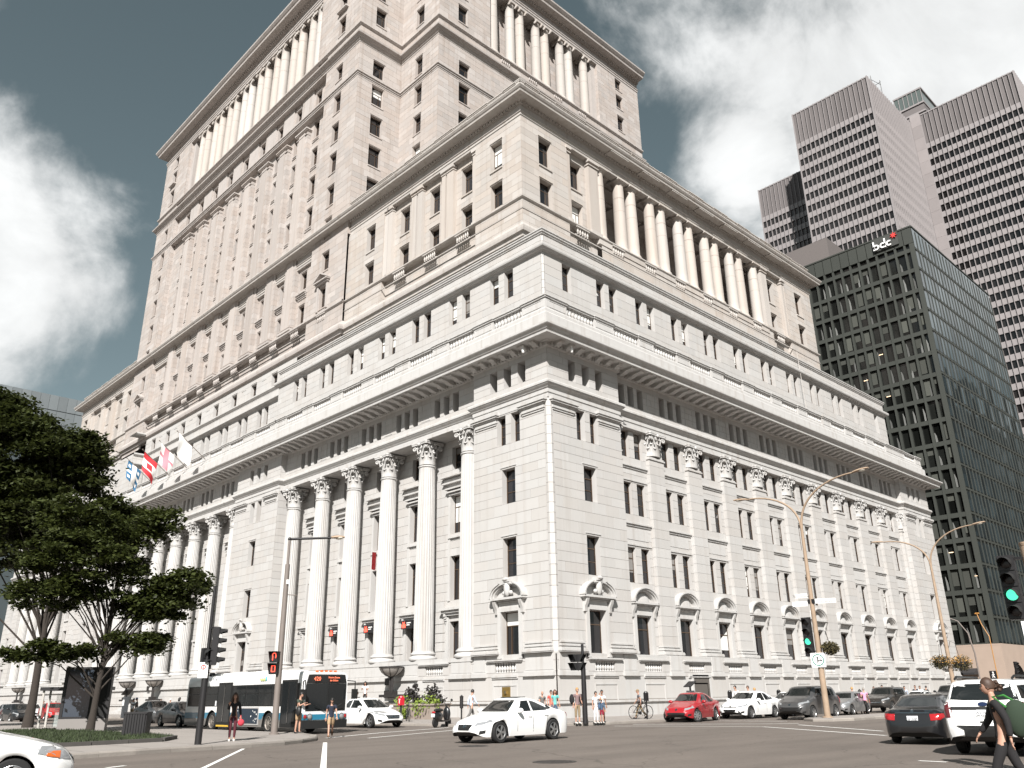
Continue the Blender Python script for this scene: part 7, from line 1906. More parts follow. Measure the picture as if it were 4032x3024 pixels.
text('420', .26, M_LED, db, T(FXN + .02, -.62, 2.41) @ RZ(PI / 2 + .06), .006); text('Notre-Dame', .12, M_LED, db, T(FXN + .03, .28, 2.47) @ RZ(PI / 2), .006); text('de-Grâce', .12, M_LED, db, T(FXN + .03, .28, 2.34) @ RZ(PI / 2), .006)
fpanel('blue_band', P_BUSB, [(-1.2, .62), (1.2, .62), (1.2, .86), (-1.2, .86)], .004); fpanel('bumper', M_BLK, [(-1.2, .24), (1.2, .24), (1.22, .60), (-1.22, .60)], .03)
text('28-037', .14, M_SIGNK, bus, T(FXN + .03, .1, .93) @ RZ(PI / 2), .006)
for sg in (-1, 1):
    for q, (yy, r) in enumerate(((sg * .86, .12), (sg * 1.08, .09))):
        m = MB(); m.lathe([(r * 1.15, 0), (r * 1.15, .04), (r, .05)], 16, (h + .10 + (.03 if q == 0 else -.02), yy, .76), axis='x'); m.obj('lamp_ring', M_CHROME, bus)
        m = MB(); m.ball((h + .15 + (.03 if q == 0 else -.02), yy, .76), r * .85, 12, 8, sc=(.35, 1, 1)); m.obj('headlight' if q == 0 else 'indicator', M_HEADL if q == 0 else M_TAIL, bus)
    m = MB(); m.tube([(h + .05, sg * 1.15, 2.35), (h + .35, sg * 1.42, 2.3), (h + .36, sg * 1.42, 1.95)], .03, 6); m.box(h + .26, h + .42, sg * 1.42 - .13, sg * 1.42 + .13, 1.5, 1.95); m.obj('mirror', M_BLK, bus)
    m = MB(); m.tube([(h + .27, sg * .15, 1.02), (h + .28, sg * .75, 1.3)], .015, 5); m.obj('wiper', M_BLK, bus)
for k in range(5):
    m = MB(); m.box(h - .1, h + .04, -.5 + k * .25 - .05, -.5 + k * .25 + .05, BUSH - .04, BUSH + .02); m.obj('roof_marker', M_ORANGE, bus)
m = MB(); m.box(-5.6, 3.2, -.8, .8, BUSH - .02, BUSH + .12); m.obj('roof_unit', P_BUSW, bus)
m = MB(); m.tube([(-4.3, -.9, BUSH + .0), (-4.3, -.9, BUSH + .12), (-3.9, -.9, BUSH + .12)], .07, 8); m.obj('roof_pipe', M_BLK, bus)
put_wheels(bus, WHX, BUSW / 2 - .17, .46, .28, 10, mat('steel_wheel', (.30, .27, .24), .5, metal=.4))
# ------------------------------------------------------------------ two-wheelers
def bicycle(label, x, y, a, frame_m, s=1.0):
    t = thing('bicycle', label, 'bicycle', (x, y, KZ), a, 'bicycles on the pavements', s)
    R_ = .34
    for wx in (-.52, .53):
        e = bpy.data.objects.new('wheel', None); COL.objects.link(e); e.parent = t; e.location = (wx, 0, R_)
        m = MB(); m.tube([(R_ * math.cos(k * PI / 14), 0, R_ * math.sin(k * PI / 14)) for k in range(29)], .018, 6, cap=False); m.obj('tyre', M_TYRE, e)
        m = MB()
        for k in range(12): m.tube([(0, 0, 0), (R_ * math.cos(k * PI / 6), 0, R_ * math.sin(k * PI / 6))], .004, 3, cap=False)
        m.ball((0, 0, 0), .03, 8, 6); m.obj('spokes', M_CHROME, e)
    m = MB()
    for p, q in (((-.52, 0, R_), (-.05, 0, .30)), ((-.05, 0, .30), (-.18, 0, .82)), ((-.52, 0, R_), (-.16, 0, .74)), ((-.16, 0, .74), (.36, 0, .80)), ((-.05, 0, .30), (.36, 0, .74)), ((.34, 0, .88), (.53, 0, R_))): m.tube([p, q], .02, 6)
    m.obj('frame', frame_m, t)
    m = MB(); m.ball((-.2, 0, .88), .11, 10, 6, sc=(1.3, .7, .35)); m.obj('saddle', M_BLK, t)
    m = MB(); m.tube([(.32, 0, .86), (.3, 0, .98)], .018, 6); m.tube([(.22, -.28, .98), (.34, -.12, 1.0), (.34, .12, 1.0), (.22, .28, .98)], .016, 6); m.obj('handlebar', M_BLK, t)
    m = MB(); m.lathe([(.09, -.03), (.09, .03)], 12, (-.05, 0, .30), axis='y'); m.tube([(-.05, -.08, .30), (.05, -.09, .16)], .014, 5); m.tube([(-.05, .08, .30), (-.15, .09, .44)], .014, 5); m.obj('crank', M_BLK, t)
bicycle('dark bicycle with luggage rack parked beside the left planter', -5.4, -7.9, -.5, M_BLK, 1.08); bicycle('dark bicycle leaning at the meter behind the man in the checked shirt', 5.9, 1.0, 1.35, M_BLK, 1.08); bicycle('bicycle held by people at the far stone steps', -68.5, -6.0, .1, P_GREY, 1.05)
t = thing('scooter', 'black motor scooter parked at the corner kerb left of the white turning sedan', 'scooter', (1.6, -10.9, 0), 1.9, scale=1.05)
for wx in (-.62, .62):
    e = bpy.data.objects.new('wheel', None); COL.objects.link(e); e.parent = t; e.location = (wx, 0, .24)
    m = MB(); m.lathe([(.13, -.05), (.22, -.055), (.24, 0), (.22, .055), (.13, .05)], 20, axis='y'); m.obj('tyre', M_TYRE, e)
m = MB(); m.ball((-.38, 0, .52), .36, 14, 10, sc=(1.15, .5, .72)); m.box(-.1, .35, -.16, .16, .26, .34); m.ball((.48, 0, .62), .3, 12, 8, sc=(.45, .75, 1.25)); m.ball((.62, 0, .38), .2, 10, 8, sc=(1.1, .5, .6)); m.obj('body', P_BLACK, t, smooth=60)
m = MB(); m.ball((-.32, 0, .82), .32, 12, 8, sc=(1.25, .48, .3)); m.obj('seat', M_BLK, t, smooth=60)
m = MB(); m.tube([(.48, 0, .8), (.4, 0, 1.06)], .04, 8); m.tube([(.3, -.34, 1.06), (.42, 0, 1.1), (.3, .34, 1.06)], .022, 6); m.obj('handlebar', M_BLK, t)
for sg in (-1, 1):
    m = MB(); m.tube([(.36, sg * .24, 1.08), (.42, sg * .32, 1.28)], .012, 5); m.ball((.42, sg * .33, 1.3), .08, 8, 6, sc=(.3, 1, .8)); m.obj('mirror', M_BLK, t)
m = MB(); m.box(-.86, -.84, -.1, .1, .5, .66); m.obj('licence_plate', M_PLATE, t); m = MB(); m.ball((-.8, 0, .72), .08, 8, 6, sc=(.5, 1.4, .7)); m.obj('tail_light', M_TAIL, t)
# ------------------------------------------------------------------ people
M_SKIN = mat('light_skin', (.42, .24, .17), .6); M_SKIN2 = mat('tan_skin', (.27, .14, .09), .6)
M_EYE = mat('eye_dark', (.02, .015, .012), .3); M_LIP = mat('lips', (.30, .10, .09), .5)
CL = {}
def cloth(n, c): return mat('cloth_' + n, c, .9, var=.12, nscale=14)
def skin_mesh(chains, sub=1):
    """chains: list of lists of (point, radius); shared points join the chains; the first vertex is the root"""
    V = []; E = []; Rr = []; idx = {}
    def vi(p, r):
        k = tuple(round(c, 4) for c in p)
        if k not in idx: idx[k] = len(V); V.append(p); Rr.append(r)
        return idx[k]
    for ch in chains:
        ids = [vi(p, r) for p, r in ch]
        for a, b in zip(ids, ids[1:]):
            if a != b: E.append((a, b))
    me = bpy.data.meshes.new('sk'); me.from_pydata([tuple(p) for p in V], E, []); o = bpy.data.objects.new('sk', me); COL.objects.link(o)
    md = o.modifiers.new('s', 'SKIN'); md.use_smooth_shade = True; md.branch_smoothing = .6
    sv = me.skin_vertices[0].data
    for i, r in enumerate(Rr): sv[i].radius = r if isinstance(r, tuple) else (r, r); sv[i].use_root = i == 0
    ss = o.modifiers.new('u', 'SUBSURF'); ss.levels = sub; ss.render_levels = sub
    dg = bpy.context.evaluated_depsgraph_get(); dg.update(); out = bpy.data.meshes.new_from_object(o.evaluated_get(dg))
    bpy.data.objects.remove(o); bpy.data.meshes.remove(me); return out
def mesh_to_mb(me, m=0):
    b = MB(); b.v = [tuple(v.co) for v in me.vertices]; b.f = [tuple(p.vertices) for p in me.polygons]; b.m = [m] * len(b.f); return b
# poses: angles in degrees: thigh swing l/r (+ forward), knee bend l/r, upper arm swing l/r, elbow l/r, arm spread, lean, head tilt
POSES = {'stand': (2, -2, 3, 3, 4, -2, 14, 14, 9, 1, 2), 'walk': (24, -18, 10, 24, -22, 20, 22, 18, 8, 4, 4), 'walk_down': (-22, 28, 34, 12, 14, -14, 20, 26, 8, 8, 28),
         'chest': (2, -3, 3, 3, 2, 20, 10, 118, 10, 0, 2), 'phone': (3, -3, 3, 4, 24, 28, 80, 84, 7, 3, 16), 'bag': (4, -4, 4, 4, -6, 24, 20, 84, 8, 2, 4), 'face': (2, -2, 3, 4, 60, -2, 120, 16, 8, 2, 6)}
def joints(pose):
    tl, tr, kl, kr, al, ar, el, er, sp, lean, ht = [math.radians(a) for a in POSES[pose]]
    J = {}; hip = Vector((0, 0, .93))
    def lean_p(p): d = p - hip; c, s = math.cos(lean), math.sin(lean); return hip + Vector((d.x * c + d.z * s, d.y, d.z * c - d.x * s))
    J['pel'] = hip; J['waist'] = lean_p(Vector((0, 0, 1.08))); J['chest'] = lean_p(Vector((0, 0, 1.28))); J['neck'] = lean_p(Vector((0, 0, 1.46))); J['nk2'] = lean_p(Vector((.012, 0, 1.53)))
    J['head'] = lean_p(Vector((.025 + .06 * math.sin(ht), 0, 1.635)))
    for s, th, kn, a, e in ((1, tl, kl, al, el), (-1, tr, kr, ar, er)):
        k = 'l' if s > 0 else 'r'
        h = Vector((0, s * .09, .90)); J['hip' + k] = h
        kp = h + Vector((math.sin(th), 0, -math.cos(th))) * .42; J['knee' + k] = kp
        q = th - kn; an = kp + Vector((math.sin(q), 0, -math.cos(q))) * .42; J['ank' + k] = an
        J['toe' + k] = an + Vector((math.cos(q * .6), 0, math.sin(q * .6))) * .16 + Vector((0, 0, -.045))
        sh = lean_p(Vector((0, s * .175, 1.42))); J['sh' + k] = sh
        d = Vector((math.sin(a) * math.cos(sp), s * math.sin(sp), -math.cos(a) * math.cos(sp))); eb = sh + d * .29; J['elb' + k] = eb
        q = a + e; inn = s * math.sin(sp) - s * .55 * max(0, math.sin(e) - .3)
        d2 = Vector((math.sin(q), inn, -math.cos(q))).normalized(); J['wr' + k] = eb + d2 * .25; J['hd' + k] = d2
    mn = min(J['ankl'].z, J['ankr'].z) - .075
    for k in J:
        if not k.startswith('hd'): J[k] = J[k] - Vector((0, 0, mn))
    return J
def body_mb(pose, female):
    def mk():
        J = joints(pose); f = female
        ch = [[(J['pel'], (.125, .105)), (J['waist'], (.105 if not f else .092, .085)), (J['chest'], (.135, .1)), (J['neck'], (.06, .055)), (J['nk2'], .05), (J['nk2'] + Vector((.005, 0, .05)), .055)]]
        for k in 'lr':
            ch.append([(J['pel'], (.125, .105)), (J['hip' + k], .088), (J['hip' + k].lerp(J['knee' + k], .5), .075), (J['knee' + k], .054), (J['knee' + k].lerp(J['ank' + k], .35), .052), (J['ank' + k], .036), (J['toe' + k], .034)])
            ch.append([(J['chest'], (.135, .1)), (J['sh' + k], .056), (J['elb' + k], .038), (J['elb' + k].lerp(J['wr' + k], .3), .037), (J['wr' + k], .026)])
        m = mesh_to_mb(skin_mesh(ch))
        # hands: palm, four unequal curled fingers and a thumb from the side of the palm
        for k, s in (('l', 1), ('r', -1)):
            w = J['wr' + k]; d = J['hd' + k]; side = Vector((0, 1, 0)).cross(d).normalized(); lat = d.cross(side).normalized()
            m.merge(mesh_to_mb(palm_mesh()), Matrix((( side * 1.0), lat, d)).transposed().to_4x4().copy() if False else Matrix.Translation(w) @ Matrix((side, lat, d)).transposed().to_4x4())
        # head
        H = J['head']; tilt = Matrix.Rotation(math.radians(POSES[pose][10]), 4, 'Y')
        m.merge(head_mb(), Matrix.Translation(H) @ tilt)
        return m
    return cached(('bodymb', pose, female), mk)
def palm_mesh():
    def mk():
        V = Vector; ch = [[(V((0, 0, -.01)), .026), (V((0, 0, .05)), (.016, .036)), (V((0, 0, .085)), (.014, .036))]]
        m = mesh_to_mb(skin_mesh(ch))
        for i, (y, l) in enumerate(((-.027, .070), (-.009, .080), (.009, .075), (.026, .058))): m.tube([V((0, y, .08)), V((.006, y * 1.1, .08 + l * .5)), V((.022, y * 1.12, .08 + l * .95))], [.0095, .009, .007], 6)
        m.tube([V((.0, -.03, .025)), V((.014, -.055, .055)), V((.022, -.062, .085))], [.012, .010, .008], 6)
        me = m.mesh('palm', M_SKIN); return me
    return cached('palm', mk)
def head_mb():
    def mk():
        m = MB(); rows = []; S, N_ = 20, 16
        for j in range(N_ + 1):
            th = PI * j / N_; z = -math.cos(th); r = math.sin(th); row = []
            for k in range(S):
                a = 2 * PI * k / S; x = r * math.cos(a); y = r * math.sin(a)
                X = x * .095; Y = y * .073; Z = z * .118
                if z < 0: X *= 1 + .05 * z; Y *= 1 + .28 * z; X += -.016 * z * (1 if x > 0 else -.6)       # jaw
                if x > .6 and abs(y) < .34:
                    if -.42 < z < .06: X += .022 * (1 - abs(y) / .34) * (1 - abs(z + .2) / .26 if abs(z + .2) < .26 else 0)    # nose
                    if .0 < z < .22: X -= .006
                row.append((X, Y, Z))
            rows.append(row)
        m.grid(rows, 0, closed=True)
        for s in (-1, 1):
            m.ball((.079, s * .032, .012), .012, 8, 6, 1, sc=(.6, 1.2, .7)); m.ball((0, s * .074, -.01), .026, 8, 6, 0, sc=(.8, .35, 1.2))
            m.box(.082, .092, s * .032 - .018, s * .032 + .018, .030, .036, 1)
        m.ball((.083, 0, -.062), .02, 8, 5, 2, sc=(.45, 1.2, .32))
        return m
    return cached('headmb', mk)
def inflate(r, k): return tuple(c + k for c in r) if isinstance(r, tuple) else r + k
def top_mesh(pose, female, sleeve, open_=False):
    def mk():
        J = joints(pose); w = .088 if female else .105
        hem = J['pel'] + Vector((0, 0, -.04))
        ch = [[(J['waist'], (w + .03, w + .012)), (J['chest'], (.152, .118)), (J['neck'] + Vector((0, 0, -.015)), (.085, .072))], [(J['waist'], (w + .03, w + .012)), (J['pel'], (.142, .122)), (hem, (.148, .126))]]
        for k in 'lr':
            c = [(J['chest'], (.152, .118)), (J['sh' + k], .073)]
            e = J['elb' + k]
            if sleeve == 'short': c.append((J['sh' + k].lerp(e, .62), .062))
            elif sleeve == 'long': c += [(e, .056), (J['wr' + k].lerp(e, .06), .042)]
            else: c = c[:2]
            ch.append(c)
        return skin_mesh(ch)
    return cached(('top', pose, female, sleeve), mk)
def legs_mesh(pose, kind):
    def mk():
        J = joints(pose); ch = []; s = kind
        up = J['pel'] + Vector((0, 0, .07))
        ch.append([(J['pel'], (.138, .118)), (up, (.122, .105))])
        for k in 'lr':
            h, kn, an = J['hip' + k], J['knee' + k], J['ank' + k]
            c = [(J['pel'], (.138, .118)), (h, .1)]
            if s == 'trousers': c += [(kn, .072), (an + Vector((0, 0, .03)), .058)]
            elif s == 'slim': c += [(kn, .062), (kn.lerp(an, .4), .058), (an + Vector((0, 0, .03)), .042)]
            elif s == 'capri': c += [(kn, .072), (kn.lerp(an, .5), .062)]
            elif s == 'shorts': c += [(h.lerp(kn, .55), .092), (kn + Vector((0, 0, .02)), .084)]
            elif s == 'brief': c += [(h.lerp(kn, .4), .094)]
            ch.append(c)
        return skin_mesh(ch)
    return cached(('legs', pose, kind), mk)
def hair_mb(kind):
    m = MB(); rr = random.Random(5); rows = []
    S, N_ = 20, 12
    zlo = {'short': -.25, 'long': -.55, 'curly': -.5, 'bun': -.2, 'cap': .05, 'hat': .0, 'tail': -.25}[kind]
    for j in range(N_ + 1):
        row = []
        for k in range(S):
            a = 2 * PI * k / S; front = math.cos(a)
            lo = zlo if front < .25 else (.38 if front > .6 else zlo + (.38 - zlo) * (front - .25) / .35)
            z = lo + (1 - lo) * j / N_; r = math.sqrt(max(0, 1 - z * z)) if abs(z) < 1 else 0
            b = 1.10 + rr.uniform(-.02, .03) + (.12 + rr.uniform(-.05, .1) if kind == 'curly' else 0)
            row.append((r * math.cos(a) * .097 * b - .006, r * math.sin(a) * .075 * b * 1.03, z * .118 * b + .004))
        rows.append(row)
    m.grid(rows, closed=True)
    if kind in ('long', 'curly'):
        n = 12
        for i in range(26 if kind == 'curly' else 16):
            a = PI * .42 + 1.16 * PI * i / (26 if kind == 'curly' else 16); r = 1.0 + rr.uniform(-.05, .2); L = rr.uniform(.14, .22)
            x, y = math.cos(a) * .095 * r, math.sin(a) * .085 * r
            m.tube([(x * .8, y * .8, .05), (x * 1.05, y * 1.1, -.05), (x * 1.1 + rr.uniform(-.015, .015), y * 1.2, -.05 - L * .6), (x * 1.0, y * 1.1, -.05 - L)], [.03, .034, .03, .012], 6)
    if kind == 'bun': m.ball((-.075, 0, .08), .045, 10, 8)
    if kind == 'tail':
        m.ball((-.12, 0, .02), .05, 10, 8)
        for i in range(16): m.ball((-.13 + rr.uniform(-.05, .05), rr.uniform(-.05, .05), .0 + rr.uniform(-.07, .06)), rr.uniform(.018, .034), 7, 5)
    if kind == 'cap': m.lathe([(.11, .03), (.11, .035)], 16); m.box(.06, .19, -.06, .06, .028, .042)
    if kind == 'hat': m.lathe([(.09, .03), (.21, .0), (.215, .012), (.09, .06)], 22)
    return m
NP_ = [0]
def person(label, x, y, look, H, pose, top, legs, hair, shoes='dark', skin=M_SKIN, female=False, z=KZ, extra=None, group='people on foot around the crossing'):
    """top/legs: (kind, material); hair: (kind, material); look: (dx, dy) direction faced"""
    a = math.atan2(look[1], look[0]); s = H / 1.752
    t = thing('person', label, 'person', (x, y, z), a, group, s)
    me = cached(('bodymesh', pose, female), lambda: body_mb(pose, female).mesh('body', [skin, M_EYE, M_LIP], smooth=70)).copy(); me.materials[0] = skin
    link('body', me, t); J = joints(pose)
    def dress(nm, me, mm): c = me.copy(); c.materials.clear(); c.materials.append(mm); o = link(nm, c, t); return o
    dress('top', top_mesh(pose, female, top[0]), top[1])
    if legs: dress({'trousers': 'trousers', 'slim': 'trousers', 'capri': 'trousers', 'shorts': 'shorts', 'brief': 'shorts'}[legs[0]], legs_mesh(pose, legs[0]), legs[1])
    sm = {'dark': cloth('black_shoe', (.02, .018, .018)), 'white': cloth('white_shoe', (.6, .58, .55)), 'sandal': cloth('brown_sandal', (.16, .09, .05))}[shoes]
    for k in 'lr':
        m = MB(); an, to = J['ank' + k], J['toe' + k]; d = (to - an).normalized()
        m.tube([an - d * .05 + Vector((0, 0, -.02)), an + Vector((0, 0, -.03)), an.lerp(to, .6) + Vector((0, 0, -.012)), to + d * .03], [.042, .05, .045, .03], 10); m.obj('shoe', sm, t, smooth=60)
    if hair:
        tilt = Matrix.Rotation(math.radians(POSES[pose][10]), 4, 'Y')
        hm = cached(('hair', hair[0]), lambda: hair_mb(hair[0]).mesh('hair', M_BLK, smooth=60)).copy(); hm.materials.clear(); hm.materials.append(hair[1])
        o = link('hat' if hair[0] in ('cap', 'hat') else 'hair', hm, t); o.matrix_local = Matrix.Translation(J['head']) @ tilt
    if extra: extra(t, J)
    return t
HB = mat('brown_hair', (.05, .026, .016), .6); HK = mat('black_hair', (.012, .010, .009), .5); HY = mat('blond_hair', (.38, .22, .08), .6); HR = mat('auburn_hair', (.085, .03, .018), .6); HG = mat('grey_hair', (.25, .23, .21), .7)
K_ = cloth('black', (.013, .012, .013)); W_c = cloth('white', (.66, .66, .67)); LB_ = cloth('pale_blue', (.46, .52, .62)); NV = cloth('navy', (.016, .02, .035)); GRN = cloth('dark_green', (.045, .055, .04)); TAN = cloth('tan', (.32, .22, .13)); BUR = cloth('burgundy', (.075, .012, .02)); KH = cloth('khaki', (.24, .18, .11)); RD = cloth('coral', (.50, .09, .07)); TL = cloth('teal', (.12, .40, .38)); DN = cloth('denim', (.05, .085, .14)); PK = cloth('pink', (.60, .27, .40)); MAR = cloth('maroon', (.22, .012, .03)); GY = cloth('grey', (.12, .115, .11)); PURP = cloth('mauve_shirt', (.19, .13, .13)); RED_ = cloth('red', (.45, .02, .04)); BL = cloth('blue', (.03, .10, .24))
def plaid_mat():
    m = bpy.data.materials.new('cloth_plaid'); m.use_nodes = True; n = m.node_tree.nodes; l = m.node_tree.links; b = n['Principled BSDF']; tcn = n.new('ShaderNodeTexCoord'); ck = n.new('ShaderNodeTexChecker'); ck.inputs['Scale'].default_value = 14; ck.inputs['Color1'].default_value = (.03, .03, .04, 1); ck.inputs['Color2'].default_value = (.26, .26, .27, 1); l.new(tcn.outputs['Object'], ck.inputs['Vector']); l.new(ck.outputs['Color'], b.inputs['Base Color']); b.inputs['Roughness'].default_value = .9; return m
PLAID = plaid_mat()
def bag_at(mm, key, off, size, strap=None):
    def f(t, J):
        p = J[key] + Vector(off); m = MB(); m.ball((0, 0, 0), 1, 12, 8, sc=size); o = m.obj('bag', mm, t, smooth=60); o.location = p
        m = MB(); m.tube([p + Vector((0, 0, size[2] * .6)), J[strap or key] + Vector((.02, 0, .03)), p + Vector((.06, 0, size[2] * .6))], .014, 6); m.obj('bag_strap', mm, t)
    return f
def glasses(t, J):
    m = MB(); h = J['head']
    for s in (-1, 1): m.box(h.x + .085, h.x + .1, s * .034 - .026, s * .034 + .026, h.z - .002, h.z + .028)
    m.obj('sunglasses', M_BLK, t)
TO = lambda x, y: (CAM.x - x, CAM.y - y)
person('curly haired woman in black top and burgundy trousers with a red handbag at the kerb', 8.2, -26.2, TO(8.2, -26.2), 1.63, 'chest', ('long', K_), ('slim', BUR), ('curly', HB), 'white', female=True, extra=bag_at(cloth('red_bag', (.45, .04, .06)), 'wrl', (0, .03, -.24), (.09, .13, .13)))
person('man in dark green shirt and tan shorts waiting by the bus front', 4.35, -21.25, (1, .45), 1.68, 'phone', ('short', GRN), ('shorts', TAN), ('short', HK), extra=bag_at(M_BLK, 'pel', (.12, -.22, .0), (.14, .08, .2), 'shr'))
person('man in navy shirt and tan shorts stepping off the kerb with head bowed', 6.75, -21.1, (.85, -.5), 1.60, 'walk_down', ('short', NV), ('shorts', TAN), ('short', HK), 'sandal', z=.02)
LED = MB(); LED.box(-1.2, 1.0, -.6, .6, 0, .78); LED.box(-1.25, 1.05, -.65, .65, .70, .80); o = LED.obj('stone_ledge', M_TRIM); o.location = (-11.7, -7.0, KZ); tag(o, 'low stone ledge behind the parked white sedan, a woman standing on it', 'ledge')
person('woman with long dark hair looking at her phone on the stone ledge', -11.5, -7.0, (.8, -.9), 1.66, 'phone', ('short', W_c), ('slim', K_), ('long', HK), female=True, z=KZ + .80)
person('man in black beside the bus windscreen edge', -5.2, -11.9, (1, -.3), 1.76, 'phone', ('long', K_), ('trousers', K_), ('short', HB))
person('man in pale blue shirt and dark trousers walking away behind the white turning sedan', .6, -7.9, (.2, 1), 1.82, 'walk', ('long', LB_), ('trousers', GY), ('short', HK))
person('bald man behind the rear of the white turning sedan', 2.4, -3.9, (1, -.5), 1.67, 'walk', ('short', GY), ('trousers', GY), None)
person('woman in coral top with glasses behind the white turning sedan', 2.75, -3.5, (1, -.45), 1.67, 'stand', ('short', RD), ('trousers', DN), ('short', HK), female=True, extra=glasses)
person('auburn haired woman in teal top and black cardigan behind the white turning sedan', 3.65, -4.1, (1, -.8), 1.69, 'stand', ('short', TL), ('trousers', DN), ('long', HR), female=True)
def jacket(t, J):
    for s, k in ((1, 'l'), (-1, 'r')):
        m = MB(); m.ball((0, 0, 0), 1, 12, 8, sc=(.15, .13, .26)); o = m.obj('bag', K_, t, smooth=60); o.location = (J['chest'].x - .06, s * .28, J['waist'].z + .1)
person('blond man with open black jacket, mauve shirt and khaki shorts at the corner signal post', 7.95, -6.95, (.9, -.35), 1.74, 'stand', ('short', PURP), ('capri', KH), ('short', HY), 'white', extra=jacket)
person('woman in white blouse shading her eyes beside the corner signal post', 8.35, -5.95, (.9, -.3), 1.55, 'face', ('short', W_c), ('slim', W_c), ('short', HK), 'white', female=True, extra=bag_at(DN, 'pel', (.05, .2, -.06), (.12, .08, .16), 'shl'))
person('child in wide pale hat, blue jacket and maroon shorts at the corner', 8.45, -5.6, (.9, -.5), 1.22, 'stand', ('long', DN), ('shorts', MAR), ('hat', cloth('straw_hat', (.55, .42, .3))), 'white')
person('woman in white top, dark cardigan and denim shorts at the corner', 7.9, -4.9, (.9, -.6), 1.62, 'bag', ('short', W_c), ('brief', DN), ('bun', HK), 'dark', skin=M_SKIN2, female=True)
person('man in checked shirt and khaki trousers walking left along the right-hand front', 5.8, 1.05, (-.75, -.6), 1.70, 'walk', ('short', PLAID), ('trousers', KH), ('cap', KH), extra=bag_at(M_BLK, 'pel', (-.1, .16, .05), (.12, .1, .14), 'shr'))
person('man in white shirt walking behind the white parked sedan', 6.3, 11.1, (-.3, -1), 1.88, 'walk', ('long', W_c), ('trousers', NV), ('short', HK)); person('man in white shirt and sunglasses behind the white parked sedan', 6.7, 12.0, (-.2, -1), 1.80, 'stand', ('short', W_c), ('trousers', GY), ('short', HB), extra=glasses); person('person with blond bun behind the white parked sedan', 7.3, 11.75, (.3, 1), 1.66, 'stand', ('short', GY), ('trousers', DN), ('bun', HY), female=True)
person('man in pink shirt and black trousers seen from behind beyond the grey minivan', 11.9, 18.3, (-.5, 1), 1.76, 'walk', ('short', PK), ('trousers', K_), ('short', HG), z=0); person('person in dark red top beside the man in pink', 11.35, 18.9, (-.5, 1), 1.60, 'stand', ('long', MAR), ('trousers', K_), ('long', HK), female=True, z=0); person('fair haired person left of the man in pink beyond the minivan', 10.8, 18.9, (-.4, 1), 1.76, 'stand', ('short', KH), ('trousers', GY), ('short', HY), z=0)
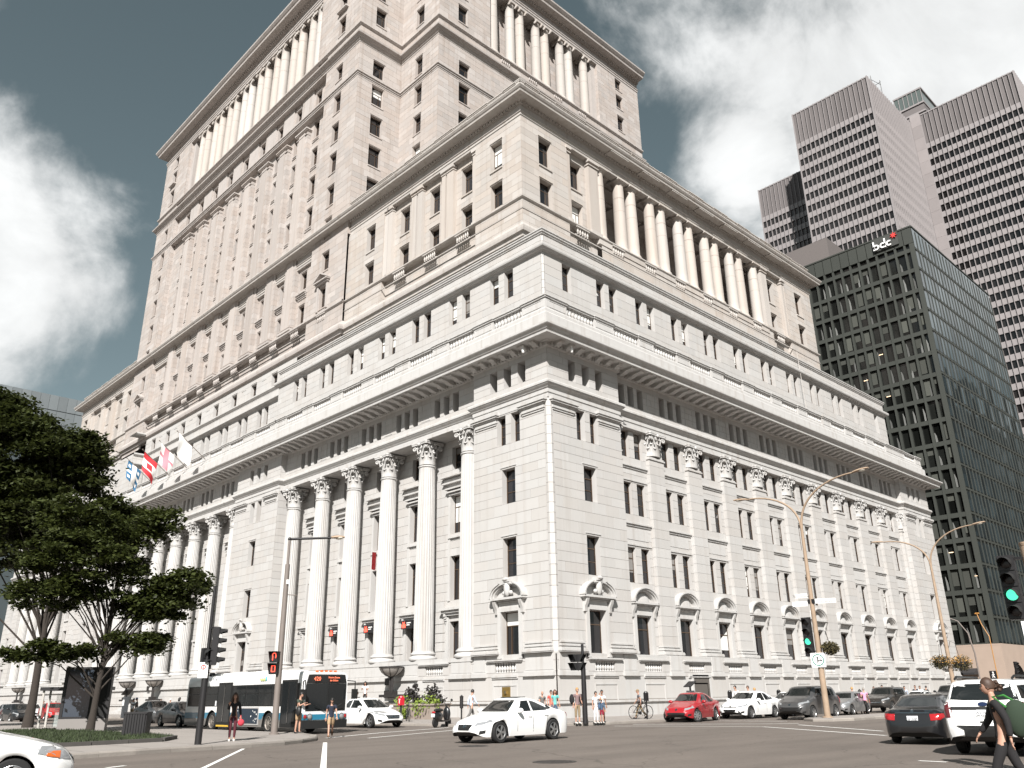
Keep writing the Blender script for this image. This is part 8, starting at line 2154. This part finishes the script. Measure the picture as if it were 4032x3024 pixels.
for nm, x, y, lk, H, ps, tp, hr in (('dark haired person left of the dark olive sport utility car', 6.7, 31.7, (1, -1), 1.68, 'stand', ('short', GY), ('short', HB)), ('tall dark haired man above the dark olive sport utility car bonnet', 7.3, 32.0, (.4, -1), 1.84, 'walk', ('short', NV), ('short', HK)), ('person in dark cap above the dark olive sport utility car roof', 7.9, 32.6, (.2, 1), 1.75, 'stand', ('short', GY), ('cap', GY)),
        ('man in pale blue shirt right of the dark olive sport utility car', 7.95, 34.9, (.5, -1), 1.74, 'walk', ('long', LB_), ('short', HK)), ('man in dark blue suit above the black sedan roof', 7.4, 38.6, (.4, -1), 1.80, 'walk', ('long', NV), ('short', HB)), ('man in white shirt and black vest above the black sedan roof', 7.3, 39.9, (.4, -1), 1.76, 'walk', ('long', W_c), ('short', HB)), ('dark haired person rightmost above the black sedan roof', 7.4, 41.0, (.3, 1), 1.70, 'stand', ('long', K_), ('short', HK)),
        ('person in pale shirt beside the bicycle at the far steps', -69.6, -5.9, (1, -.2), 1.7, 'stand', ('short', W_c), ('short', HB)), ('person in blue shirt beside the bicycle at the far steps', -68.6, -5.5, (1, -.4), 1.65, 'bag', ('short', BL), ('short', HB)), ('person in red shirt beside the bicycle at the far steps', -67.7, -5.6, (-.3, 1), 1.5, 'stand', ('short', RED_), ('short', HK)), ('woman in white with long dark hair at the far steps', -67.0, -5.2, (1, .2), 1.62, 'stand', ('short', W_c), ('long', HK)),
        ('stout man in dark jacket and blue cap between the lawn bin and the grey cars', -31.0, -14.9, (-.4, -1), 1.66, 'phone', ('long', GY), ('cap', BL)), ('person in white shirt behind the man with blue cap', -34.0, -14.1, (-.6, 1), 1.62, 'stand', ('short', W_c), ('short', HK)),
        ('dark haired person above the grey sedan roofs behind the bus', -38.9, -9.9, (1, .2), 1.55, 'stand', ('short', K_), ('short', HK)), ('person in white cap above the grey sedan roofs behind the bus', -38.5, -9.2, (1, .1), 1.56, 'stand', ('short', GY), ('cap', W_c)), ('dark figure left of the bus rear by the green shrub', -36.2, -9.4, (.4, 1), 1.66, 'bag', ('long', K_), ('long', HK)),
        ('person leftmost of the far group by the silver car', -75.5, -9.0, (1, 0), 1.6, 'stand', ('short', GY), ('short', HB)), ('person in dark clothes second from left in the far group', -74.5, -8.0, (1, 0), 1.6, 'walk', ('long', K_), ('short', HK)), ('person in white above the white oncoming sedan', -71.4, -8.0, (1, 0), 1.58, 'stand', ('short', W_c), ('cap', W_c)), ('person in dark blue right of the white oncoming sedan', -68.6, -10.2, (1, .3), 1.55, 'walk', ('short', NV), ('short', HB))):
    person(nm, x, y, lk, H, ps, tp, ('trousers', DN if H > 1.65 else KH), hr, female=hr[0] == 'long')
def green_bag(t, J):
    gm = cloth('green_bag', (.03, .16, .03)); m = MB(); m.ball((0, 0, 0), 1, 14, 10, sc=(.19, .1, .27)); o = m.obj('bag', cloth('dark_bag', (.02, .035, .02)), t, smooth=60); o.location = (-.24, .12, 1.14)
    m = MB(); m.ball((0, 0, 0), 1, 12, 8, sc=(.06, .11, .24)); o = m.obj('bag_panel', gm, t, smooth=60); o.location = (-.36, .12, 1.12)
    m = MB(); m.tube([(-.3, .1, 1.34), (-.1, .14, 1.47), (.05, .16, 1.45), (-.1, .2, 1.30)], .018, 6); m.obj('bag_strap', gm, t); glasses(t, J)
person('woman in black with green shoulder bag striding past the white sport utility car', 34.5, -27.0, (-.85, -.35), 1.73, 'walk', ('long', K_), ('capri', K_), ('tail', HB), 'dark', female=True, z=0, extra=green_bag)
# green shrub by the colonnade base
t = thing('shrub', 'bright green shrub at the colonnade base left of the bus rear', 'shrub', (-33.4, -6.5, KZ)); f = MB(); R_ = random.Random(9)
for k in range(700):
    p = Vector((R_.gauss(0, .45), R_.gauss(0, .4), 1.3 + R_.gauss(0, .55))); n = Vector((R_.gauss(0, 1), R_.gauss(0, 1), R_.gauss(0, 1))).normalized(); t1 = n.orthogonal().normalized(); t2 = n.cross(t1); s = R_.uniform(.05, .11); f.face([p - t1 * s, p - t2 * s * .6, p + t1 * s, p + t2 * s * .6])
f.obj('foliage', M_LIME, t); m = MB(); m.tube([(0, 0, 0), (0, 0, 1.2)], .05, 6); m.obj('stem', M_BARK, t)
# birds and lightning rods: thin steel rod against the upper right-hand front
m = MB(); m.tube([(-2.0, 45.5, 30.5), (-2.2, 45.5, 39.2)], .03, 5); m.obj('conductor_rod', M_TRIM2, B)
